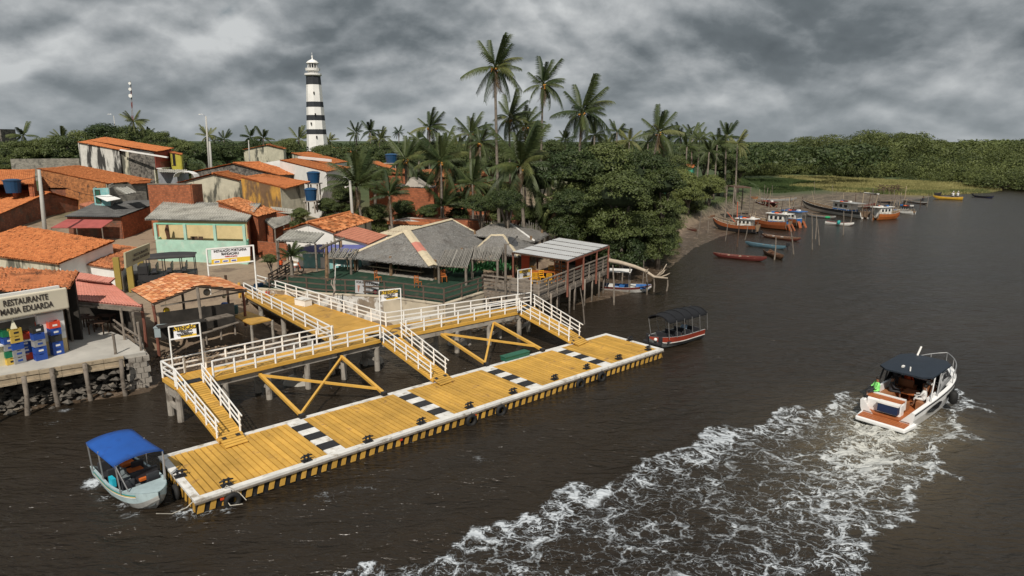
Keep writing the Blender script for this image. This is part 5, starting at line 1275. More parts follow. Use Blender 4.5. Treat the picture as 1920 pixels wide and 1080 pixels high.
for i, (px, py, c_) in enumerate(((422, 583, (.03, .1, .35)), (441, 588, (.03, .09, .1)))):
    p = P(px, py, 2.0); m = MB(); m.lathe((p.x, p.y, 2.0), [(.2, 0), (.24, .1), (.24, .55), (.18, .62)], 10); small('barrel', m, mat('barrel %d' % i, c_, .5, .1), (p.x, p.y, 2.0), ['blue plastic barrel inside the shack', 'dark blue barrel on the landing beside the red post'][i], 'barrel')
m = MB(); a_, b_ = P(380, 634, 1.75), P(447, 612, 1.95); m.beam(a_+Vector((0, 0, .3)), b_+Vector((0, 0, .3)), .3, .06)
for f_ in (.1, .5, .9): p = a_.lerp(b_, f_); m.beam(p-Vector((0, 0, .5)), p+Vector((0, 0, .3)), .09)
small('plank_bench', m, WOODG, a_, 'rough plank bench on the mud in front of the shack', 'bench')

# ------------------------------------------------------------------ signs
def frame_sign(pts_px, ddepth, zb0, label, name, draw, cat='sign', post=.05):
    """pts_px: top-left, top-right of the frame; panel box fractions"""
    pass
def board(name, label, TL, TR, BR, BL, foot_l, foot_r, panel, mats, w_=.05):
    """four frame corners in space; posts go straight down to foot heights; panel = fractions u0,u1,v0,v1 of the frame"""
    t_ = thing(name, (TL.x, TL.y, foot_l), label, 'sign')
    for a_, f_ in ((TL, foot_l), (TR, foot_r)):
        m = MB(); m.beam((a_.x, a_.y, f_), (a_.x, a_.y, a_.z), w_, w_, up=(0, 1, 0)); m.build('post', WHT, t_)
    for a_, b_ in ((TL, TR), (BL, BR)): m = MB(); m.beam(a_, b_, w_, w_); m.build('frame_bar', WHT, t_)
    u0, u1, v0, v1 = panel
    def pt(u, v): return TL.lerp(TR, u).lerp(BL.lerp(BR, u), v)
    dx = (TR-TL).normalized(); n_ = dx.cross(Vector((0, 0, 1))).normalized()
    def patch(nm, U0, U1, V0, V1, mt, o_):
        m = MB(); p = [pt(U0, V1)+n_*o_, pt(U1, V1)+n_*o_, pt(U1, V0)+n_*o_, pt(U0, V0)+n_*o_]
        m.add(p+[x_-n_*.012 for x_ in p], [(0, 1, 2, 3), (7, 6, 5, 4), (0, 4, 5, 1), (1, 5, 6, 2), (2, 6, 7, 3), (3, 7, 4, 0)]); m.build(nm, mt, t_)
    patch('panel', u0, u1, v0, v1, mats[0], .005)
    return t_, pt, patch, dx, n_
SW = mat('sign white', (.8, .8, .82), .5, .03); SY = mat('sign yellow', (.72, .48, .05), .5, .05); SR = mat('sign red', (.45, .02, .03), .5); SN = mat('sign navy', (.03, .04, .25), .5)
TL_, TR_, BR_, BL_ = D(387, 467, 53), D(475, 460, 51.5), D(475.5, 489.5, 51.5), D(389, 498, 53)
t_, pt, patch, dx, nn_ = board('port_sign', 'tall white framed sign reading INSTALAÇÃO PORTUÁRIA MANDACARU', TL_, TR_, BR_, BL_, 2.0, 2.0, (.1, .93, .05, .97), [SW], .1)
patch('yellow_strip', .1, .93, .66, .97, SY, .02)
for i, u in enumerate((.22, .41, .59)): patch('logo_plate', u-.065, u+.065, .74, .9, SW, .035); patch('logo_print', u-.05, u+.05, .79, .86, SN, .045)
text('INSTALAÇÃO PORTUÁRIA', .27, pt(.51, .19)+nn_*.03, dx, (0, 0, 1), SIGNT, t_); text('MANDACARU', .27, pt(.51, .39)+nn_*.03, dx, (0, 0, 1), SIGNT, t_); text('PASSEIOS DE BARCO', .13, pt(.53, .56)+nn_*.03, dx, (0, 0, 1), SR, t_)
def atencao(TLp, TRp, BRp, BLp, f0, f1, label, pan, sc_):
    t_, pt, patch, dx, nn_ = board('warning_sign', label, TLp, TRp, BRp, BLp, f0, f1, pan, [SW], .06); u0, u1, v0, v1 = pan
    patch('yellow_strip', u0, u1, v0, v0+(v1-v0)*.36, SY, .02); patch('yellow_strip', u0+(u1-u0)*.3, u1, v1-(v1-v0)*.2, v1, SY, .02)
    um = (u0+u1)/2; text('ATENÇÃO', .27*sc_, pt(um, v0+(v1-v0)*.18)+nn_*.035, dx, (0, 0, 1), SIGNT, t_)
    for i, s_ in enumerate(('PROIBIDO NADAR', 'E PESCAR', 'PARA O EMBARQUE', 'E DESEMBARQUE')): text(s_, .095*sc_, pt(um, v0+(v1-v0)*(.44+.12*i))+nn_*.03, dx, (0, 0, 1), SIGNT, t_)
    t_['group'] = 'white framed warning signs on the jetty'
pL, pR = F0.lerp(F1, 0)+(K0-F0)*.35, F0.lerp(F1, .15)
pL = P(321, 712, DZ); pR = P(379, 713, DZ)
def at_top(p, px, py): d_ = D(px, py, p.y); return d_
atencao(at_top(pL, 316, 613), at_top(pR, 374, 605), at_top(pR, 376, 628.5), at_top(pL, 318, 637), DZ, DZ, 'warning sign ATENÇÃO on the left end of the jetty by the first gangway', (.15, .88, .06, .97), 1.0)
pL, pR = P(714, 636, DZ), P(752, 631, DZ)
atencao(at_top(pL, 711, 545), at_top(pR, 751, 541), at_top(pR, 751, 559), at_top(pL, 711, 565), DZ, DZ, 'warning sign ATENÇÃO at the head of the middle gangway', (.1, .86, .06, .97), .85)
pL, pR = P(972, 586, DZ), P(995, 574, DZ)
atencao(at_top(pL, 971, 507), at_top(pR, 996, 503), at_top(pR, 996, 519), at_top(pL, 971, 523), DZ, DZ, 'warning sign ATENÇÃO at the right end of the jetty by the stilt deck', (.12, .9, .06, .97), .8)
# ------------------------------------------------------------------ garden, retaining wall, fence
GZ0 = 2.3
wallpts = [P(482, 541, GZ0), P(610, 551, GZ0), P(720, 556, GZ0), P(832, 571, GZ0), P(905, 548, GZ0)]
gw = thing('retaining_wall', (wallpts[2].x, wallpts[2].y, 0), 'stained cream retaining wall below the garden fence', 'wall')
WST = mat('cream wall with stains', (.52, .45, .34), .85, .15, 1, (.17, .14, .11), (.52, .66), .7, .3, 8); WST2 = mat('whitewash flaking', (.62, .6, .56), .85, .2, 1.5, (.24, .19, .14), (.45, .55), .9)
for i, (a, b) in enumerate(zip(wallpts[:-1], wallpts[1:])):
    m = MB(); m.beam(Vector((a.x, a.y, (GZ0-.6)/2)), Vector((b.x, b.y, (GZ0-.6)/2)), .28, GZ0+.6); m.build('wall_face', WST2 if i in (0, 1) else WST, gw)
    m = MB(); m.beam(Vector((a.x, a.y, GZ0+.02)), Vector((b.x, b.y, GZ0+.02)), .36, .08); m.build('coping', WST, gw)
m = MB(); m.prism([tuple(x_[:2]) for x_ in wallpts]+[tuple(P(905, 500, GZ0)[:2]), tuple(P(700, 490, GZ0)[:2]), tuple(P(510, 525, GZ0)[:2])], GZ0-.5, GZ0+.03)
LAWN = mat('dark green turf', (.012, .04, .022), .9, .4, 2.5, (.07, .06, .04), (.58, .7), .6); o = m.build('lawn', LAWN); o['kind'] = 'structure'
def fence(name, label, pts, n_per, z0, hh, material, rails=(.5, .95), slats=0, group=None):
    t_ = thing(name, (pts[0].x, pts[0].y, z0), label, 'fence', group)
    for a, b in zip(pts[:-1], pts[1:]):
        n = max(1, round((b-a).length/n_per))
        for i in range(n+1):
            p = a.lerp(b, i/n)
            if not newpost(p): continue
            m = MB(); m.beam((p.x, p.y, z0), (p.x, p.y, z0+hh), .12, .1, up=(0, 1, 0)); m.build('post', material, t_)
        for r_ in rails:
            m = MB(); m.beam(Vector((a.x, a.y, z0+hh*r_)), Vector((b.x, b.y, z0+hh*r_)), .07, .1); m.build('rail', material, t_)
    return t_
WF = mat('dark stained fence wood', (.09, .065, .05), .8, .25, 3)
inn_ = Vector((0, .35, 0))
f_pts = [P(511, 552, GZ0), P(600, 553, GZ0), P(720, 558, GZ0), P(835, 566, GZ0)]
f_pts = [p+inn_ for p in [wallpts[0]+Vector((.9, 0, 0)), wallpts[1], wallpts[2], wallpts[3]]]
ft = fence('garden_fence', 'dark wooden post and rail fence along the garden above the wall', f_pts, 1.9, GZ0, 1.15, WF, (.2, .58, .97))
f2 = fence('garden_fence', 'dark wooden fence turning back towards the pole awning', [f_pts[-1], P(925, 540, GZ0)], 1.9, GZ0, 1.15, WF, (.3, .65, .97))
f3 = fence('garden_fence', 'short dark lattice fence by the road and the motorcycle', [f_pts[0], P(550, 512, GZ0)], 2.2, GZ0, 1.15, WF, (.1, .3, .5, .7, .97))
# banner on the fence
a0, a1 = P(666, 549, 2.75), P(710, 556, 2.75)
y0 = f_pts[1].lerp(f_pts[2], .5).y-.12
B0, B1, B2, B3 = [D(x_, y_, y0+(x_-688)*.006) for x_, y_ in ((666, 549), (709, 555), (711, 529), (666, 525))]
st = thing('banner', B0, 'grey banner reading SORVETE E AÇAÍ tied to the garden fence', 'banner')
dn = (B1-B0).normalized(); nn_ = dn.cross(Vector((0, 0, 1))).normalized()
m = MB(); m.add([B0, B1, B2, B3]+[x_-nn_*.02 for x_ in (B0, B1, B2, B3)], [(0, 1, 2, 3), (7, 6, 5, 4), (0, 4, 5, 1), (1, 5, 6, 2), (2, 6, 7, 3), (3, 7, 4, 0)]); m.build('banner_cloth', mat('grey white banner', (.42, .43, .44), .7, .08, 2), st)
cm = (B0+B1+B2+B3)/4; text('SORVETE E AÇAÍ', .24, cm+Vector((0, 0, .36))+nn_*.02, dn, (B2-B1), SIGNT, st, sx=.9)
for i in range(4): text(('MILK SHAKE', 'SUCOS', 'CREMES', 'PICOLE')[i], .13, cm+dn*.0+Vector((0, 0, .12-.17*i))+nn_*.02, dn, (B2-B1), mat('grey print', (.2, .2, .21), .7), st)
c_ = cm+dn*.62-Vector((0, 0, .25))+nn_*.015; m = MB(); m.cyl(c_, c_+nn_*.01, .22, n=14); m.build('acai_print', mat('dark print', (.05, .02, .03), .6), st)
m = MB(); m.cyl(c_+nn_*.012, c_+nn_*.018, .12, n=12); m.build('berry_print', mat('berry print', (.25, .03, .05), .6), st)
c_ = cm-dn*.68-Vector((0, 0, .1))+nn_*.015; m = MB(); m.cyl(c_-Vector((0, 0, .32)), c_+Vector((.05, 0, .2)), .02, .1, n=6); m.build('cone_print', mat('pink print', (.5, .25, .2), .6), st)

# ------------------------------------------------------------------ thatched huts
THB = mat('thatch under layer', (.22, .205, .185), .95, .3, 4)
def thatch_mat():
    m = bpy.data.materials.new('dry grey thatch'); m.use_nodes = True; t = NT(m.node_tree)
    g = t.n('ShaderNodeNewGeometry'); n_ = t.noise(g.outputs['Position'], 9, 4, .7)
    c = t.mix(t.sstep(n_, .3, .7), (.14, .137, .13), (.41, .4, .38)); c = t.mix(t.sstep(t.noise(g.outputs['Position'], .8, 4, .6), .45, .7), c, t.mix(.5, c, (.12, .1, .085)))
    b = t.n('ShaderNodeBsdfPrincipled'); t.link(c, b.inputs['Base Color']); b.inputs['Roughness'].default_value = .95
    o = t.n('ShaderNodeOutputMaterial'); t.link(b.outputs[0], o.inputs[0]); return m
THATCH = thatch_mat()
def thatch_face(tri, parent, density=70, seed=0, ln=.5):
    """tri: list of 3 or 4 points, eave edge = tri[-2], tri[-1]"""
    m = MB(); m.add(list(tri)+[p-Vector((0, 0, .18)) for p in tri], [tuple(range(len(tri)))]+[tuple(range(2*len(tri)-1, len(tri)-1, -1))]+[(i, i+len(tri), (i+1) % len(tri)+len(tri), (i+1) % len(tri)) for i in range(len(tri))]); m.build('thatch_base', THB, parent)
    rg = np.random.default_rng(seed); T = [np.array(p) for p in tri]; tris = [(T[0], T[1], T[2])] if len(T) == 3 else [(T[0], T[1], T[2]), (T[0], T[2], T[3])]
    e0, e1 = T[-2], T[-1]; nrm = np.cross(T[1]-T[0], T[-1]-T[0]); nrm /= np.linalg.norm(nrm); nrm *= np.sign(nrm[2])
    down = np.array([nrm[0], nrm[1], 0]); down = down-nrm*np.dot(down, nrm); down /= np.linalg.norm(down)
    side = np.cross(nrm, down)
    Vs = []
    for a, b, c in tris:
        n = int(np.linalg.norm(np.cross(b-a, c-a))/2*density); r1, r2 = rg.random(n), rg.random(n); s_ = np.sqrt(r1)
        Vs.append((1-s_)[:, None]*a+(s_*(1-r2))[:, None]*b+(s_*r2)[:, None]*c)
    ne = int(np.linalg.norm(e1-e0)*26); te = rg.random(ne); Vs.append(e0+(e1-e0)*te[:, None]+nrm*rg.uniform(-.12, .02, ne)[:, None]-down*.1)
    p = np.vstack(Vs); n = len(p); L_ = rg.uniform(.25, ln, n)[:, None]; w_ = rg.uniform(.012, .03, n)[:, None]; sk = rg.normal(0, .22, n)[:, None]; lift = rg.uniform(.01, .07, n)[:, None]
    dr = down+side*sk; sd = side-down*sk
    a = p+nrm*.01-sd*w_; b = p+nrm*.01+sd*w_; c = p+dr*L_+nrm*lift+sd*w_*.6; d = p+dr*L_+nrm*lift-sd*w_*.6
    V = np.stack([a, b, c, d], 1).reshape(-1, 3); F = np.arange(4*n).reshape(-1, 4)
    np_mesh('thatch', V, F, THATCH, parent, kind='stuff')
def cap(a, b, parent, w_=.32, material=None, n=8):
    a, b = Vector(a), Vector(b); d = (b-a).normalized()
    for i in range(max(1, n)):
        p, q_ = a.lerp(b, i/n), a.lerp(b, (i+1.04)/n); s_ = d.cross(Vector((0, 0, 1))).normalized()*w_; up_ = Vector((0, 0, .1+.01*(i % 2)))
        m = MB(); m.add([p-s_, p+up_, p+s_, q_-s_, q_+up_, q_+s_]+[x_-Vector((0, 0, .03)) for x_ in (p-s_, p+up_, p+s_, q_-s_, q_+up_, q_+s_)], [(0, 1, 4, 3), (1, 2, 5, 4), (9, 10, 7, 6), (10, 11, 8, 7), (0, 3, 9, 6), (5, 2, 8, 11)])
        m.build('ridge_cap', material(i) if callable(material) else (material or CAPM), parent)
CAPM = mat('cream ridge tile', (.55, .47, .33), .85, .15, 3, (.3, .22, .13), (.55, .75), 3)
hz, ez = 5.8, 3.75
A = P(762, 432, hz); B = P(846, 411, hz); E1 = P(650, 480, ez); E2 = P(812, 498, ez); E3 = P(918, 450, ez)
E4 = E1+(E3-E2)
hut = thing('thatched_hut', ((E1.x+E3.x)/2, (E1.y+E3.y)/2, GZ0), 'large open hut with a hipped grey thatch roof and cream ridge tiles', 'hut')
print('hut', A, B, E1, E2, E3, E4)
thatch_face([A, E1, E2], hut, 75, 1); thatch_face([B, A, E2, E3], hut, 75, 2); thatch_face([A, B, E4, E1], hut, 30, 3); thatch_face([B, E3, E4], hut, 30, 4)
cap(A, B, hut, .3, None, 9); cap(A, E1, hut, .25, None, 12); cap(A, E2, hut, .42, lambda i: PINK if i in (3, 4) else CAPM, 8); cap(B, E3, hut, .2, None, 10)
floor = [E1, E2, E3, E4]; cc_ = sum(floor, Vector())/4
fl5 = [cc_+(p-cc_)*.94 for p in floor]
m = MB(); m.prism([tuple(p[:2]) for p in fl5], GZ0-.4, GZ0+.12); m.build('floor', CONC, hut)
for a, b in ((0, 1), (1, 2), (2, 3), (3, 0)):
    for f_ in (0.04, .5):
        p = fl5[a].lerp(fl5[b], f_); m = MB(); m.cyl((p.x, p.y, GZ0), (p.x, p.y, 4.05), .15, .13, 8); m.build('post', WOODB, hut)
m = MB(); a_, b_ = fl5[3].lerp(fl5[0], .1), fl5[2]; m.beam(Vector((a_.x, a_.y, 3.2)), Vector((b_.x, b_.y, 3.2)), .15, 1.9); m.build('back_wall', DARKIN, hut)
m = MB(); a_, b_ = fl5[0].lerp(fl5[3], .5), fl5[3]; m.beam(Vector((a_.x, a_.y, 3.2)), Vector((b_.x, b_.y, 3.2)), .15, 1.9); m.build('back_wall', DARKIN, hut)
a_, b_ = fl5[0].lerp(fl5[1], .2), fl5[0].lerp(fl5[1], .86); inw = (cc_-(a_+b_)/2); inw.z = 0; inw.normalize()
t_ = thing('long_table', (a_+b_)/2+inw*1.2, 'long wooden dining table inside the thatched hut', 'table'); m = MB(); m.beam(Vector((a_.x, a_.y, GZ0+.9))+inw*1.2, Vector((b_.x, b_.y, GZ0+.9))+inw*1.2, .7, .06); m.build('table_top', WOODP, t_)
for f_ in (.08, .5, .92): p = a_.lerp(b_, f_)+inw*1.2; m = MB(); m.box((p.x, p.y, GZ0+.5), (.1, .5, .75)); m.build('leg', WOODD, t_)
t_ = thing('long_bench', (a_+b_)/2+inw*.5, 'long wooden bench at the front of the thatched hut', 'bench'); m = MB(); m.beam(Vector((a_.x, a_.y, GZ0+.55))+inw*.5, Vector((b_.x, b_.y, GZ0+.55))+inw*.5, .32, .06); m.build('seat', WOODP, t_)
for f_ in (.08, .5, .92): p = a_.lerp(b_, f_)+inw*.5; m = MB(); m.box((p.x, p.y, GZ0+.32), (.08, .26, .42)); m.build('leg', WOODD, t_)
def chair(c, rz, material, label, name='wooden_chair', group=None):
    t_ = thing(name, (0, 0, 0), label, 'chair', group)
    m = MB(); m.box((0, 0, .45), (.46, .44, .05)); m.build('seat', material, t_)
    m = MB()
    for x_ in (-.2, .2): m.box((x_, .2, .72), (.05, .04, .5))
    for z_ in (.62, .78, .94): m.box((0, .2, z_), (.4, .03, .08))
    m.build('backrest', material, t_)
    for x_ in (-.2, .2):
        for y_ in (-.19, .19): m = MB(); m.box((x_, y_, .212), (.045, .045, .425)); m.build('leg', material, t_)
    t_.location = c; t_.rotation_euler = (0, 0, rz); return t_
wch = chair(P(701, 531, GZ0+.12)+Vector((.3, .3, 0)), 1.2, ORW, 'orange wooden armchair at the left end of the long table in the hut')
copy_tree(wch, P(783, 540, GZ0+.12)+Vector((0, .3, 0)), 2.6, 'orange wooden chair by the right front post of the hut', None)
copy_tree(wch, P(832, 528, GZ0+.12), .4, 'orange wooden chair in the right hand bay of the thatched hut', None)
# second hut
hz2, ez2 = 4.75, 4.05
A2, B2 = P(921, 441, hz2), P(944, 441, hz2); G1, G2 = P(893, 466, ez2), P(972, 480, ez2); G3 = P(1010, 452, ez2); G4 = G1+(G3-G2)
hut2 = thing('thatched_hut', ((G1.x+G3.x)/2, (G1.y+G3.y)/2, GZ0), 'smaller thatched hut with a flat cream ridge beside the satellite dish', 'hut')
thatch_face([A2, B2, G2, G1], hut2, 60, 5); thatch_face([B2, G3, G2][::1], hut2, 40, 6) if False else thatch_face([B2, G2, G3], hut2, 60, 6); thatch_face([B2, A2, G4, G3], hut2, 30, 7); thatch_face([A2, G4, G1], hut2, 40, 8)
cap(A2, B2, hut2, .35, None, 2); cap(A2, G1, hut2, .15, None, 6); cap(B2, G2, hut2, .15, None, 6)
for p in (G1, G2, G3, G4): p = p.lerp((G1+G3)/2, .14); m = MB(); m.cyl((p.x, p.y, GZ0), (p.x, p.y, 4.1), .12, n=7); m.build('post', WOODB, hut2)
A3, B3_ = P(905, 424, 5.1), P(942, 423, 5.1); J1, J2 = P(880, 440, 4.4), P(1003, 452, 4.4)
hut3 = thing('thatched_hut', ((J1.x+J2.x)/2, (J1.y+J2.y)/2, GZ0), 'rear thatched roof rising behind the smaller hut', 'hut')
J3, J4 = J2+Vector((1.5, 5.5, 0)), J1+Vector((1.5, 5.5, 0)); Bm = B3_+Vector((.8, 2.2, 0)); Am = A3+Vector((.8, 2.2, 0))
thatch_face([Am, Bm, J2, J1], hut3, 50, 9); thatch_face([Bm, J2, J3], hut3, 40, 10); thatch_face([Bm, Am, J4, J3], hut3, 25, 12); thatch_face([Am, J4, J1], hut3, 25, 13)
cap(Bm, J2, hut3, .12, WHT2, 6); cap(Am, Bm, hut3, .12, None, 3)
for p in (J1, J2, J3, J4): p = p.lerp((J1+J3)/2, .14); m = MB(); m.cyl((p.x, p.y, GZ0), (p.x, p.y, 4.8), .12, n=7); m.build('post', WOODB, hut3)
# awnings of thin poles
PLM = mat('grey thin poles', (.24, .225, .2), .9, .25, 5, rnd=.25)
def pole_awning(q, label, n, posts):
    t_ = thing('pole_awning', (q[3].x, q[3].y, GZ0), label, 'awning', 'awnings made of thin grey poles'); rg = random.Random(n)
    for i in range(n):
        u = (i+.5)/n; a_, b_ = q[0].lerp(q[1], u), q[3].lerp(q[2], u); d_ = (b_-a_); a_ = a_-d_*rg.uniform(0, .06); b_ = b_+d_*rg.uniform(-.02, .09); o_ = Vector((rg.gauss(0, .02), rg.gauss(0, .02), rg.gauss(0, .02)))
        m = MB(); m.cyl(a_+o_, b_+o_, .055, .05, 5); m.build('roof_pole', PLM, t_)
    for f_ in (.06, .94):
        for a_, b_ in ((q[0], q[1]), (q[3], q[2])):
            p = a_.lerp(b_, f_); m = MB(); m.cyl((p.x, p.y, GZ0-.2), (p.x, p.y, p.z), .11, .1, 7); m.build('post', WOODG, t_)
    m = MB(); m.cyl(q[3]-Vector((0, 0, .1)), q[2]-Vector((0, 0, .1)), .08, n=6); m.build('beam', WOODG, t_)
    return t_
pole_awning([P(832, 470, 4.6), P(888, 467, 4.6), P(877, 500, 3.9), P(819, 496, 3.9)], 'awning of grey poles tucked against the big hut, with a white lamp', 20, 0)
pole_awning([P(886, 462, 4.7), P(946, 464, 4.7), P(936, 487, 4.1), P(882, 484, 4.1)], 'awning of grey poles in front of the satellite dish', 20, 0)
pole_awning([P(622, 465, 4.3), P(672, 468, 4.3), P(660, 484, 3.8), P(612, 482, 3.8)], 'low awning of grey poles left of the big hut', 18, 0)
# satellite dish
p = D(960, 455, 51.5); t_ = thing('satellite_dish', (p.x-.5, p.y, GZ0), 'dark mesh satellite dish on a timber pole between the huts', 'satellite dish')
m = MB(); m.cyl((p.x-.5, p.y, GZ0), (p.x-.5, p.y, p.z-.1), .1, .09); m.cyl((p.x-.5, p.y, p.z-.2), p, .03); m.build('mast', WOODG, t_)
aim = Vector((.55, -.45, .7)).normalized(); q_ = aim.to_track_quat('Z', 'Y').to_matrix().to_4x4(); m = MB(); m.lathe((0, 0, 0), [(.05, 0), (.28, .04), (.48, .12), (.48, .13), (.28, .05), (.05, .02)], 16)
m.v = [tuple(q_ @ Vector(v)+p) for v in m.v]; m.build('dish', mat('dark dish mesh', (.06, .062, .065), .5, .1), t_); m = MB(); m.cyl(p, p+aim*.7, .02, n=4); m.cyl(p+aim*.65, p+aim*.75, .06, n=6); m.build('feed_horn', BLK, t_)

# ------------------------------------------------------------------ wooden deck restaurant on stilts
FZ = 2.4
C1, C2 = P(1010, 557, FZ), P(1142, 502, FZ); dd = (C2-C1).normalized(); bd = Vector((-dd.y, dd.x, 0))
C4 = P(898, 543, FZ); WD = 7.0
C4 = C1+bd*7.5; C3 = C2+bd*7.0; print('deck', C1, C2, C4, (C2-C1).length)
C4p = P(905, 543, FZ)
dk = thing('stilt_deck', (C1.x, C1.y, 0), 'grey wooden deck on tall stilts over the water with plank railing', 'deck')
lv = (C4p-C1); nb = 40; 
C3p = C2+lv.normalized()*lv.length
for i in range(nb):
    a_, b_ = C1.lerp(C2, i/nb+.001), C1.lerp(C2, (i+.95)/nb); m = MB(); m.prism([tuple(x_[:2]) for x_ in (a_, b_, b_+lv, a_+lv)], FZ-.06, FZ+rr.uniform(-.01, .01)); m.build('deck_board', WOODG, dk)
def rail_planks(a, b, n, parent, zs_=(.3, .58, .86), top=1.18, below=True):
    for i in range(n+1):
        p = a.lerp(b, i/n)
        if not newpost(p): continue
        m = MB(); m.beam((p.x, p.y, FZ-.35), (p.x, p.y, FZ+top), .13, .12, up=(0, 1, 0)); m.build('rail_post', WOODG, parent)
    for z_ in zs_: m = MB(); m.beam(Vector((a.x, a.y, FZ+z_)), Vector((b.x, b.y, FZ+z_)), .05, .17); m.build('rail_plank', WOODG, parent)
    m = MB(); m.beam(Vector((a.x, a.y, FZ+top)), Vector((b.x, b.y, FZ+top)), .18, .07); m.build('top_rail', WOODG, parent)
    if below:
        for z_ in (-.2, -.42): m = MB(); m.beam(Vector((a.x, a.y, FZ+z_)), Vector((b.x, b.y, FZ+z_)), .08, .18); m.build('side_plank', WOODG, parent)
rail_planks(C1, C2, 9, dk); rail_planks(C4p, C1, 4, dk)
rg = random.Random(9)
stl = [((1028, 0), (1031, 612)), ((1042, 0), (1045, 600)), ((1052, 0), (1053, 590)), ((1072, 0), (1073, 597)), ((1062, 0), (1060, 555)), ((1087, 0), (1089, 600)), ((1088, 0), (1092, 575)), ((1106, 0), (1107, 563)), ((1121, 0), (1121, 586)), ((1120, 0), (1118, 560)), ((1133, 0), (1134, 541)), ((1003, 0), (1010, 600)), ((985, 0), (985, 600)), ((960, 0), (962, 598))]
for i in range(9):
    for j in range(4):
        p = C1.lerp(C2, (i+.15)/8.6)+lv*(j/3.2)+Vector((rg.uniform(-.2, .2), rg.uniform(-.2, .2), 0)); tl_ = rg.uniform(-.1, .1)
        m = MB(); m.path([(p.x+tl_, p.y, -1.0), (p.x+tl_*.3, p.y, 1), (p.x, p.y, FZ-.05)], [.09, .08, .085], 7); m.build('stilt', WOODG, dk, smooth=True)
# its roof of pale sheets
r0, r1, r2, r3 = P(960, 472.5, 4.65), P(1064, 488, 4.55), P(1142, 459.5, 4.6), P(1050, 445.5, 4.7)
rt = thing('deck_roof', (r1.x, r1.y, FZ), 'low pitched roof of five pale metal sheets on brown posts over the stilt deck', 'roof')
MET = mat('pale metal sheet', (.5, .51, .51), .45, .06, .7, (.36, .36, .35), (.55, .8), 1.2, metal=.1)
for i in range(5):
    a_, b_ = r0.lerp(r3, i/5+.012), r0.lerp(r3, (i+1)/5-.012); c2_, d2_ = r1.lerp(r2, (i+1)/5-.012), r1.lerp(r2, i/5+.012)
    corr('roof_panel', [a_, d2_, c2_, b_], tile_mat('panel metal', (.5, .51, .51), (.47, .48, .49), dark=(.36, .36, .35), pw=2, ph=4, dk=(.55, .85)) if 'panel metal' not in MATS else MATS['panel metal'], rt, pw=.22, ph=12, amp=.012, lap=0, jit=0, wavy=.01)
for i in range(6):
    a_, b_ = r0.lerp(r3, i/5), r1.lerp(r2, i/5); m = MB(); m.beam(a_-Vector((0, 0, .06)), b_-Vector((0, 0, .06)), .1, .1); m.build('rafter', WOODD, rt)
for a_, b_ in ((r0, r3), (r1, r2)): m = MB(); m.beam(a_-Vector((0, 0, .16)), b_-Vector((0, 0, .16)), .1, .12); m.build('eave_beam', WOODR, rt)
for f_, s_ in ((.01, 0), (.36, 0), (.68, 0), (.99, 0), (.02, 1), (.5, 1), (.98, 1)):
    p = (r1.lerp(r2, f_) if not s_ else r0.lerp(r3, f_)); m = MB(); m.cyl((p.x, p.y, FZ-.9 if not s_ else FZ), (p.x, p.y, p.z-.1), .09, .08, 7); m.build('post', WOODR, rt)
wl_ = r0.lerp(r3, .55), r0.lerp(r3, 1)
m = MB(); a_ = C3p; b_ = C2; m.beam(Vector((a_.x, a_.y, FZ+1.1))-dd*.3, Vector((b_.x, b_.y, FZ+1.1))-dd*.3+lv*.35, .1, 2.2); m.build('back_screen', DARKIN, rt)
ych = mat('yellow plastic', (.68, .33, .02), .4, .08); 
yc = chair(P(1002, 533, FZ)+Vector((0, .2, 0)), 3.3, ych, 'yellow plastic chair on the left side of the deck table', 'plastic_chair', 'yellow plastic chairs on the stilt deck')
copy_tree(yc, P(1030, 534, FZ), 3.0, 'yellow plastic chair on the near side of the deck table', None)
copy_tree(yc, P(1016, 529, FZ), .3, 'yellow plastic chair in the middle behind the deck table', None)
copy_tree(yc, P(1000, 520, FZ), .1, 'yellow plastic chair at the far left corner of the deck table', None)
copy_tree(yc, P(1034, 519, FZ), .2, 'yellow plastic chair beyond the deck table near the crates', None)
t_ = thing('deck_table', P(1016, 526, FZ), 'long orange varnished table on the stilt deck', 'table'); p = P(1018, 526, FZ); m = MB(); m.box((p.x, p.y, FZ+.78), (2.6, .9, .06), .1); m.build('table_top', ORW, t_)
for sx in (-1.1, 1.1):
    for sy in (-.3, .3): m = MB(); m.box((p.x+sx, p.y+sy, FZ+.38), (.08, .08, .74), .1); m.build('leg', ORW, t_)
p = P(1050, 527, FZ); t_ = thing('crate_shelf', p, 'tall open shelf of orange wooden crates on the deck', 'shelf')
for sx in (-.28, .28):
    for z_ in range(5):
        m = MB(); x_ = p.x+sx
        for (dx_, dz_, w_, h_) in ((-.2, 0, .06, .34), (.2, 0, .06, .34), (0, -.17, .4, .05), (0, .17, .4, .05)): m.box((x_+dx_, p.y, FZ+.2+z_*.36+dz_), (w_, .3, h_))
        m.build('crate', ORW, t_)
m = MB(); m.box((p.x-.1, p.y, FZ+1.88), (1.5, .6, .1)); m.build('top_shelf', ORW, t_)
for i, (px, py) in enumerate(((1086, 508), (985, 515))):
    p = P(px, py, FZ); m = MB(); m.box((p.x, p.y, FZ+.8), (.7, .5, 1.6)); m.box((p.x, p.y, FZ+1.68), (.76, .56, .12)); tag(m.build('red_cooler', mat('red orange cabinet', (.5, .07, .02), .5, .1), None, loc=(p.x, p.y, FZ)), ['red orange cabinet on the right part of the stilt deck', 'red orange cabinet at the left back corner of the stilt deck'][i], 'cabinet')
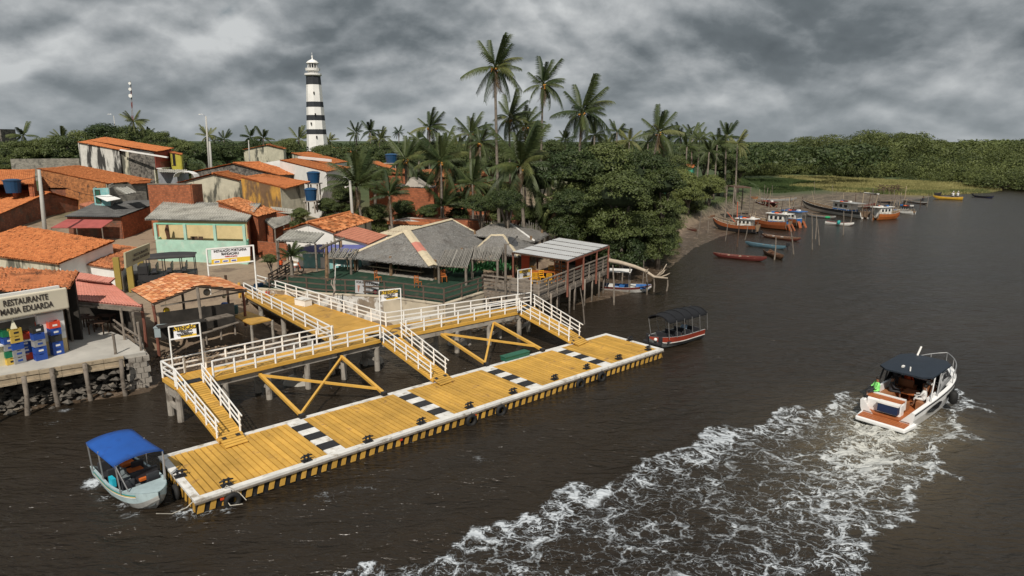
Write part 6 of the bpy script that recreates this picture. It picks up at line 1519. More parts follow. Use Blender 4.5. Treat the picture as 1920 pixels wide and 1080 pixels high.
# bleached trunk and branch racks off the deck
m = MB(); a_ = [P(1142, 507, 2.6), P(1160, 512, 2.5), P(1185, 517, 2.2), P(1205, 528, 1.6), P(1222, 540, .9), P(1236, 545, .4)]
m.path([D(1141, 488, 62), D(1165, 493, 62), D(1190, 500, 61), D(1210, 508, 60.5), D(1226, 519, 60), D(1252, 522, 60)], [.2, .2, .17, .15, .12, .08], 8)
for (x1_, y1_, x2_, y2_) in ((1230, 519, 1240, 505), (1233, 518, 1250, 495), (1240, 519, 1256, 512), (1210, 508, 1216, 503), (1236, 517, 1247, 506)): m.path([D(x1_, y1_, 60), D((x1_+x2_)/2+2, (y1_+y2_)/2, 60), D(x2_, y2_, 60)], [.07, .05, .03], 6)
small('driftwood_trunk', m, mat('bleached driftwood', (.42, .35, .27), .8, .15, 3), D(1200, 508, 61), 'long bleached tree trunk reaching from the deck over the mud', 'tree trunk', smooth=True)
# ------------------------------------------------------------------ palms
FR = leaf_mat('palm frond', (.026, .045, .014), (.07, .092, .03)); FRD = leaf_mat('dry palm frond', (.13, .09, .05), (.24, .17, .1), .8)
FRY = leaf_mat('pale palm frond', (.06, .085, .025), (.15, .16, .055))
TRK = mat('palm trunk', (.2, .17, .14), .9, .3, 4, (.1, .085, .07), (.5, .7), 6, .6, 18, rnd=.2)
COCO = mat('coconuts', (.45, .2, .03), .5, .3, 4)
def frond_mesh(seed, droop, nl=34, stiff=1.0, width=.24):
    rg = np.random.default_rng(seed); V = []; F = []
    def spine(t): return np.array([t-.12*droop*t*t, .0+.05*math.sin(t*3+seed)*t, .18*t-droop*t*t*.62])
    n = 10
    for i in range(n+1):
        t = i/n; p = spine(t); w_ = .014*(1-t)+.003; V += [p+[0, -w_, 0], p+[0, w_, 0], p+[0, 0, w_*1.5]]
    for i in range(n):
        a = i*3
        F += [(a, a+3, a+5, a+2), (a+2, a+5, a+4, a+1), (a+1, a+4, a+3, a)]
    for k in range(nl):
        t = .16+.84*(k+.5)/nl; p = spine(t); d = spine(min(1, t+.02))-spine(t-.02); d /= np.linalg.norm(d)
        L_ = width*(math.sin(math.pi*(.18+.78*(t-.1)))**.6)*rg.uniform(.8, 1.1)
        for s_ in (-1, 1):
            hang = -.55-.8*droop*rg.uniform(.5, 1.6)
            out_ = np.array([0, s_, 0])*1.0+d*.75*stiff+np.array([0, 0, hang]); out_ /= np.linalg.norm(out_)
            w_ = d*.0105; m_ = p+out_*L_*.5+np.array([0, 0, .02]); e_ = p+out_*L_+np.array([0, 0, -.05*L_/.2])
            b = len(V); V += [p-w_, p+w_, m_+w_*.9, m_-w_*.9, e_]
            F += [(b, b+1, b+2, b+3), (b+3, b+2, b+4, b+4)]
    me = bpy.data.meshes.new('frond'); me.from_pydata([tuple(v) for v in V], [], [f if f[2] != f[3] else f[:3] for f in F]); return me
def with_mat(me, m): me = me.copy(); me.materials.append(m); return me
FM = {k: [with_mat(frond_mesh(s, dr, nl), mt) for s in (1, 2, 3)] for k, dr, nl, mt in (('up', .25, 38, FR), ('mid', .62, 38, FR), ('midy', .7, 38, FRY), ('low', 1.15, 36, FR), ('dead', 1.3, 20, FRD))}
NPALM = [0]
def palm(crown, base, R_, label, n=24, tr=.17, young=False, nuts=True, far=False, seed=None, dead=4, group='coconut palms'):
    """crown, base: points; R_ = frond length"""
    NPALM[0] += 1; rg = random.Random(seed if seed is not None else NPALM[0]*7)
    t_ = thing('coconut_palm', base, label, 'palm tree', group)
    b, c = Vector(base), Vector(crown); mid = b.lerp(c, .5)+Vector(((c.x-b.x)*.18, 0, 0)); pts = []
    n_ = 5 if far else 10
    for i in range(n_+1):
        f_ = i/n_; p = (1-f_)**2*b+2*f_*(1-f_)*mid+f_*f_*c; pts.append(p)
    rs = [tr*(1.35 if i == 0 else 1.0-.35*i/n_)*(1+.05*(i % 2)) for i in range(n_+1)]
    m = MB(); m.path(pts, rs, 5 if far else 8); m.build('trunk', TRK, t_, smooth=True)
    if far:
        Vs = []; Fs = []; nn = 0
        for i in range(n):
            k = 'up' if i < n*.3 else ('mid' if i < n*.65 else 'low'); me = FM[k][rg.randrange(3)]
            v = np.empty(len(me.vertices)*3, np.float32); me.vertices.foreach_get('co', v); v = v.reshape(-1, 3)
            az = rg.uniform(0, 6.28); el = {'up': rg.uniform(.5, 1.2), 'mid': rg.uniform(0, .5), 'low': rg.uniform(-.5, .05)}[k]
            M_ = np.array(Matrix.Rotation(az, 3, 'Z') @ Matrix.Rotation(-el, 3, 'Y')); v = (v*R_*rg.uniform(.8, 1.1)) @ M_.T+np.array(c)
            Fs += [tuple(x+nn for x in p.vertices) for p in me.polygons]; Vs.append(v); nn += len(v)
        me2 = bpy.data.meshes.new('fronds'); V_ = np.vstack(Vs)-np.array(b); me2.from_pydata(V_.tolist(), [], Fs); me2.materials.append(FR if rg.random() < .6 else FRY)
        o = bpy.data.objects.new('crown', me2); COL.objects.link(o); o.parent = t_
        return t_
    for i in range(n+dead):
        f_ = i/n
        if i >= n: k = 'dead'; el = rg.uniform(-1.35, -.9)
        elif young: k = rg.choice(('up', 'mid')); el = 1.35-1.25*f_+rg.uniform(-.1, .1)
        else:
            k = 'up' if f_ < .28 else (rg.choice(('mid', 'midy')) if f_ < .66 else 'low'); el = 1.3-2.0*f_+rg.uniform(-.12, .12)
        az = i*2.399+rg.uniform(-.35, .35); az -= .55*math.sin(az-.6); el -= .18*(1-math.cos(az-.6))*rg.random()
        o = bpy.data.objects.new('frond', FM[k][rg.randrange(3)]); COL.objects.link(o); o.parent = t_
        o.location = c-b; s_ = R_*rg.uniform(.75, 1.18)*(.7 if k == 'dead' else 1); o.scale = (s_, s_, s_)
        o.rotation_euler = (rg.uniform(-.35, .35), -el, az)
    if nuts:
        m = MB()
        for i in range(9): a_ = rg.uniform(0, 6.28); m.sph(c+Vector((.32*math.cos(a_), .32*math.sin(a_), rg.uniform(-.5, .05))), .15, 6, 4)
        m.build('coconuts', COCO, t_, smooth=True)
    return t_
def pm(cx, cy, bx, d, rpx, label, **kw):
    c = D(cx, cy, d); b_ = D(bx, 300, d); z_ = gz(b_.x, d); r_ = ray(bx, 300); x_ = r_[0]/r_[1]*d
    # the trunk foot: same distance, on the ground, under the trunk's lowest visible point
    y_ = d; f = y_*_c-(z_-HC)*_s; X_ = b_.x
    return palm(c, (X_, y_, z_), rpx/FPX*d, label, **kw)
pm(928, 128, 936, 80, 58, 'tallest coconut palm with a bare grey trunk rising highest against the clouds', n=24, dead=6, tr=.2)
pm(1018, 160, 1011, 92, 50, 'second tallest palm, slim trunk with orange coconuts just right of the tallest', n=22, dead=5)
pm(1091, 212, 1077, 84, 66, 'wide spreading palm above the big dark trees, right of the slim tall palm', n=24, tr=.2)
pm(1234, 250, 1196, 98, 50, 'palm with a leaning trunk beyond the right shoulder of the dark trees', n=22)
pm(955, 222, 958, 88, 48, 'palm with upright fronds in front of the tallest trunk', n=22)
pm(985, 238, 985, 92, 42, 'darker palm close behind the upright one between the two tall trunks', n=20)
pm(976, 312, 985, 80, 92, 'large low palm with long arching fronds in the middle of the grove', n=28, tr=.22, young=False)
pm(882, 252, 880, 98, 44, 'bushy palm left of the tallest trunk on the skyline', n=24)
pm(900, 268, 900, 92, 38, 'smaller palm tucked under the bushy one left of the tallest trunk', n=18)
pm(827, 303, 826, 80, 60, 'palm heavy with orange coconuts above the brick building', n=26)
pm(760, 300, 762, 85, 48, 'dark palm left of the one heavy with coconuts', n=22)
pm(805, 240, 804, 118, 36, 'solitary tall palm crown on the skyline above the coconut laden palm', n=20)
pm(668, 350, 680, 77, 66, 'near palm right behind the white lamp pole', n=24, nuts=False, young=True)
pm(730, 368, 733, 75, 44, 'young palm with grey lower fronds in front of the brick building', n=18, nuts=False, young=True, dead=6)
pm(830, 388, 833, 80, 48, 'short young palm in front of the stick fence', n=18, nuts=False, young=True)
pm(886, 345, 886, 81, 54, 'mid height palm with a shaggy trunk right of the short young one', n=22, nuts=False)
pm(1042, 385, 1046, 78, 52, 'palm with hanging dead fronds beside the dark trees', n=20, nuts=False, dead=12)
pm(1001, 400, 1003, 82, 40, 'shaded palm between the large low palm and the dark trees', n=16, nuts=False, dead=8)
pm(1012, 240, 1012, 190, 14, 'tiny distant palm seen between the two tall trunks', n=16, nuts=False, far=True)
FARP = [(748, 248, 220, 12, 'small distant palm alone on the skyline left of the grove'), (668, 250, 180, 20, 'distant palm at the left edge of the far clump'), (694, 248, 175, 24, 'broad distant palm in the middle of the far clump'), (712, 262, 165, 22, 'distant palm at the right of the far clump'),
        (1157, 248, 140, 24, 'distant palm on the skyline right of the spreading palm'), (1180, 266, 130, 26, 'low orange tinted palm right of the spreading palm'), (1115, 255, 118, 34, 'palm half hidden behind the spreading palm'), (1060, 262, 150, 20, 'small palm behind the spreading palm trunk'),
        (1276, 258, 150, 26, 'slim palm beyond the leaning palm, left one of the row'), (1298, 255, 155, 26, 'slim palm beyond the leaning palm, tallest of the row'), (1312, 262, 150, 22, 'slim palm beyond the leaning palm, right one of the row'), (1288, 275, 135, 24, 'palm over the turquoise house roof'),
        (1345, 272, 140, 32, 'palm at the left of the riverside clump'), (1362, 258, 145, 30, 'tallest palm of the riverside clump'), (1383, 270, 142, 26, 'palm at the right of the riverside clump nearest the mangrove'), (1330, 285, 130, 26, 'low palm under the riverside clump'),
        (250, 228, 150, 24, 'wind bent palm behind the mouldy house beneath the antenna mast'), (44, 255, 165, 24, 'palm top at the far left of the tree line'), (116, 260, 165, 20, 'palm top above the trees left of the block wall'), (277, 252, 170, 16, 'small palm top right of the wind bent one'),
        (390, 256, 190, 20, 'palm top behind the tall street pole'), (420, 262, 190, 18, 'palm top right of the tall street pole'), (470, 258, 190, 20, 'palm top left of the far stone house'), (494, 260, 190, 20, 'palm top above the far stone house'),
        (560, 262, 200, 26, 'palm just left of the lighthouse foot'), (617, 264, 215, 16, 'palm just right of the lighthouse foot'), (1215, 268, 150, 22, 'palm between the leaning palm and the low orange one'), (1140, 270, 150, 20, 'low palm in the gap on the skyline'),
        (1245, 282, 120, 30, 'palm below the leaning one'), (860, 275, 130, 24, 'palm behind the bushy one on the skyline'), (785, 262, 140, 22, 'low palm beside the solitary crown')]
for cx, cy, d, rp, lb in FARP:
    pm(cx, cy, cx+random.uniform(-4, 3), d, rp*1.15, lb, n=18, nuts=False, far=True, tr=.2)

# ------------------------------------------------------------------ broadleaf trees
LF1 = leaf_mat('dark mango foliage', (.028, .048, .015), (.095, .12, .036)); LF2 = leaf_mat('mid green foliage', (.035, .058, .018), (.12, .145, .045)); LF3 = leaf_mat('mangrove foliage', (.025, .043, .014), (.15, .175, .05))
BARK = mat('grey bark', (.13, .11, .09), .9, .3, 3)
def crown_arrays(seed, nclump, nleaf, leaf, clump_r=.3, flat=.72):
    rg = np.random.default_rng(seed); Vs = []
    # clump centres over an uneven dome
    th = rg.uniform(0, 2*np.pi, nclump); zc = rg.uniform(-.45, 1, nclump); rr_ = np.sqrt(np.maximum(0, 1-zc**2))*rg.uniform(.55, 1.05, nclump)*(1+.22*np.sin(th*3+seed))
    C = np.stack([rr_*np.cos(th), rr_*np.sin(th), zc*flat*rg.uniform(.8, 1.08, nclump)], -1)*.82
    for c in C:
        r_ = clump_r*rg.uniform(.65, 1.25); n = int(nleaf*(r_/clump_r)**2)
        d = rg.normal(size=(n, 3)); d[:, 2] = np.abs(d[:, 2])*.9-.25; d /= np.linalg.norm(d, axis=1)[:, None]
        p = c+d*r_*rg.uniform(.75, 1.08, n)[:, None]*np.array([1, 1, .72])
        nr = d+rg.normal(0, .45, (n, 3)); nr[:, 2] += .35; nr /= np.linalg.norm(nr, axis=1)[:, None]
        a = np.cross(nr, rg.normal(size=(n, 3))); a /= np.linalg.norm(a, axis=1)[:, None]; b = np.cross(nr, a)
        s_ = leaf*rg.uniform(.6, 1.35, n)[:, None]
        Vs.append(np.stack([p-a*s_, p-b*s_*.5, p+a*s_, p+b*s_*.5], 1).reshape(-1, 3))
    V = np.vstack(Vs); return V
def crown_mesh(name, V, m):
    o = np_mesh(name, V, np.arange(len(V)).reshape(-1, 4), m); me = o.data; bpy.data.objects.remove(o); return me
CR = [crown_arrays(s, 62, 150, .038, .27) for s in (1, 2, 3)]
CRM = {(i, k): crown_mesh('crown', CR[i], m) for i in range(3) for k, m in (('d', LF1), ('m', LF2), ('g', LF3))}
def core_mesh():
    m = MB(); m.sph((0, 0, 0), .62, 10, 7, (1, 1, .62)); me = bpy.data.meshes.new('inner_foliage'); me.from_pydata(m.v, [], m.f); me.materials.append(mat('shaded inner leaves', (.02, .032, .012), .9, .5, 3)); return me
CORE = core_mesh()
def tree(cx, cy, d, rpx, label, kind='d', name='broadleaf_tree', group='broadleaf trees', vs=.9, sx=1., cat='tree'):
    c = D(cx, cy, d); R_ = rpx/FPX*d; z_ = gz(c.x, c.y); rg = random.Random(int(cx*3+cy))
    t_ = thing(name, (c.x, c.y, z_), label, cat, group)
    H_ = c.z-z_
    if H_ > R_*.4:
        m = MB(); m.path([(c.x, c.y, z_-.2), (c.x+.15, c.y, z_+H_*.4), (c.x, c.y, c.z)], [.09*R_+.06, .06*R_+.05, .03*R_+.03], 7)
        for k in range(5):
            a_ = k*1.256+rg.random(); m.path([(c.x+.1, c.y, z_+H_*.45), (c.x+math.cos(a_)*R_*.35, c.y+math.sin(a_)*R_*.35, c.z-.1*R_), (c.x+math.cos(a_)*R_*.65, c.y+math.sin(a_)*R_*.65, c.z+.15*R_)], [.045*R_, .03*R_, .012*R_], 5)
        m.build('trunk', BARK, t_, smooth=True)
    o = bpy.data.objects.new('crown', CRM[(rg.randrange(3), kind)]); COL.objects.link(o); o.parent = t_; o.location = c-Vector((c.x, c.y, z_)); o.scale = (R_*sx, R_, R_*vs); o.rotation_euler = (0, 0, rg.uniform(0, 6.28) if sx == 1 else 0)
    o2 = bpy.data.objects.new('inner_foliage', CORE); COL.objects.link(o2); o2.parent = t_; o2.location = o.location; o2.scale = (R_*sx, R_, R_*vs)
    zl = c.z-R_*vs*1.0
    while zl > z_+.3*R_ and ((cx > 1020 and d < 90) or 'bush' in label) and d < 160:      # foliage hanging to the ground
        o = bpy.data.objects.new('lower_foliage', CRM[(rg.randrange(3), kind)]); COL.objects.link(o); o.parent = t_; f_ = rg.uniform(.72, .9)
        o.location = (rg.uniform(-.15, .15)*R_, rg.uniform(0, .3)*R_, zl-z_); o.scale = (R_*f_, R_*f_, R_*vs); o.rotation_euler = (0, 0, rg.uniform(0, 6)); zl -= R_*.8
    return t_
TR = [(1075, 320, 74, 62, 'rounded crown at the left top of the big dark trees', 'm'), (1140, 310, 78, 62, 'rounded crown at the middle top of the big dark trees', 'm'), (1205, 322, 76, 58, 'glossy crown at the right top of the big dark trees', 'd'), (1240, 345, 74, 50, 'crown on the right shoulder of the big dark trees', 'd'),
      (1165, 365, 68, 68, 'dense dark crown in the middle of the big trees', 'd'), (1218, 402, 80, 60, 'dark crown hanging over the mud at the right', 'd'), (1110, 375, 74, 60, 'dark crown above the palm with dead fronds', 'd'), (1070, 385, 70, 50, 'shaded crown behind the palm with dead fronds', 'd'),
      (1105, 426, 72, 50, 'lower leafy tree directly behind the pale metal roof', 'm'), (1190, 430, 74, 44, 'dark foliage dropping to the mud right of the metal roof', 'd'), (1240, 425, 84, 36, 'outermost dark branches over the waterline', 'm'),
      (1258, 392, 90, 34, 'mangrove bush at the foot of the dark trees', 'g'), (1290, 362, 114, 40, 'flat topped mangrove bush left of the beached boats', 'g'), (1330, 352, 128, 36, 'flat topped mangrove bush behind the white skiff', 'g'), (1275, 342, 122, 36, 'mangrove bush below the turquoise house', 'g'), (1362, 342, 148, 28, 'mangrove bush by the thatch of the boat shelter', 'g'), (1300, 386, 118, 26, 'low mangrove bush at the beach edge', 'g'),
      (1262, 312, 130, 34, 'leafy tree left of the turquoise house', 'm'), (1222, 300, 125, 34, 'tree behind the leaning palm trunk', 'd'), (1350, 310, 150, 34, 'green tree under the riverside palms', 'm'), (1320, 300, 165, 26, 'tree behind the riverside palms', 'm'), (1385, 315, 160, 30, 'tree right of the riverside palms', 'm'),
      (614, 388, 80, 27, 'dark leafy bush left of the white lamp pole', 'd'), (645, 368, 82, 28, 'tall dark bush behind the lamp pole', 'd'), (662, 405, 79, 24, 'glossy bush at the foot of the near palm', 'd'), (562, 402, 72, 20, 'small green bush in front of the grey yard roof', 'm'), (705, 402, 79, 30, 'undergrowth bush under the young palms', 'm'),
      (505, 487, 57, 17, 'leafy shrub growing against the yard brick wall', 'm'), (640, 300, 125, 40, 'green tree right of the lighthouse house roofs', 'm'), (690, 292, 130, 38, 'green tree below the far palm clump', 'm'), (740, 288, 125, 36, 'green tree left of the palm grove', 'm'), (610, 292, 135, 30, 'tree at the foot of the lighthouse', 'd'),
      (755, 392, 80, 26, 'undergrowth bush at the left end of the stick fence', 'm'), (800, 398, 79, 20, 'low undergrowth bush behind the cream sheet shed', 'd'), (862, 380, 82, 30, 'undergrowth bush right of the short young palm', 'd'), (935, 360, 84, 34, 'undergrowth bush below the large low palm', 'm'), (985, 405, 82, 30, 'undergrowth bush behind the rear thatched roof', 'd'), (1025, 400, 80, 30, 'undergrowth bush at the foot of the palm with dead fronds', 'd'), (725, 330, 100, 26, 'leafy tree before the white walled palm house', 'm'),
      (800, 290, 120, 40, 'tree behind the coconut laden palm', 'd'), (850, 295, 115, 36, 'tree behind the bushy palm', 'd'), (920, 300, 110, 40, 'tree behind the tallest palm trunk', 'd'), (1030, 290, 115, 44, 'tree behind the slim tall palm', 'm'), (700, 330, 95, 34, 'dark tree between the near palm and the orange roof', 'd'), (900, 385, 74, 34, 'dark undergrowth behind the stick fence', 'd'), (950, 380, 72, 40, 'shaded undergrowth among the palm trunks', 'd'), (795, 340, 90, 30, 'shaded tree behind the brick building', 'd'), (870, 335, 88, 34, 'shaded tree in the heart of the grove', 'd'), (1010, 340, 84, 44, 'shaded tree beside the large low palm', 'd'),
      (200, 262, 148, 44, 'domed tree top above the mouldy house', 'm'), (155, 270, 146, 38, 'tree left of the mouldy house', 'm'), (240, 262, 150, 40, 'broad tree top right of the domed one', 'm'), (120, 282, 142, 40, 'tree over the block wall', 'm'), (75, 285, 145, 42, 'spreading tree over the left part of the block wall', 'm'), (30, 290, 140, 40, 'tree at the left edge of the tree line', 'm'), (-5, 290, 140, 40, 'tree cut by the left edge of the view', 'm'), (5, 312, 128, 26, 'bush at the far left behind the orange roof', 'm'), (302, 268, 150, 32, 'pointed tree right of the mouldy house', 'd'), (345, 285, 145, 36, 'tree behind the yellow annexe', 'm'), (385, 290, 140, 34, 'tree behind the tall street pole', 'm'), (425, 290, 145, 34, 'tree left of the far stone house', 'm'), (275, 262, 165, 30, 'tree behind the mouldy house roof ridge', 'm'),
      (535, 280, 172, 28, 'grey green tree left of the lighthouse', 'm'), (470, 278, 180, 26, 'tree behind the far stone house', 'm'), (320, 300, 135, 26, 'tree between the annexe and the pointed tree', 'd'), (365, 318, 118, 20, 'bush behind the low white wall', 'd')]
for cx, cy, d, rp, lb, kd in TR: tree(cx, cy, d, rp, lb, kd)
# ------------------------------------------------------------------ woods that read as one mass
def wood(name, label, spots, m, nleaf=380, leaf=.075, seed=5):
    rg = np.random.default_rng(seed); Vs = []
    for i, (x_, y_, z_, r_, vs) in enumerate(spots):
        V = CR[i % 3].reshape(-1, 4, 3); idx = rg.choice(len(V), nleaf, replace=False); q = V[idx]; c = q.mean(1, keepdims=True); q = c+(q-c)*(leaf/.038)
        a = rg.uniform(0, 6.28); ca, sa = math.cos(a), math.sin(a); q = q @ np.array([[ca, sa, 0], [-sa, ca, 0], [0, 0, 1]])
        Vs.append((q*np.array([r_, r_, r_*vs])+np.array([x_, y_, z_])).reshape(-1, 3))
        # dark core so that the wood is not see-through
    V = np.vstack(Vs); o = np_mesh(name, V, np.arange(len(V)).reshape(-1, 4), m, kind='stuff'); o['label'] = label; o['category'] = 'wood'
    return o
rg = random.Random(77)
topline = [(1380, 275), (1420, 272), (1450, 268), (1490, 263), (1540, 260), (1600, 258), (1620, 253), (1680, 254), (1720, 258), (1780, 262), (1850, 262), (1920, 266), (2100, 268), (2600, 262)]
def topy(x):
    for (a, b), (c, d_) in zip(topline[:-1], topline[1:]):
        if a <= x <= c: return b+(d_-b)*(x-a)/(c-a)
    return 266
front = [(1390, 336, 250), (1480, 334, 262), (1600, 338, 245), (1700, 343, 226), (1800, 348, 210), (1860, 355, 190), (1930, 355, 186), (2100, 352, 190), (2500, 345, 230)]
def frontd(x):
    for (a, _, b), (c, _, d_) in zip(front[:-1], front[1:]):
        if a <= x <= c: return b+(d_-b)*(x-a)/(c-a)
    return 230
spots = []
for i in range(620):
    px = rg.uniform(1385, 2450); f_ = rg.random()**1.15; d0 = frontd(px); d = d0+5+f_*150
    px = px; pt_ = D(px, topy(px), d); ztop = HC+(HZ-topy(px))*d/FPX
    z_t = 3.5+(ztop-3.5)*min(1, (d-d0)/95+.14)*rg.uniform(.85, 1.05); r_ = rg.choice((4, 6, 9, 13))*rg.uniform(.85, 1.15)*(.55 if d-d0 < 14 else 1); r_ = min(r_, z_t*.75)
    spots.append((pt_.x, d, z_t-r_*.75+rg.uniform(-3, 1.6)*(.4 if d-d0 < 20 else 1), r_, .8))
    if d-d0 < 40: spots.append((pt_.x+rg.uniform(-3, 3), d-1, r_*.45, r_, .9))
for i in range(46):
    px = rg.uniform(1440, 2300) if i > 20 else rg.uniform(1490, 1760); d = frontd(px)+rg.uniform(60, 150); pt_ = D(px, topy(px), d); r_ = rg.uniform(4, 7.5)
    spots.append((pt_.x, d, HC+(HZ-topy(px))*d/FPX+rg.uniform(-1, 2.2)-r_*.5, r_, .8))
wood('mangrove_forest', 'dense mangrove forest rising along the far right bank', spots, LF3, 620, .062)
print('forest', len(spots))
spots = []
for i in range(600):
    px = rg.uniform(-500, 1640); d = rg.uniform(175, 420); x_ = D(px, 260, d).x
    yt = 268+rg.gauss(0, 2)-(5 if px < 330 else 0); zt = HC+(HZ-yt)*d/FPX; r_ = rg.uniform(4.5, 8)
    spots.append((x_, d, zt-r_*.7, r_, .85))
for i in range(160):
    px = rg.uniform(-500, 1420); d = rg.uniform(500, 1500); x_ = D(px, 260, d).x; zt = HC-.0028*d*rg.uniform(.8, 1.3); spots.append((x_, d, zt-9, 20, .6))
wood('far_wood', 'green wood filling the plain behind the village up to the horizon', spots, LF2, 330, .085, 8)
spots = []
for i in range(110):
    px = rg.uniform(1400, 2600); d = rg.uniform(420, 1100); x_ = D(px, 260, d).x; yt = 267-(6 if px > 1790 else 0); zt = HC+(HZ-yt)*d/FPX; spots.append((x_, d, zt-10, 18, .75))
wood('far_mangrove', 'more distant forest beyond the mangrove', spots, LF2, 330, .085, 9)
# ground cover along the bank and in the grove
def grass(name, label, poly_px, z, n, h_, m, seed=1, w_=.03):
    rg = np.random.default_rng(seed); pg = pxpoly(poly_px, z); lo, hi = pg.min(0), pg.max(0); pts = rg.uniform(lo, hi, (n*3, 2)); pts = pts[sdf(pg, pts[:, 0], pts[:, 1]) > 0][:n]
    zz_ = ground(pts[:, 0], pts[:, 1]); n = len(pts); p = np.column_stack([pts, zz_]); a = rg.uniform(0, 6.28, n); s_ = np.column_stack([np.cos(a), np.sin(a), np.zeros(n)])*w_*rg.uniform(.6, 1.5, n)[:, None]
    tip = p+np.column_stack([rg.normal(0, .25, n)*h_, rg.normal(0, .25, n)*h_, h_*rg.uniform(.5, 1.2, n)])
    V = np.stack([p-s_, p+s_, tip], 1).reshape(-1, 3); o = np_mesh(name, V, np.arange(len(V)).reshape(-1, 3), m, kind='stuff'); o['label'] = label; o['category'] = 'grass'
SG = leaf_mat('straw coloured marsh grass', (.14, .14, .045), (.42, .38, .16), .8); GG = leaf_mat('green marsh grass', (.04, .07, .02), (.11, .14, .045), .8)
sp_ = [(1460, 331), (1560, 333), (1640, 338), (1720, 341), (1800, 345), (1880, 352), (1855, 357), (1800, 359), (1740, 362.5), (1680, 363), (1600, 361), (1560, 359), (1520, 352), (1480, 350), (1550, 343), (1500, 338)]
grass('marsh_grass', 'straw coloured marsh grass along the foot of the mangrove', sp_, .7, 60000, .75, SG, 1, .09)
grass('marsh_grass', 'fresh green marsh grass fringe at the mud edge', [(1560, 357), (1650, 363), (1740, 362), (1800, 358), (1860, 357), (1850, 353), (1740, 358), (1640, 357)], .7, 12000, .8, GG, 2, .08)
grass('weeds', 'weeds along the beach by the mangrove bushes', [(1270, 430), (1290, 405), (1330, 390), (1390, 372), (1400, 380), (1340, 395), (1300, 412)], .8, 6000, .35, GG, 3, .05)
grass('marsh_grass', 'low green grass of the flat inlet before the forest', [(1385, 357), (1372, 345), (1400, 335), (1470, 335), (1540, 339), (1560, 352), (1540, 357), (1470, 362), (1420, 364)], .7, 26000, .4, GG, 4, .08)
GP = leaf_mat('garden plants', (.02, .09, .03), (.06, .2, .07), .45)
def shrub(px, py, z, r_, n, label, seed, h_=1.2):
    rg = np.random.default_rng(seed); c = P(px, py, z); m = []
    p0 = rg.normal(0, .35, (n, 3))*np.array([r_, r_*.6, .25])+np.array([c.x, c.y, z+h_*.45]); d = rg.normal(size=(n, 3)); d[:, 2] = abs(d[:, 2])+.3; d /= np.linalg.norm(d, axis=1)[:, None]
    s_ = np.cross(d, [0, 0, 1.]); s_ /= np.linalg.norm(s_, axis=1)[:, None]; L_ = rg.uniform(.25, .6, n)[:, None]
    V = np.stack([p0, p0+d*L_*.5+s_*.09, p0+d*L_, p0+d*L_*.5-s_*.09], 1).reshape(-1, 3)
    o = np_mesh('broad_leaved_shrub', V, np.arange(len(V)).reshape(-1, 4), GP, loc=tuple(c)); tag(o, label, 'shrub', 'garden shrubs')
shrub(912, 518, GZ0, 2.6, 700, 'bright green leafy shrub under the pole awning left of the stilt deck', 1, 1.6)
shrub(935, 508, GZ0, 1.6, 350, 'bright green shrub beside the timber post of the satellite dish', 2, 1.5)
shrub(862, 520, GZ0, 1.6, 350, 'shaded green shrub right of the big hut', 3, 1.4)
shrub(742, 512, GZ0, .5, 60, 'small pale plant behind the banner in the garden', 4, 1.0)
p = P(548, 520, 2.3); palm((p.x, p.y, 4.1), (p.x, p.y, 2.2), 1.5, 'small ornamental palm at the corner of the garden fence by the motorcycle', n=20, nuts=False, young=True, dead=0, group=None)
# stick palisade behind the huts
t_ = thing('stick_fence', D(820, 405, 80), 'tall grey palisade of rough sticks behind the huts under the palms', 'fence'); rg = random.Random(4); m = MB()
for i in range(250):
    f_ = i/250; px = 736+f_*290; d = 80-1.5*math.sin(f_*3); p = D(px, 412, d); zb0 = gz(p.x, d)-.1; ht = rg.uniform(1.9, 2.7); m.cyl((p.x, d, zb0), (p.x+rg.uniform(-.12, .12), d+rg.uniform(-.05, .05), zb0+ht), .05, .03, 4)
    if i % 12 == 0 and m.v: m.build('stick_bundle', PLM, t_); m = MB()
m.build('stick_bundle', PLM, t_)
# ------------------------------------------------------------------ boats
def hullmesh(L, B, zs, bow_rise=.3, keel=-.25, floor=.12, stern=.8, p=2.6, stern_rise=0., double=False, N=16, th=.05, split=.4):
    m = MB(); rows = []
    for i in range(N+1):
        t_ = i/N; x = -L/2+L*t_
        if double: b = B/2*max(.02, (1-abs(2*t_-1)**2.1))**.8
        else: b = B/2*(stern+(1-stern)*min(1, t_*2.2))*max(.015, (1-max(0, (t_-.35)/.65)**p))**.75
        s = zs+bow_rise*max(0, (t_-.35)/.65)**2+stern_rise*max(0, (.4-t_)/.4)**2
        rk = max(0, (t_-.72)/.28)**2.2; k = keel*(1-rk)+(s-.12)*rk*.75
        if double: rk2 = max(0, (.28-t_)/.28)**2.2; k = k*(1-rk2)+(s-.12)*rk2*.75
        sh = x+(.0 if double else 0)
        fl = max(floor, k+.06); bi = max(b-th, .008); fi = max(b*.74-th, .005)
        rows.append([(sh, 0, k), (sh, b*.7, k+(s-k)*.28), (sh, b*.93, s-(s-k)*split), (sh, b, s), (sh, bi, s), (sh, fi, fl), (sh, 0, fl)])
    base = 0
    for side in (1, -1):
        idx = []
        for r in rows: idx.append([len(m.v)+j for j in range(7)]); m.v += [(x, y*side, z) for x, y, z in r]
        for i in range(N):
            for j in range(6):
                a, b_, c_, d_ = idx[i][j], idx[i+1][j], idx[i+1][j+1], idx[i][j+1]
                m.f.append((a, b_, c_, d_) if side == 1 else (d_, c_, b_, a)); m.mi.append(1 if j < 2 else (0 if j == 2 else (3 if j == 3 else 2)))
        q = idx[0]; m.f.append(tuple(q[:4]) if side == -1 else tuple(q[3::-1])); m.mi.append(1); m.f.append(tuple(q[4:]) if side == -1 else tuple(q[:3:-1])); m.mi.append(2)
    return m, rows
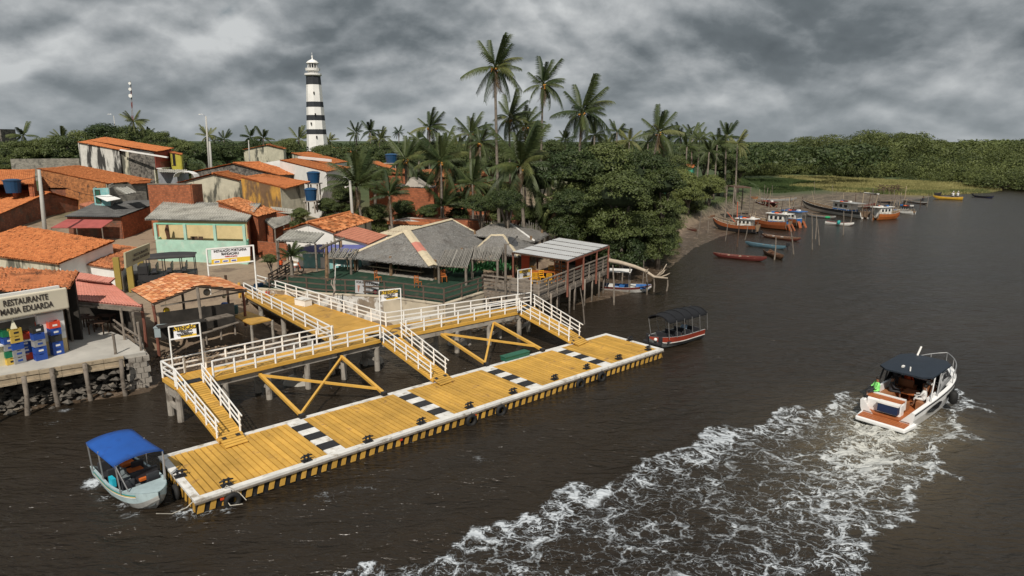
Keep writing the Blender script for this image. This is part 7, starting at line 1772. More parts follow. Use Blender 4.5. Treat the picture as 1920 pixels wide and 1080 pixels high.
def sheer(rows, t_): r = rows[min(len(rows)-1, int(t_*(len(rows)-1)))]; return r[3]
def span(spx, bpx, z=0.):
    a, b = P(spx[0], spx[1], z), P(bpx[0], bpx[1], z); d = b-a; return (a+b)/2, d.length, math.atan2(d.y, d.x)
def local(name, label, cat, group=None): return thing(name, (0, 0, 0), label, cat, group)
def put(t_, c, rz, z=0., roll=0.): t_.location = (c.x, c.y, z); t_.rotation_euler = (roll, 0, rz); return t_
PAINT = {}
def pt_(name, col, **k): return mat('boat '+name, col, k.pop('rough', .5), k.pop('var', .15), 2, k.pop('c2', (col[0]*.5+.04, col[1]*.5+.03, col[2]*.5+.03)), (.6, .8), 2.5)
BW_ = pt_('white', (.7, .69, .65)); BRD = pt_('dark red', (.13, .03, .025)); BOR = pt_('orange', (.29, .085, .03)); BBL = pt_('blue', (.03, .13, .36)); BGR = pt_('grey', (.3, .3, .29)); BBK = pt_('black', (.03, .03, .032)); BBR = pt_('brown', (.16, .085, .05)); BSL = pt_('slate blue', (.08, .15, .19)); BYL = pt_('yellow', (.6, .36, .04)); BIN = pt_('inside wood', (.2, .14, .09)); BGN = pt_('green', (.05, .3, .2))
def canoe(spx, bpx, label, top, low, inn, B=.95, seats=4, zs=.38, motor=False, double=True, name='canoe', group='open canoes and skiffs', seatm=None, zoff=0., rise=.22, zp=0., roll=0.):
    c, L, rz = span(spx, bpx, zp); t_ = local(name, label, 'boat', group)
    B = min(B, L*.28); m, rows = hullmesh(L, B, zs, rise, -.2, .06, .7, 2.6, rise*.6, double, 14, .035); m.build('hull', [top, low, inn, seatm or top], t_, smooth=False)
    for i in range(seats):
        f_ = .2+.6*i/max(1, seats-1); x, y, s = sheer(rows, f_); m = MB(); m.box((x, 0, zs-.08), (.22, y*1.85, .04)); m.build('thwart', seatm or BIN, t_)
    if motor:
        m = MB(); x = -L/2; m.box((x-.12, 0, zs+.3), (.4, .3, .42)); m.cyl((x-.1, 0, zs+.1), (x-.15, 0, -.4), .07); m.build('outboard_motor', BBK, t_)
    return put(t_, c, rz, zoff+zp, roll)
canoe((1337, 481), (1437, 491), 'long dark red canoe with pale thwarts nearest in the anchorage', BRD, BRD, BRD, 1.2, 5, seatm=WOODP, zs=.42)
canoe((1475, 468), (1397, 460), 'slate blue canoe with a black outboard behind the red one', BSL, BSL, BSL, 1.0, 4, motor=True)
canoe((1437, 475), (1468, 488), 'short brown rowing boat beside a single stake', BBR, BBR, BBR, 1.3, 3, double=False, seatm=BBR, zs=.4)
canoe((1428, 444), (1501, 453), 'brown canoe with white thwarts and a motor at its left end', BBR, BRD, BBR, 1.2, 5, motor=True, seatm=BW_)
canoe((1278, 426), (1306, 438), 'dark red canoe lying on the mud under the branches', BRD, BBR, BBR, 1.2, 3)
canoe((1548, 420), (1601, 424), 'small white boat with a turquoise jug, in front of the long blue cabin boat', BW_, BW_, BRD, 1.3, 3, double=False, zs=.42)
canoe((1511, 405), (1567, 411), 'grey canoe with green net heaped inside', BGR, BGR, BIN, 1.2, 3)
canoe((1646, 367), (1603, 363), 'white edged black skiff pulled on the mud before the marsh grass', BBK, BBK, BW_, 1.4, 2, zs=.5, seatm=BW_, double=False, zp=.3)
canoe((1805, 375), (1749, 373), 'bright yellow open boat with two people on the far water', BYL, BYL, BIN, 1.6, 3, zs=.6, rise=.3, double=False, name='open_boat')
canoe((1824, 369), (1863, 372), 'low dark blue canoe farthest to the right', BBK, pt_('navy', (.03, .04, .12)), BBK, 1.1, 3, motor=True)
canoe((1693, 377), (1739, 384), 'pale narrow canoe among the right hand stakes', BW_, BBR, BIN, 1.1, 3)
canoe((1354, 399), (1402, 405), 'black canoe on the mud behind the orange hulled boat', BBK, BBK, BIN, 1.2, 3, zp=.1)
canoe((1375, 374), (1421, 376), 'beached wooden boat with an ochre interior under the pole shelter', BBR, pt_('ochre', (.35, .16, .06)), pt_('ochre', (.35, .16, .06)), 1.8, 3, zs=.7, zp=.4)
canoe((1426, 380), (1493, 379), 'big weathered grey hull hauled out on the beach', BGR, BGR, BIN, 2.2, 4, zs=.9, zp=.4)
canoe((1351, 376), (1375, 370), 'whitish skiff tipped on its side by the mangrove bushes', BW_, BGR, BGR, 1.6, 2, zs=.6, zp=.5, roll=.7)
canoe((1614, 392), (1641, 387), 'small dark red boat between the long boat and the orange cabin boat', BRD, BBR, BRD, 1.4, 2, zs=.5)
canoe((1751, 366), (1765, 366), 'tiny dark boat touching the grass behind the yellow boat', BBK, BBK, BIN, 1.3, 1, zs=.6, zp=.1)
canoe((1645, 381), (1680, 379), 'dark canoe in the shadow of the right hand stakes', BBK, BBK, BIN, 1.2, 3, zp=.1)
canoe((1294, 414), (1312, 416), 'small boat with a red cover on the mud by the beach', pt_('bright red', (.5, .06, .03)), BBK, BRD, 1.6, 2, zs=.6, zp=.1, double=False)
canoe((1318, 413), (1340, 411), 'brown boat full of nets left of the orange hulled boat', BBR, BRD, BBR, 1.7, 3, zs=.6, zp=.1, double=False)
for (px, py), c_, nm, lb, r_ in (((1573, 414), (.02, .3, .28), 'jug', 'turquoise jug standing in the small white boat', .3), ((1552, 405), (.02, .3, .12), 'net_heap', 'green net heaped in the grey canoe', .5)):
    p = P(px, py, .8); m = MB(); m.sph((p.x, p.y, .55), r_, 8, 5, (1, .8, 1.3 if nm == 'jug' else .5)); tag(m.build(nm, mat(nm, c_, .6, .2, 3), None, loc=(p.x, p.y, .3)), lb, 'jug' if nm == 'jug' else 'net')
def fishing_boat(spx, bpx, label, top, low, cabin, roof, B=2.6, zs=1., cab=(.1, .45), hc=2.0, z=0., rise=.5, mast=True, blue=None, name='fishing_boat', extra=None, ramp=None, stern_rise=.15):
    c, L, rz = span(spx, bpx, 0); B = min(B, L*.34); t_ = local(name, label, 'boat', 'cabin fishing boats')
    m, rows = hullmesh(L, B, zs, rise, -.35, .25, .78, 2.4, stern_rise, False, 16, .07, .35); m.build('hull', [top, low, BIN, BW_], t_)
    x0, x1 = -L/2+L*cab[0], -L/2+L*cab[1]; w_ = B*.62; cx = (x0+x1)/2
    m = MB(); m.box((cx, 0, .3+hc*.5), (x1-x0, w_, hc)); cb = m.build('cabin', cabin, t_)
    if blue: m = MB(); m.box((cx, 0, .3+hc*.3), ((x1-x0)+.03, w_+.03, hc*.32)); m.build('painted_band', blue, t_)
    for s in (-1, 1):
        for k in range(3): m = MB(); m.box((x0+(x1-x0)*(.2+.3*k), s*(w_/2+.012), .3+hc*.72), ((x1-x0)*.17, .02, hc*.24)); m.build('window', GLASS, cb)
    m = MB(); m.box((x1+.012, 0, .3+hc*.72), (.02, w_*.7, hc*.26)); m.build('window', GLASS, cb)
    m = MB(); m.box((cx-L*.03, 0, .3+hc+.05), ((x1-x0)*1.5, w_*1.35, .08)); m.build('cabin_roof', roof, t_)
    for sx in (x0-(x1-x0)*.22,):
        for s in (-1, 1): m = MB(); m.cyl((sx, s*w_*.6, .3), (sx, s*w_*.6, .3+hc), .04, n=5); m.build('roof_post', WOODG, t_)
    if mast: m = MB(); m.cyl((x1+.4, 0, .3), (x1+.55, 0, 4.6), .07, .04, 6); m.cyl((x1+.5, 0, 1.2), (x1+2.2, 0, 2.9), .05, .03, 5); m.build('mast', mast if mast is not True else WOODG, t_)
    for k in range(4):
        m = MB(); m.sph((-L/2+L*(.6+.09*k), .2*(-1)**k, .55), .35, 7, 5, (1, 1.1, .6)); m.build('deck_cargo', [BW_, BGR, BBL, BRD][k], t_, smooth=True)
    for k in range(5): rg_ = random.Random(k+int(spx[0])); x = -L/2+L*rg_.uniform(.1, .9); m = MB(); m.cyl((x, rg_.uniform(-.9, .9), .5), (x+rg_.uniform(-.8, .8), rg_.uniform(-.9, .9), rg_.uniform(2.4, 4.2)), .045, .03, 5); m.build('spar', [WOODG, WOODP, WOODD][k % 3], t_)
    for k in range(4): m = MB(); m.box((cx+(k-1.5)*.6, (-.3)**(k+1), .3+hc+.2), (.5, .45, .24), k*.5); m.build('roof_gear', [BW_, BRD, BBK, BBL][k], t_)
    for s_ in (1, -1):
        m = MB()
        for r, r2 in zip(rows[1:-2], rows[2:-1]): m.beam((r[3][0], s_*(r[3][1]-.05), r[3][2]+.35), (r2[3][0], s_*(r2[3][1]-.05), r2[3][2]+.35), .04)
        for r in rows[1:-1:2]: m.beam((r[3][0], s_*(r[3][1]-.05), r[3][2]), (r[3][0], s_*(r[3][1]-.05), r[3][2]+.36), .04)
        m.build('side_rail', WOODP, t_)
    m = MB(); m.torus((cx, w_*.45, .3+hc+.18), .26, .08, 'z', 10, 5); m.build('life_ring', mat('life ring orange', (.65, .12, .03), .5), t_)
    if ramp:
        m = MB(); m.beam((-L/2-.2, B*.2, .9), (-L/2-.9, B*.25, -.3), .5, .1); m.beam((-L/2-.2, -B*.2, .9), (-L/2-.9, -B*.25, -.3), .5, .1); m.build('rudder_board', ramp, t_)
    return put(t_, c, rz, z)
fishing_boat((1420, 438), (1336, 430), 'orange hulled fishing boat with a red mast and pale tarps, nearest of the cabin boats', BOR, BBK, BW_, BW_, 2.8, 1.1, (.12, .4), 1.8, .05, .8, pt_('mast red', (.55, .1, .04)))
fishing_boat((1478, 432), (1404, 424), 'orange and white fishing boat with a blue banded cabin in the middle', BOR, BOR, BW_, BW_, 2.8, 1.15, (.08, .45), 2.1, .1, .7, True, BBL, ramp=BOR)
fishing_boat((1499, 426), (1437, 417), 'second orange fishing boat tied beyond the blue banded one', BOR, BBR, BW_, BBL, 2.6, 1.1, (.05, .4), 2.1, .1, .6, True, BBL, ramp=BOR)
fishing_boat((1622, 410), (1503, 391), 'long dark fishing boat with a white hull line and blue and white cabin', BBK, BW_, BW_, BGR, 3.0, 1.1, (.18, .42), 2.2, .0, .8, True, BBL)
fishing_boat((1641, 412), (1686, 409), 'bright orange cabin boat seen from behind among tall stakes', pt_('bright orange', (.4, .12, .03)), pt_('bright orange', (.4, .12, .03)), BW_, BW_, 2.6, 1.0, (.05, .5), 1.9, 0, .5, True, None)
fishing_boat((1714, 402), (1668, 398), 'white work boat with an orange ring beside the orange cabin boat', BW_, BW_, BGR, BBK, 2.2, .5, (.2, .5), 1.1, 0, .3, False)
fishing_boat((1450, 393), (1417, 386), 'red decked boat behind the blue roofed boats', BRD, BRD, BRD, BRD, 2.2, .8, (.1, .5), .9, .2, .4, True)
# mooring stakes
stakes = [((1316, 395), (1307, 447), 'leaning stake by the red covered boat'), ((1365, 410), (1360, 452), 'thin stake in front of the orange hull, left one'), ((1387, 402), (1382, 463), 'long dark stake in front of the orange hull'), ((1328, 413), (1327, 439), 'short stake in the mud left of the orange hull'),
  ((1402, 425), (1397, 449), 'pale stake at the stern of the orange hull'), ((1455, 445), (1452, 487), 'stake standing in the short brown rowing boat'), ((1482, 427), (1488, 477), 'thick leaning stake right of the slate blue canoe'), ((1522, 397), (1523, 468), 'tallest stake of the cluster left of the grey canoe'),
  ((1531, 403), (1529, 448), 'straight stake right of the tallest in its cluster'), ((1532, 412), (1536, 460), 'leaning stake at the right of that cluster'), ((1582, 396), (1581, 441), 'thick stake in front of the small white boat'), ((1598, 395), (1595, 418), 'leaning stake at the right end of the small white boat'),
  ((1637, 352), (1635, 414), 'very tall stake left of the bright orange boat'), ((1645, 366), (1653, 386), 'slanting stake behind the bright orange boat'), ((1677, 364), (1676, 387), 'stout stake behind the right end of the orange boat'), ((1689, 362), (1689, 385), 'stout stake next to the black covered boat'),
  ((1695, 366), (1694, 382), 'thin stake at the left end of the pale canoe'), ((1741, 364), (1738, 388), 'stake at the right end of the pale canoe'), ((1726, 373), (1725, 389), 'short dark stake under the pale canoe'), ((1657, 352), (1657, 371), 'thin stake in the mud before the brushwood pile'),
  ((1667, 352), (1667, 369), 'thin stake right of the one before the brushwood pile'), ((1624, 365), (1622, 382), 'thin stake under the white edged skiff'), ((1618, 388), (1619, 413), 'short dark pile behind the small white boat'), ((1625, 390), (1625, 411), 'short dark pile next to the bright orange boat'),
  ((1527, 340), (1527, 372), 'thin pole rising against the yellow grass, left'), ((1561, 347), (1561, 376), 'thin pole rising against the yellow grass, right'), ((1151, 465), (1151, 500), 'stake behind the corner of the stilt deck'), ((1149, 497), (1151, 572), 'long stake in the water by the deck corner'),
  ((1167, 490), (1166, 534), 'stake behind the white canopied boat'), ((1181, 500), (1180, 549), 'stake in front of the white canopied boat'), ((1207, 488), (1205, 534), 'tall thin stake under the bleached trunk'), ((1212, 514), (1213, 553), 'stake at the bow of the white canopied boat'),
  ((1226, 523), (1226, 547), 'stub of a stake under the driftwood branches'), ((1252, 525), (1250, 546), 'reddish stub at the tip of the driftwood'), ((1135, 508), (1134, 543), 'thin stake at the stern of the white canopied boat'), ((1088, 540), (1096, 608), 'slim leaning stake in front of the stilt deck'), ((1440, 352), (1433, 392), 'grey pole behind the blue roofed boats'), ((1448, 346), (1447, 376), 'thin pole on the beach by the grey hull')]
for (tx, ty), (bx, by), lb in stakes:
    b_ = P(bx, by, 0); t_ = D(tx, ty, b_.y); r_ = .055 if 'thin' in lb or 'slim' in lb else .08; m = MB()
    m.path([b_-Vector((0, 0, 1)), b_, b_.lerp(t_, .5)+Vector((.05, 0, 0)), t_], [r_, r_, r_*.9, r_*.7], 6)
    tag(m.build('mooring_stake', WOODG if 'dark' not in lb else WOODD, None, loc=b_), lb, 'stake', 'wooden stakes around the moored boats')
for x0_, y0_, x1_, y1_, lb in ((1600, 388, 1640, 386, 'rickety pole jetty between the long boat and the bright orange boat'), (1672, 378, 1700, 374, 'cluster of stout poles and a plank platform behind the white work boat'), (1455, 392, 1500, 386, 'rickety pole jetty behind the blue banded boats')):
    a_, b_ = P(x0_, y0_, 1), P(x1_, y1_, 1); t_ = thing('pole_jetty', (a_.x, a_.y, 0), lb, 'jetty'); rg = random.Random(x0_)
    m = MB(); m.beam(a_, b_, .8, .1); m.build('plank_walk', WOODG, t_)
    for i in range(9):
        p = a_.lerp(b_, i/8)+Vector((rg.uniform(-.4, .4), rg.choice((-.5, .5)), 0)); m = MB(); m.cyl((p.x, p.y, -1), (p.x+rg.uniform(-.5, .5), p.y, rg.uniform(1.2, 4.2)), .09, .06, 5); m.build('post', (WOODG, WOODP, WOODD)[i % 3], t_)
p = P(1665, 362, .7); m = MB(); rg = random.Random(2)
for i in range(120): a_ = Vector((p.x+rg.uniform(-3.2, 3.2), p.y+rg.uniform(-1, 1), .7+rg.uniform(0, 2.0))); m.cyl(a_, a_+Vector((rg.uniform(-1.5, 1.5), rg.uniform(-.6, .6), rg.uniform(-.5, .5))), .07, .05, 4)
tag(m.build('brushwood_pile', WOODD, None, loc=p), 'dark brushwood pile in the marsh grass', 'wood pile')
t_ = thing('pole_shelter', P(1393, 372, .5), 'flat roofed pole shelter over the beached boats', 'shelter'); a_, b_ = D(1377, 350, 118), D(1408, 351, 118)
m = MB(); m.slab([a_, b_, b_+Vector((0, 4, 0)), a_+Vector((0, 4, 0))], .2); m.build('roof', WOODD, t_)
for x_ in (a_, b_): m = MB(); m.cyl((x_.x, x_.y, .3), x_, .1); m.cyl((x_.x, x_.y+4, .3), x_+Vector((0, 4, 0)), .1); m.build('post', WOODG, t_)

# ------------------------------------------------------------------ people
SKIN = mat('brown skin', (.22, .11, .065), .6, .08); HAIR = mat('black hair', (.015, .012, .01), .7, .1)
def person(label, shirt, shorts, pose='stand', hat=None, rz=0., loc=(0, 0, 0), s=1.0, look=0.):
    """one continuous skinned body; clothes as faces of the same body, hair as a child"""
    sit = pose == 'sit'
    hz_ = .48 if sit else .92
    J = {'pel': (0, 0, hz_), 'che': (.02, 0, hz_+.3), 'nec': (.0, 0, hz_+.52), 'hea': (.02, 0, hz_+.63), 'top': (.02, 0, hz_+.78)}
    for k, sg in (('l', 1), ('r', -1)):
        J['hip'+k] = (0, .1*sg, hz_-.04)
        if sit: J['kne'+k] = (.42, .13*sg, .46); J['ank'+k] = (.44, .12*sg, .06); J['toe'+k] = (.6, .13*sg, .02)
        else: J['kne'+k] = (.03, .12*sg, .48); J['ank'+k] = (-.02, .12*sg, .07); J['toe'+k] = (.16, .14*sg, .03)
        J['sho'+k] = (0, .19*sg, hz_+.46)
        if pose in ('sit', 'reach'): J['elb'+k] = (.14, .25*sg, hz_+.2); J['wri'+k] = (.36, .2*sg, hz_+.16); J['han'+k] = (.44, .19*sg, hz_+.15)
        else: J['elb'+k] = (-.02, .26*sg, hz_+.17); J['wri'+k] = (.06, .26*sg, hz_-.07); J['han'+k] = (.08, .25*sg, hz_-.16)
    E_ = [('pel', 'che'), ('che', 'nec'), ('nec', 'hea'), ('hea', 'top')]
    for k in 'lr': E_ += [('pel', 'hip'+k), ('hip'+k, 'kne'+k), ('kne'+k, 'ank'+k), ('ank'+k, 'toe'+k), ('che', 'sho'+k), ('sho'+k, 'elb'+k), ('elb'+k, 'wri'+k), ('wri'+k, 'han'+k)]
    Rd = dict(pel=.14, che=.15, nec=.06, hea=.095, top=.075, hip=.1, kne=.065, ank=.042, toe=.03, sho=.07, elb=.045, wri=.032, han=.035)
    nm = list(J); me = bpy.data.meshes.new('body'); me.from_pydata([J[n_] for n_ in nm], [(nm.index(a), nm.index(b)) for a, b in E_], [])
    o = bpy.data.objects.new('body_tmp', me); COL.objects.link(o)
    sk = o.modifiers.new('s', 'SKIN'); sb = o.modifiers.new('u', 'SUBSURF'); sb.levels = 1
    for i, n_ in enumerate(nm):
        r_ = Rd[n_[:3]]; me.skin_vertices[0].data[i].radius = (r_, r_*(1.25 if n_ in ('che', 'pel') else 1)); me.skin_vertices[0].data[i].use_root = (n_ == 'pel')
    dg = bpy.context.evaluated_depsgraph_get(); dg.update(); me2 = bpy.data.meshes.new_from_object(o.evaluated_get(dg)); bpy.data.objects.remove(o)
    me2.materials.clear()
    for m_ in (SKIN, shirt, shorts): me2.materials.append(m_)
    for pg in me2.polygons:
        c = pg.center; pg.use_smooth = True
        arm = abs(c.y) > .3 or (c.x > .22 and c.z > hz_)
        if c.z > hz_+.52: k = 0
        elif c.z > hz_+.02 and not arm: k = 1
        elif (sit and c.z > .36 and c.x < .46) or (not sit and c.z > .5 and not arm and abs(c.y) < .22): k = 2
        else: k = 0
        pg.material_index = k
    t_ = thing('person', (0, 0, 0), label, 'person')
    b = bpy.data.objects.new('body', me2); COL.objects.link(b); b.parent = t_
    m = MB(); m.sph((-.005, 0, hz_+.72), .108, 10, 6, (1, .92, .95)); m.v = [v for v in m.v]; hr_ = m.build('hair' if not hat else 'cap', hat or HAIR, t_, smooth=True)
    t_.location = loc; t_.rotation_euler = (0, 0, rz); t_.scale = (s, s, s); return t_
def cloth(n_, c): return mat('cloth '+n_, c, .8, .12, 5)
CW, CB_, CK, CO, CG, CT = cloth('white', (.65, .65, .63)), cloth('blue', (.1, .2, .4)), cloth('dark', (.03, .03, .035)), cloth('orange', (.7, .1, .02)), cloth('lime', (.25, .75, .2)), cloth('light blue', (.3, .42, .55))

# ------------------------------------------------------------------ blue canopied boat
def arched(name, x0, x1, w_, z0, rise, material, par, n=8, th=.03, xs=6, sag=.0, drop=.12):
    m = MB(); rows = []
    for i in range(xs+1):
        x = x0+(x1-x0)*i/xs; row = []
        for j in range(n+1):
            a = -1+2*j/n; z = z0+rise*(1-abs(a)**2.4)-sag*math.sin(math.pi*i/xs); row.append((x, a*w_/2, z))
        row = [(x, -w_/2, z0-drop)]+row+[(x, w_/2, z0-drop)]; rows.append(row)
    k = len(rows[0]); m.v = [p for r in rows for p in r]+[(p[0], p[1]*.985, p[2]-th) for r in rows for p in r]; nn = len(rows)*k
    for i in range(xs):
        for j in range(k-1):
            a = i*k+j; m.f += [(a, a+k, a+k+1, a+1), (nn+a+1, nn+a+k+1, nn+a+k, nn+a)]
    m.mi = [0]*len(m.f)
    for i in (0, xs):
        for j in range(k-1): a = i*k+j; m.f.append((a, a+1, nn+a+1, nn+a)); m.mi.append(0)
    return m.build(name, material, par, smooth=True)
rz = R(-41); L = 5.0; c = P(300, 948, .3)-Vector((math.cos(rz), math.sin(rz), 0))*2.45; c.z = 0
PB = pt_('pale grey blue', (.4, .5, .52), rough=.4); t_ = local('canopy_boat', 'pale blue boat with a bright blue canopy moored at the near end of the pontoon', 'boat')
m, rows = hullmesh(L, 1.85, .6, .3, -.3, .16, .86, 3.0, 0, False, 20, .1, .45); m.build('hull', [PB, pt_('bare aluminium', (.42, .42, .4), rough=.4), pt_('grey floor', (.16, .19, .2)), PB], t_)
m = MB()
for i in range(14):
    f0, f1 = .62+.024*i, .62+.024*(i+1); a, b = rows[int(f0*20)], rows[min(20, int(f1*20)+1)]
dkp = [(r[3][0], r[3][1]*.96, r[3][2]+.012) for r in rows[14:]]; m = MB(); n = len(dkp); m.v = dkp+[(x, -y, z) for x, y, z in dkp]+[(x, y, z-.05) for x, y, z in dkp]+[(x, -y, z-.05) for x, y, z in dkp]
for i in range(n-1): m.f += [(i, i+1, n+i+1, n+i), (2*n+i, 3*n+i, 3*n+i+1, 2*n+i+1)]
m.f.append((0, n, 3*n, 2*n)); m.mi = [0]*len(m.f); m.build('bow_deck', PB, t_)
for (zo, col, nm) in ((.3, (.6, .45, .15), 'stripe'), (.2, (.02, .25, .25), 'stripe'), (.38, (.75, .75, .72), 'stripe')):
    for sgn in (1, -1):
        m = MB(); ps = []
        for r in rows[2:18]: s_ = r[3]; k_ = r[2]; f_ = zo/.9; ps.append(Vector((s_[0], sgn*(s_[1]*(1-f_)+k_[1]*f_+.012), s_[2]*(1-f_)+k_[2]*f_)))
        for a, b in zip(ps[:-1], ps[1:]): m.beam(a, b, .012, .045)
        m.build(nm, mat('stripe %.1f' % zo, col, .5), t_)
BCV = mat('blue canvas', (.012, .085, .36), .75, .1, 1.5, (.01, .06, .26), (.55, .75), 1.5)
arched('canopy', -L/2+.3, .95, 1.8, 1.8, .13, BCV, t_, 10, .03, 8, .05)
for x in (-L/2+.4, -.9, .9):
    for sy in (-1, 1): m = MB(); m.cyl((x+.1, sy*.84, .6), (x, sy*.88, 1.79), .03, n=6); m.build('canopy_post', STEEL, t_)
for sy in (-1, 1):
    m = MB(); m.cyl((.9, sy*.88, 1.78), (1.35, sy*.66, .72), .025, n=6); m.build('stay', STEEL, t_)
STB = mat('black vinyl seat', (.035, .035, .04), .4, .1)
for x in (-1.5, -.5, 1.05):
    for y in (-.46, .46):
        m = MB(); m.box((x, y, .46), (.5, .5, .12)); m.box((x-.28, y, .72), (.1, .5, .5)); m.box((x, y, .3), (.4, .5, .3)); sobj = m.build('seat', STB, t_); bb = sobj.modifiers.new('b', 'BEVEL'); bb.width = .05; bb.segments = 2
m = MB(); m.box((.35, .3, .75), (.12, 1.0, .5)); m.build('console', STB, t_)
m = MB(); m.box((-.1, -.74, .72), (.4, .14, .34)); m.build('cyan_bag', mat('cyan bag', (.02, .45, .6), .6), t_)
m = MB(); m.box((-L/2-.2, 0, .75), (.42, .4, .6)); m.cyl((-L/2-.2, 0, .4), (-L/2-.25, 0, -.5), .09); m.build('outboard_motor', BBK, t_)
for k in range(3): m = MB(); m.box((-L/2+1+.9*k, .3, .66), (.5, .5, .1)); m.build('life_vest', mat('orange vest', (.6, .14, .02), .8), t_)
put(t_, c, rz, .0)
m = MB(); a = P(293, 963, .6); b = PO(.2, .25, PZ); m.tube([a, a.lerp(b, .35)-Vector((0, 0, .25)), a.lerp(b, .7)-Vector((0, 0, .25)), b], .018, 5); tag(m.build('mooring_rope', rope, None, loc=a), 'slack pale rope from the blue canopied boat bow to the pontoon', 'rope')
m = MB(); a = P(425, 910, PZ+.2); b = P(455, 945, .3); m.tube([a, P(415, 925, .4), P(432, 948, .15), b], .018, 5); m.tube([a, P(450, 925, .35), P(462, 938, .1)], .018, 5); tag(m.build('mooring_rope', rope, None, loc=a), 'loose rope hanging over the striped side near the tyre', 'rope')
# ------------------------------------------------------------------ black canopied boat
c, L, rz = span((1306, 632), (1216, 657), 0)
t_ = local('canopy_boat', 'grey and red boat with a black arched canopy at the far end of the pontoon', 'boat')
RDS = mat('boat deep red', (.28, .04, .02), .5, .15, 2); m, rows = hullmesh(L, 1.7, .75, .25, -.2, .2, .85, 3.0, 0, False, 18, .08, .42); m.build('hull', [RDS, pt_('hull grey', (.14, .15, .15)), pt_('floor', (.1, .1, .1)), pt_('rail grey', (.4, .42, .42))], t_)
for sg in (1, -1):
    m = MB()
    for r, r2 in zip(rows[:-3], rows[1:-2]): m.beam((r[2][0], sg*(r[2][1]+.02), r[2][2]+.03), (r2[2][0], sg*(r2[2][1]+.02), r2[2][2]+.03), .02, .05)
    m.build('stripe', BW_, t_)
BCN = mat('black canvas', (.01, .011, .014), .95, .2, 2)
m = MB(); arched('canopy', -L/2+.1, L*.34, 1.75, 2.0, .3, BCN, t_, 10, .03, 10, -.1, .1)
for i in range(6):
    x = -L/2+.15+(L*.34+L/2-.2)*i/5
    m = MB(); pts = [Vector((x, 0.895*a, 2.02+.3*(1-abs(a)**2.4)+.1*math.sin(math.pi*i/5))) for a in [-1+k/5 for k in range(11)]]; m.tube(pts, .03, 5); m.build('canopy_hoop', BCN, t_)
    for sy in (-1, 1): m = MB(); m.cyl((x-.25, sy*.82, .75), (x, sy*.88, 2.0), .025, n=5); m.build('canopy_post', STEEL, t_)
for x in [-L/2+.9+1.0*k for k in range(5)]:
    m = MB(); m.box((x, 0, .5), (.4, 1.4, .1)); m.box((x-.2, 0, .75), (.08, 1.4, .45)); m.build('seat', STB, t_)
m = MB(); m.sph((L*.45, .35, .8), .12, 8, 6, (1, 1, 1)); m.build('bow_fender', WHT, t_)
put(t_, c, rz, 0.)
b2 = c+Vector((math.cos(rz), math.sin(rz), 0))*(-L*.22); person('person in a light blue shirt seated under the black canopy', CT, CK, 'sit', None, rz, (b2.x, b2.y, .28), .95)
# ------------------------------------------------------------------ white canopied boat behind the deck
c, L, rz = span((1128, 543), (1221, 548), 0); t_ = local('tour_boat', 'white boat with red stripe and flat white canopy behind the stilt deck', 'boat')
m, rows = hullmesh(L, 1.9, .5, .25, -.2, .12, .85, 2.6, 0, False, 16, .07, .3); m.build('hull', [BRD, BW_, BBL, BW_], t_)
m = MB(); m.box((-L*.16, 0, 1.95), (L*.5, 1.7, .06)); m.build('canopy', WHT, t_)
for x in (-L*.38, L*.06):
    for sy in (-1, 1): m = MB(); m.cyl((x, sy*.75, .45), (x, sy*.8, 1.95), .03, n=5); m.build('canopy_post', STEEL, t_)
for k in range(4): m = MB(); m.box((-L*.3+k*1.0, 0, .48), (.5, 1.5, .12)); m.build('seat', BBL if k % 2 else BW_, t_)
put(t_, c, rz, 0.)
# ------------------------------------------------------------------ white motor yacht
a, b = P(1650, 797, .25), P(1768, 733, .25); c, L, rz = span((1650, 801), (1771, 735), .1); print('speedboat L', L)
_, _, rz = span((1646, 800), (1752, 736), .1); L = 8.5; B = 2.8; d = Vector((math.cos(rz), math.sin(rz), 0)); st_ = P(1648, 797, .2); c = st_+d*L/2
GEL = mat('white gelcoat', (.8, .8, .79), .2, .03, 1, spec=.5); TEAK = mat('teak deck', (.36, .11, .035), .55, .15, 6, rnd=0); TAN = mat('tan leather', (.3, .13, .06), .5, .1); NVY = mat('navy canvas top', (.016, .024, .036), .6, .12, 2)
t_ = local('motor_boat', 'white motor cruiser with a navy hardtop and teak swim platform, speeding away', 'boat')
m = MB(); rows = []; N = 22
for i in range(N+1):
    t0 = i/N; x = -L/2+.75+(L-.75)*t0; b_ = B/2*(.93+.07*min(1, t0*3))*max(.02, 1-max(0, (t0-.42)/.58)**2.7)**.8; s = 1.02+.32*t0; rk = max(0, (t0-.68)/.32)**2; k = -.35*(1-rk)+(s-.2)*rk*.7
    rows.append([(x, 0, k), (x, b_*.8, k+.35*(1-rk*.4)), (x, b_*.97, s*.62), (x, b_, s), (x, b_-.16, s+.04), (x, b_-.2, s)])
for side in (1, -1):
    idx = []
    for r in rows: idx.append([len(m.v)+j for j in range(6)]); m.v += [(x, y*side, z) for x, y, z in r]
    for i in range(N):
        for j in range(5): q_ = (idx[i][j], idx[i+1][j], idx[i+1][j+1], idx[i][j+1]); m.f.append(q_ if side == 1 else q_[::-1]); m.mi.append(0)
    m.f.append(tuple(idx[0][:5]) if side == -1 else tuple(idx[0][4::-1])); m.mi.append(0)
m.build('hull', GEL, t_, smooth=False)
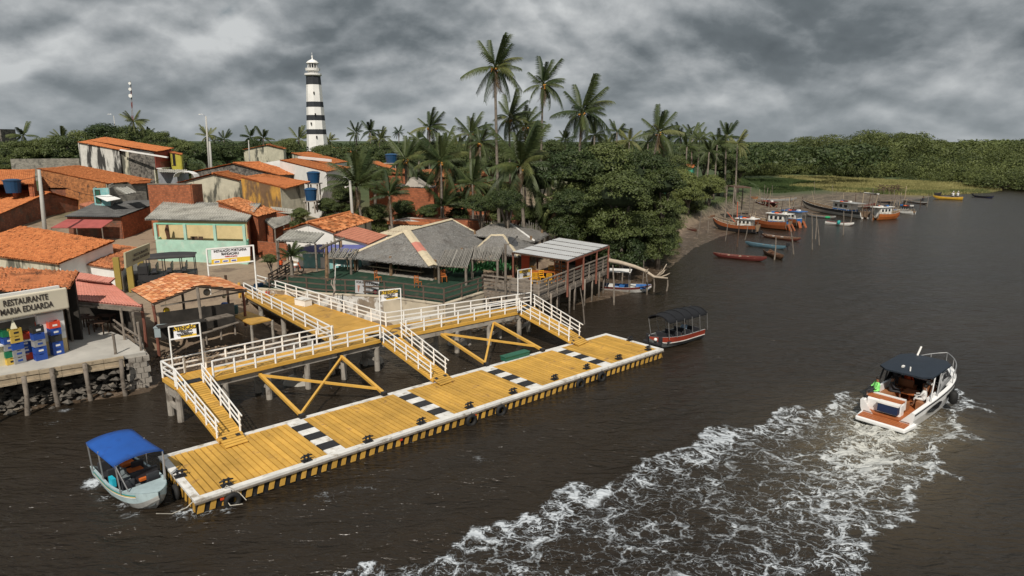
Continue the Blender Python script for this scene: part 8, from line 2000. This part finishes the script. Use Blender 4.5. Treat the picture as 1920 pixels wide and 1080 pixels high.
def deck(i0, i1, z_, nm, mt, inset=.2, dz=None, th=.06):
    m = MB(); ps = [(r[3][0], max(.01, r[3][1]-inset), (r[3][2]+dz) if dz is not None else z_) for r in rows[i0:i1+1]]; n = len(ps)
    m.v = ps+[(x, -y, z) for x, y, z in ps]+[(x, y, z-th) for x, y, z in ps]+[(x, -y, z-th) for x, y, z in ps]
    for i in range(n-1): m.f += [(i, i+1, n+i+1, n+i), (2*n+i, 3*n+i, 3*n+i+1, 2*n+i+1), (i, 2*n+i, 2*n+i+1, i+1), (n+i, n+i+1, 3*n+i+1, 3*n+i)]
    m.f += [(0, n, 3*n, 2*n), (n-1, 3*n-1-0, 4*n-1, 2*n-1)][:1]; m.mi = [0]*len(m.f); return m.build(nm, mt, t_)
deck(0, 13, .5, 'cockpit_sole', TEAK); deck(13, N, 1.2, 'foredeck', GEL, .1, .03, .08)
for sg in (1, -1):
    m = MB()
    for i in range(0, 13): r, r2 = rows[i], rows[i+1]; m.add([(r[3][0], sg*(r[3][1]-.2), r[3][2]), (r2[3][0], sg*(r2[3][1]-.2), r2[3][2]), (r2[3][0], sg*(r2[3][1]-.24), .5), (r[3][0], sg*(r[3][1]-.24), .5)], [(0, 1, 2, 3), (3, 2, 1, 0)])
    m.build('coaming', GEL, t_)
xs = -L/2
m = MB(); m.prism([(xs, -B*.42), (xs+1.15, -B*.47), (xs+1.15, B*.47), (xs, B*.42)], .18, .4); o_ = m.build('swim_platform', GEL, t_); bb = o_.modifiers.new('b', 'BEVEL'); bb.width = .06; bb.segments = 2
for i in range(16): y = -B*.4+i*(B*.8/16); m = MB(); m.box((xs+.58, y+.07, .412), (.98, .125, .02)); m.build('teak_strip', TEAK, t_)
m = MB(); m.box((xs+1.35, .35, .75), (.5, B*.62, .75)); o_ = m.build('transom_locker', GEL, t_); bb = o_.modifiers.new('b', 'BEVEL'); bb.width = .08; bb.segments = 2
m = MB(); m.box((xs+1.45, .35, 1.15), (.5, B*.6, .06)); m.build('transom_top', TEAK, t_)
m = MB(); m.box((xs+1.75, .35, .95), (.16, B*.6, .55)); m.build('aft_backrest', GEL, t_); m = MB(); m.box((xs+2.1, .35, .75), (.55, B*.58, .4)); m.build('aft_seat', TAN, t_)
for (x, y, w_, l_) in ((xs+3.3, .85, .6, 1.6), (xs+3.2, -.9, .5, 1.2), (xs+4.7, -.6, .6, .6), (xs+4.7, .6, .9, .6)):
    m = MB(); m.box((x, y, .72), (l_, w_, .42)); m.build('seat', TAN, t_); m = MB(); m.box((x-l_/2+.06 if l_ < 1 else x, y+(w_/2+.02)*(1 if y > 0 else -1) if l_ >= 1 else y, 1.02), (.12 if l_ < 1 else l_, w_ if l_ < 1 else .1, .55)); m.build('seat_back', GEL if l_ >= 1 else TAN, t_)
m = MB(); m.box((xs+3.6, 0, .98), (.8, .6, .05)); m.cyl((xs+3.6, 0, .5), (xs+3.6, 0, .98), .05); m.build('cockpit_table', TEAK, t_)
m = MB(); m.box((xs+5.6, 0, 1.1), (.5, B*.66, .9)); m.build('dashboard', BLK, t_)
# windscreen: raked side and front panes with frame
WG_ = mat('tinted windscreen', (.02, .022, .025), .06, .05, 1, spec=.6)
for sg in (1, -1):
    m = MB(); a0, a1 = (xs+3.5, sg*1.28, 1.15), (xs+6.3, sg*1.02, 1.3); b0, b1 = (xs+4.2, sg*1.2, 2.15), (xs+5.6, sg*.98, 1.95); m.add([a0, a1, b1, b0]+[(x, y-sg*.03, z) for x, y, z in (a0, a1, b1, b0)], [(0, 1, 2, 3), (7, 6, 5, 4), (0, 4, 5, 1), (1, 5, 6, 2), (2, 6, 7, 3), (3, 7, 4, 0)]); m.build('side_window', WG_, t_)
    m = MB(); m.cyl(a0, (xs+3.9, sg*1.24, 2.3), .04); m.cyl((xs+2.6, sg*1.3, 1.1), (xs+3.2, sg*1.2, 2.3), .045); m.build('top_strut', STEEL if sg == -1 else BLK, t_)
m = MB(); a0, a1, b1, b0 = (xs+6.3, 1.02, 1.3), (xs+6.3, -1.02, 1.3), (xs+5.6, -.98, 1.95), (xs+5.6, .98, 1.95); m.add([a0, a1, b1, b0]+[(x+.03, y, z) for x, y, z in (a0, a1, b1, b0)], [(0, 1, 2, 3), (7, 6, 5, 4), (0, 4, 5, 1), (1, 5, 6, 2), (2, 6, 7, 3), (3, 7, 4, 0)]); m.build('windscreen', WG_, t_)
# hardtop: rounded octagon, slightly crowned
m = MB(); pl_ = [(xs+2.35, -.85), (xs+2.35, .85), (xs+2.75, 1.28), (xs+5.2, 1.25), (xs+5.75, .85), (xs+5.75, -.85), (xs+5.2, -1.25), (xs+2.75, -1.28)]
cx_ = xs+4.05; m.v = [(x, y, 2.3) for x, y in pl_]+[(x, y, 2.38) for x, y in pl_]+[(cx_+(x-cx_)*.55, y*.55, 2.47) for x, y in pl_]+[(cx_, 0, 2.5)]
m.f = [tuple(range(7, -1, -1))]+[(i, (i+1) % 8, 8+(i+1) % 8, 8+i) for i in range(8)]+[(8+i, 8+(i+1) % 8, 16+(i+1) % 8, 16+i) for i in range(8)]+[(16+i, 16+(i+1) % 8, 24) for i in range(8)]; m.mi = [0]*len(m.f); m.build('hardtop', NVY, t_, smooth=False)
m = MB(); m.cyl((xs+2.7, -.2, 2.44), (xs+2.7, -.2, 2.66), .035); m.box((xs+3.0, .25, 2.5), (.2, .1, .08)); m.build('top_fittings', WHT, t_)
m = MB(); m.cyl((xs+5.5, .5, 2.4), (xs+5.8, .45, 2.85), .05); m.build('antenna', WHT, t_)
for sg in (1, -1):
    m = MB(); r = rows; idx = [4, 6, 8, 9]
    pts = [Vector((r[i][3][0], sg*(r[i][3][1]+.012), r[i][3][2]*(.62+.2*(1-abs(k-1.5)/3)))) for k, i in enumerate(idx)]; lo = [p-Vector((0, 0, .34 if 0 < k < 3 else .12)) for k, p in enumerate(pts)]
    for k in range(3): m.add([pts[k], pts[k+1], lo[k+1], lo[k]], [(0, 1, 2, 3), (3, 2, 1, 0)])
    m.build('hull_window', GLASS, t_)
    m = MB(); idx = [11, 13, 15]; pts = [Vector((r[i][3][0], sg*(r[i][3][1]+.014), r[i][3][2]*.78)) for i in idx]; lo = [p-Vector((0, 0, .22)) for p in pts]
    for k in range(2): m.add([pts[k], pts[k+1], lo[k+1], lo[k]], [(0, 1, 2, 3), (3, 2, 1, 0)])
    m.build('hull_window', GLASS, t_)
    m = MB()
    for i in range(N-1): a_, b_ = r[i], r[i+1]; m.beam((a_[3][0], sg*(a_[3][1]+.01), a_[3][2]-.07), (b_[3][0], sg*(b_[3][1]+.01), b_[3][2]-.07), .03, .05)
    m.build('rub_rail', BLK, t_)
m = MB(); rl = [Vector((r[3][0], s_*(r[3][1]-.06), r[3][2]+.6)) for s_, rr_ in ((1, rows[14:]), (-1, rows[14:][::-1])) for r in rr_]; m.tube(rl, .025, 5)
for r in rows[14::2]:
    for s_ in (1, -1): m.cyl((r[3][0], s_*(r[3][1]-.06), r[3][2]), (r[3][0], s_*(r[3][1]-.06), r[3][2]+.6), .02, n=5)
m.build('bow_rail', STEEL, t_)
put(t_, c, rz, .12); t_.rotation_euler = (0, R(-2.5), rz)
def onboat(x, y, z): return c+Matrix.Rotation(rz, 3, 'Z') @ Vector((x, y, z))
p = onboat(.9, -B/2-.13, .35); m = MB(); m.lathe(p, [(.05, -.1), (.2, .02), (.21, .5), (.1, .62)], 10); m.cyl(p+Vector((0, 0, .6)), p+Vector((0, 0, 1.0)), .015, n=4); tag(m.build('boat_fender', RUB, None, loc=p, smooth=True), 'black fender hanging over the right side of the white motor cruiser', 'fender')
p = onboat(xs+1.0, -.0, .42); m = MB(); m.box((p.x, p.y, p.z+.22), (.42, .95, .42), rz); t2 = thing('cooler', p, 'dark blue cooler with a white lid on the teak swim platform', 'cooler'); m.build('cooler_body', mat('navy plastic', (.015, .03, .08), .4), t2); m = MB(); m.box((p.x, p.y, p.z+.47), (.46, 1.0, .09), rz); m.build('lid', WHT, t2)
p = onboat(xs+1.1, 1.2, .55); m = MB(); m.cyl(p, p+Vector((0, 0, .4)), .12, .12, 8); tag(m.build('black_bottle', RUB, None, loc=p), 'small black fender lashed by the cooler on the stern', 'fender')
for x, y, z, sh_, so_, ps_, ht, lb, rz2 in ((xs+1.9, 1.02, .62, CG, CK, 'sit', None, 'person in a lime green shirt sitting on the left stern corner of the cruiser', 2.4), (xs+3.1, .75, .45, CK, CK, 'sit', None, 'person in dark clothes on the left cockpit bench of the cruiser', -1.2),
        (xs+3.0, -.85, .45, CW, CW, 'sit', None, 'person in white seated at the right rear of the cruiser cockpit', 1.7), (xs+4.6, -.6, .45, CW, CB_, 'sit', CW, 'person with a white cap at the right helm seat of the cruiser', 0.), (xs+4.7, .55, .45, CO, CK, 'sit', None, 'person in orange facing forward in the middle of the cruiser', 0.), (xs+4.1, 1.0, .5, CK, CK, 'stand', None, 'person in black standing under the left edge of the hardtop', .3)):
    person(lb, sh_, so_, ps_, ht, rz+rz2, onboat(x, y, z), .93)
for (x_, y_), lb in (((1786, 371), 'person in white sitting at the left in the yellow boat'), ((1795, 371), 'person in a white shirt at the right end of the yellow boat')):
    p = P(x_, y_+3, 0); person(lb, CW, CK, 'sit', CW, 1.5, (p.x, p.y, .3), 1.35)
p = P(1730, 381, 0); person('dark clothed person in the pale narrow canoe', CK, CK, 'sit', None, 2, (p.x, p.y, .15), 1.1)

# ------------------------------------------------------------------ small things ashore
p = P(527, 508, 2.35); person('person in an orange shirt and dark trousers standing by the motorcycle', CO, CK, 'stand', None, 2.5, (p.x, p.y, gz(p.x, p.y)), .85)
p = P(551, 507, 2.35); t_ = local('motorcycle', 'small red motorcycle with a white tank parked beside the orange shirted person', 'motorcycle')
for x in (-.62, .62): m = MB(); m.torus((x, 0, .3), .24, .055, 'y', 14, 6); w_ = m.build('wheel', RUB, t_); m = MB(); m.cyl((x, -.03, .3), (x, .03, .3), .08); m.build('hub', STEEL, w_)
m = MB(); m.tube([(-.62, 0, .3), (-.2, 0, .5), (.3, 0, .6), (.45, 0, .95)], .04); m.tube([(.62, 0, .3), (.45, 0, .95)], .04); m.build('frame', CO, t_)
m = MB(); m.sph((.15, 0, .74), .22, 8, 6, (1.3, .7, .7)); m.build('tank', WHT, t_, smooth=True); m = MB(); m.box((-.35, 0, .75), (.7, .24, .1)); m.build('saddle', STB, t_); m = MB(); m.box((0, 0, .38), (.35, .25, .3)); m.build('engine', STEEL, t_); m = MB(); m.tube([(.42, -.33, 1.02), (.47, 0, .98), (.42, .33, 1.02)], .02); m.build('handlebar', BLK, t_)
put(t_, p, .2, gz(p.x, p.y))
# off-road passenger truck with black canopy
p = P(330, 532, 2.3); t_ = local('safari_truck', 'dark open-sided passenger truck with a black canvas canopy behind the shack roof', 'truck'); Lk, Wk = 3.7, 2.0
m = MB(); m.box((0, 0, .95), (Lk, Wk, .5)); m.box((-Lk/2-.7, 0, 1.0), (1.5, 1.8, .7)); m.box((-Lk/2-.2, 0, 1.6), (.8, 1.8, .7)); o_ = m.build('body', BBK, t_)
for x in (-Lk/2-.6, Lk/2-.9):
    for y in (-.95, .95): m = MB(); m.torus((x, y, .45), .32, .13, 'y', 14, 6); m.cyl((x, y-.08, .45), (x, y+.08, .45), .22); m.build('wheel', RUB, t_)
for x in (-Lk/2+.1, -.6, .7, Lk/2-.1):
    for y in (-.95, .95): m = MB(); m.cyl((x, y, 1.1), (x, y, 2.55), .035); m.build('canopy_post', BBK, t_)
for x in (-1.3, -.2, .9): m = MB(); m.box((x, 0, 1.4), (.45, 1.8, .1)); m.box((x+.2, 0, 1.75), (.08, 1.8, .5)); m.build('bench', STB, t_)
m = MB(); m.v = []; arched('canopy', -Lk/2-.05, Lk/2+.05, 2.1, 2.6, .12, mat('charcoal canvas', (.035, .033, .035), .7, .15, 2), t_, 6, .04, 4, -.12, .08)
put(t_, P(326, 532, 2.3), R(22), 2.1)
# white foam box, bins, bucket, wheel on the jetty
p = P(569, 572, DZ); jz = math.atan2((appL1-appL0).y, (appL1-appL0).x); t_ = thing('foam_box', p, 'white foam fish box with lid on the jetty deck', 'box'); m = MB(); m.box((p.x, p.y, DZ+.22), (1.15, .65, .42), jz+.3); m.build('box_body', WHT, t_); m = MB(); m.box((p.x, p.y, DZ+.47), (1.2, .7, .07), jz+.3); m.build('lid', WHT2, t_)
for i, (px, py) in enumerate(((480, 546), (486, 545), (491, 544))):
    p = P(px, py, DZ); m = MB(); m.lathe((p.x, p.y, DZ), [(.14, 0), (.17, .1), (.17, .55), (.13, .62)], 8); tag(m.build('blue_drum', BLUE, None, loc=p), ['left one of three small blue drums at the landward end of the jetty', 'middle one of three small blue drums at the landward end of the jetty', 'right one of three small blue drums at the landward end of the jetty'][i], 'drum', 'blue drums at the head of the jetty')
p = P(502, 554, DZ); m = MB(); m.lathe((p.x, p.y, DZ), [(.14, 0), (.2, .3)], 8); tag(m.build('bucket', mat('red bucket', (.5, .06, .03), .5), None, loc=p), 'red bucket by the railing near the blue drums', 'bucket')
p = P(509, 556, DZ); m = MB(); m.torus((p.x, p.y, DZ+.3), .27, .035, 'y', 14, 5, .4)
for k in range(6): a_ = k*math.pi/6; m.beam((p.x-.26*math.cos(a_)*math.cos(.4), p.y-.26*math.cos(a_)*math.sin(.4), DZ+.3-.26*math.sin(a_)), (p.x+.26*math.cos(a_)*math.cos(.4), p.y+.26*math.cos(a_)*math.sin(.4), DZ+.3+.26*math.sin(a_)), .012)
tag(m.build('cart_wheel', STEEL, None, loc=p), 'spoked wheel of a handcart leaning beside the red bucket', 'wheel')
p = P(450, 556, 2.1); m = MB(); m.cyl((p.x, p.y, 2.0), (p.x, p.y, 2.9), .12, .08, 8); m.cyl((p.x, p.y, 2.9), (p.x, p.y, 3.2), .12, .1, 8); tag(m.build('warning_bollard', YELM, None, loc=p), 'yellow bollard with a black top behind the right eave of the shack', 'bollard')
# poles
def lamp_pole(bx, by, zb0, tx, ty, label, arm=1, r_=.14, d=None, group='concrete street poles', wood=False):
    b_ = P(bx, by, zb0) if d is None else D(bx, by, d); b_.z = min(b_.z, gz(b_.x, b_.y)); tp = D(tx, ty, b_.y)
    t_ = thing('street_pole', b_, label, 'pole', group); m = MB(); m.path([b_-Vector((0, 0, .3)), b_.lerp(tp, .5), tp], [r_*1.15, r_, r_*.75], 8); m.build('shaft', WOODG if wood else CONC2, t_, smooth=True)
    if arm:
        m = MB(); q_ = tp+Vector((0, 0, -.2)); m.tube([q_, q_+Vector((-.35, -.1, .5)), q_+Vector((-.75, -.2, .55))], .03); m.build('lamp_arm', STEEL, t_); m = MB(); m.box(tuple(q_+Vector((-.9, -.22, .52))), (.35, .18, .1)); m.build('lamp_head', WHT, t_)
    return tp, t_
CONC2 = mat('pale pole concrete', (.42, .41, .38), .8, .1, 1, (.28, .27, .25), (.55, .8), 1)
T1, _ = lamp_pole(665, 462, 2.4, 656, 338, 'white concrete lamp pole rising behind the thatched hut', 1, .17)
p = D(648, 351, T1.y); m = MB(); m.sph(p, .12, 8, 6); m.beam(p, D(656, 348, T1.y), .04); tag(m.build('bulb_lamp', WHT, None, loc=p), 'round white lamp on the side of the concrete lamp pole', 'lamp')
T2, _ = lamp_pole(82, 428, 3, 73, 318, 'tilted grey concrete pole in front of the pitted brick wall', 0, .2, d=72)
T3, _ = lamp_pole(392, 318, 5, 386, 218, 'tall street pole with a white lamp behind the village', 1, .17, d=120)
T4, _ = lamp_pole(395, 309, 5, 393, 265, 'shorter pale pole standing beside the tall street pole', 0, .2, d=119)
T5, _ = lamp_pole(219, 265, 5, 213, 217, 'thin bent lamp pole behind the mouldy house', 1, .09, d=150)
T6, _ = lamp_pole(467, 295, 5, 466, 263, 'short pale pole before the far stone house', 0, .14, d=148)
def wire(a, b, sag, label):
    m = MB(); m.tube([a.lerp(b, i/12)-Vector((0, 0, sag*4*(i/12)*(1-i/12))) for i in range(13)], .022, 4); tag(m.build('power_line', BLK, None, loc=a), label, 'cable', 'overhead cables of the village')
wire(T2-Vector((0, 0, .6)), D(-40, 330, 72), .5, 'cable from the tilted pole out of view to the left'); wire(T2-Vector((0, 0, .6)), D(300, 335, 85), 2.2, 'cable sagging from the tilted pole across the orange roofs'); wire(T3-Vector((0, 0, 4)), T6-Vector((0, 0, .3)), .8, 'cable between the tall street pole and the far stone house')
# antenna mast
b_ = D(249, 262, 210); tp = D(245, 152, 210); t_ = thing('antenna_mast', (b_.x, b_.y, gz(b_.x, b_.y)), 'red and grey lattice antenna mast with small dishes on the skyline', 'mast')
RW = [mat('mast red', (.2, .06, .05), .6), mat('mast white', (.3, .3, .3), .6)]; lo = Vector((b_.x, b_.y, gz(b_.x, b_.y)))
for k in range(12):
    a_, c_ = lo.lerp(tp, k/12), lo.lerp(tp, (k+1)/12); m = MB(); w0_, w1_ = .4*(1-k/14), .4*(1-(k+1)/14)
    for s_ in ((-1, -1), (1, -1), (0, 1)): m.cyl(a_+Vector((s_[0]*w0_, s_[1]*w0_, 0)), c_+Vector((s_[0]*w1_, s_[1]*w1_, 0)), .07, n=4)
    m.cyl(a_+Vector((-w0_, -w0_, 0)), c_+Vector((w1_, -w1_, 0)), .05, n=4); m.cyl(a_+Vector((w0_, -w0_, 0)), c_+Vector((-w1_, -w1_, 0)), .05, n=4); m.build('mast_section', RW[k % 2], t_)
for f_, s_ in ((.97, .4), (.9, .45), (.82, .55)): p = lo.lerp(tp, f_)+Vector((0, -.7, 0)); m = MB(); m.cyl(p, p+Vector((0, .25, 0)), s_, s_*.9, 10); m.build('dish', WHT, t_)
# small garden lamp, driftwood arch
a_ = D(627, 552, 51); m = MB(); m.tube([a_, D(629, 498, 51), D(634, 497, 51)], .03); m.box(tuple(D(635, 497, 51)), (.3, .15, .06)); tag(m.build('garden_lamp', WHT, None, loc=a_), 'thin white garden lamp above the crooked branch on the wall', 'lamp')
m = MB(); m.path([D(614, 563, 50), D(624, 556, 50), D(628, 545, 50), D(626, 528, 50), D(629, 518, 50)], [.07, .1, .09, .07, .04], 6); m.path([D(628, 545, 50), D(621, 532, 50), D(622, 525, 50)], [.06, .04, .03], 5); tag(m.build('crooked_branch', mat('pale branch', (.35, .3, .26), .8, .2), None, loc=D(614, 563, 50)), 'pale crooked branch standing against the retaining wall', 'branch')
# timber gate frame by the tarp
t_ = thing('timber_gate', P(610, 530, 2.3), 'rough timber gate frame between the tarp stall and the big hut', 'gate')
for (bx, by, ty) in ((613, 527, 458), (640, 500, 452)):
    b_ = P(bx, by, 2.3); tp = D(bx-1, ty, b_.y); m = MB(); m.cyl(b_, tp, .16, .13, 7); m.build('post', WOODB, t_)
m = MB(); m.cyl(D(600, 466, 54.5), D(645, 447, 59), .1, n=6); m.build('beam', WOODG, t_)
for i in range(5): a_ = D(606+i*7.5, 463-i*3, 55+i*.8); m = MB(); m.cyl(a_-Vector((0, 0, .8)), a_+Vector((0, 0, .25)), .05, n=5); m.build('slat', WOODG, t_)
# planks and stumps on the mud below the approach
rocks('tide_litter', [P(430, 660, .3), P(520, 640, .3), P(600, 632, .3), P(700, 612, .4)], 160, .05, .25, STONE, seed=12)
for i, (px, py) in enumerate(((697, 680), (556, 720), (860, 645))):
    p = P(px, py, 0); m = MB(); m.sph((p.x, p.y, .0), .8, 10, 6, (1, .7, .75)); tag(m.build('concrete_lump', CONCL, None, loc=p), ['half sunk pale round lump beside the middle pile', 'half sunk pale lump under the left walkway', 'half sunk pale lump under the right walkway'][i], 'concrete')
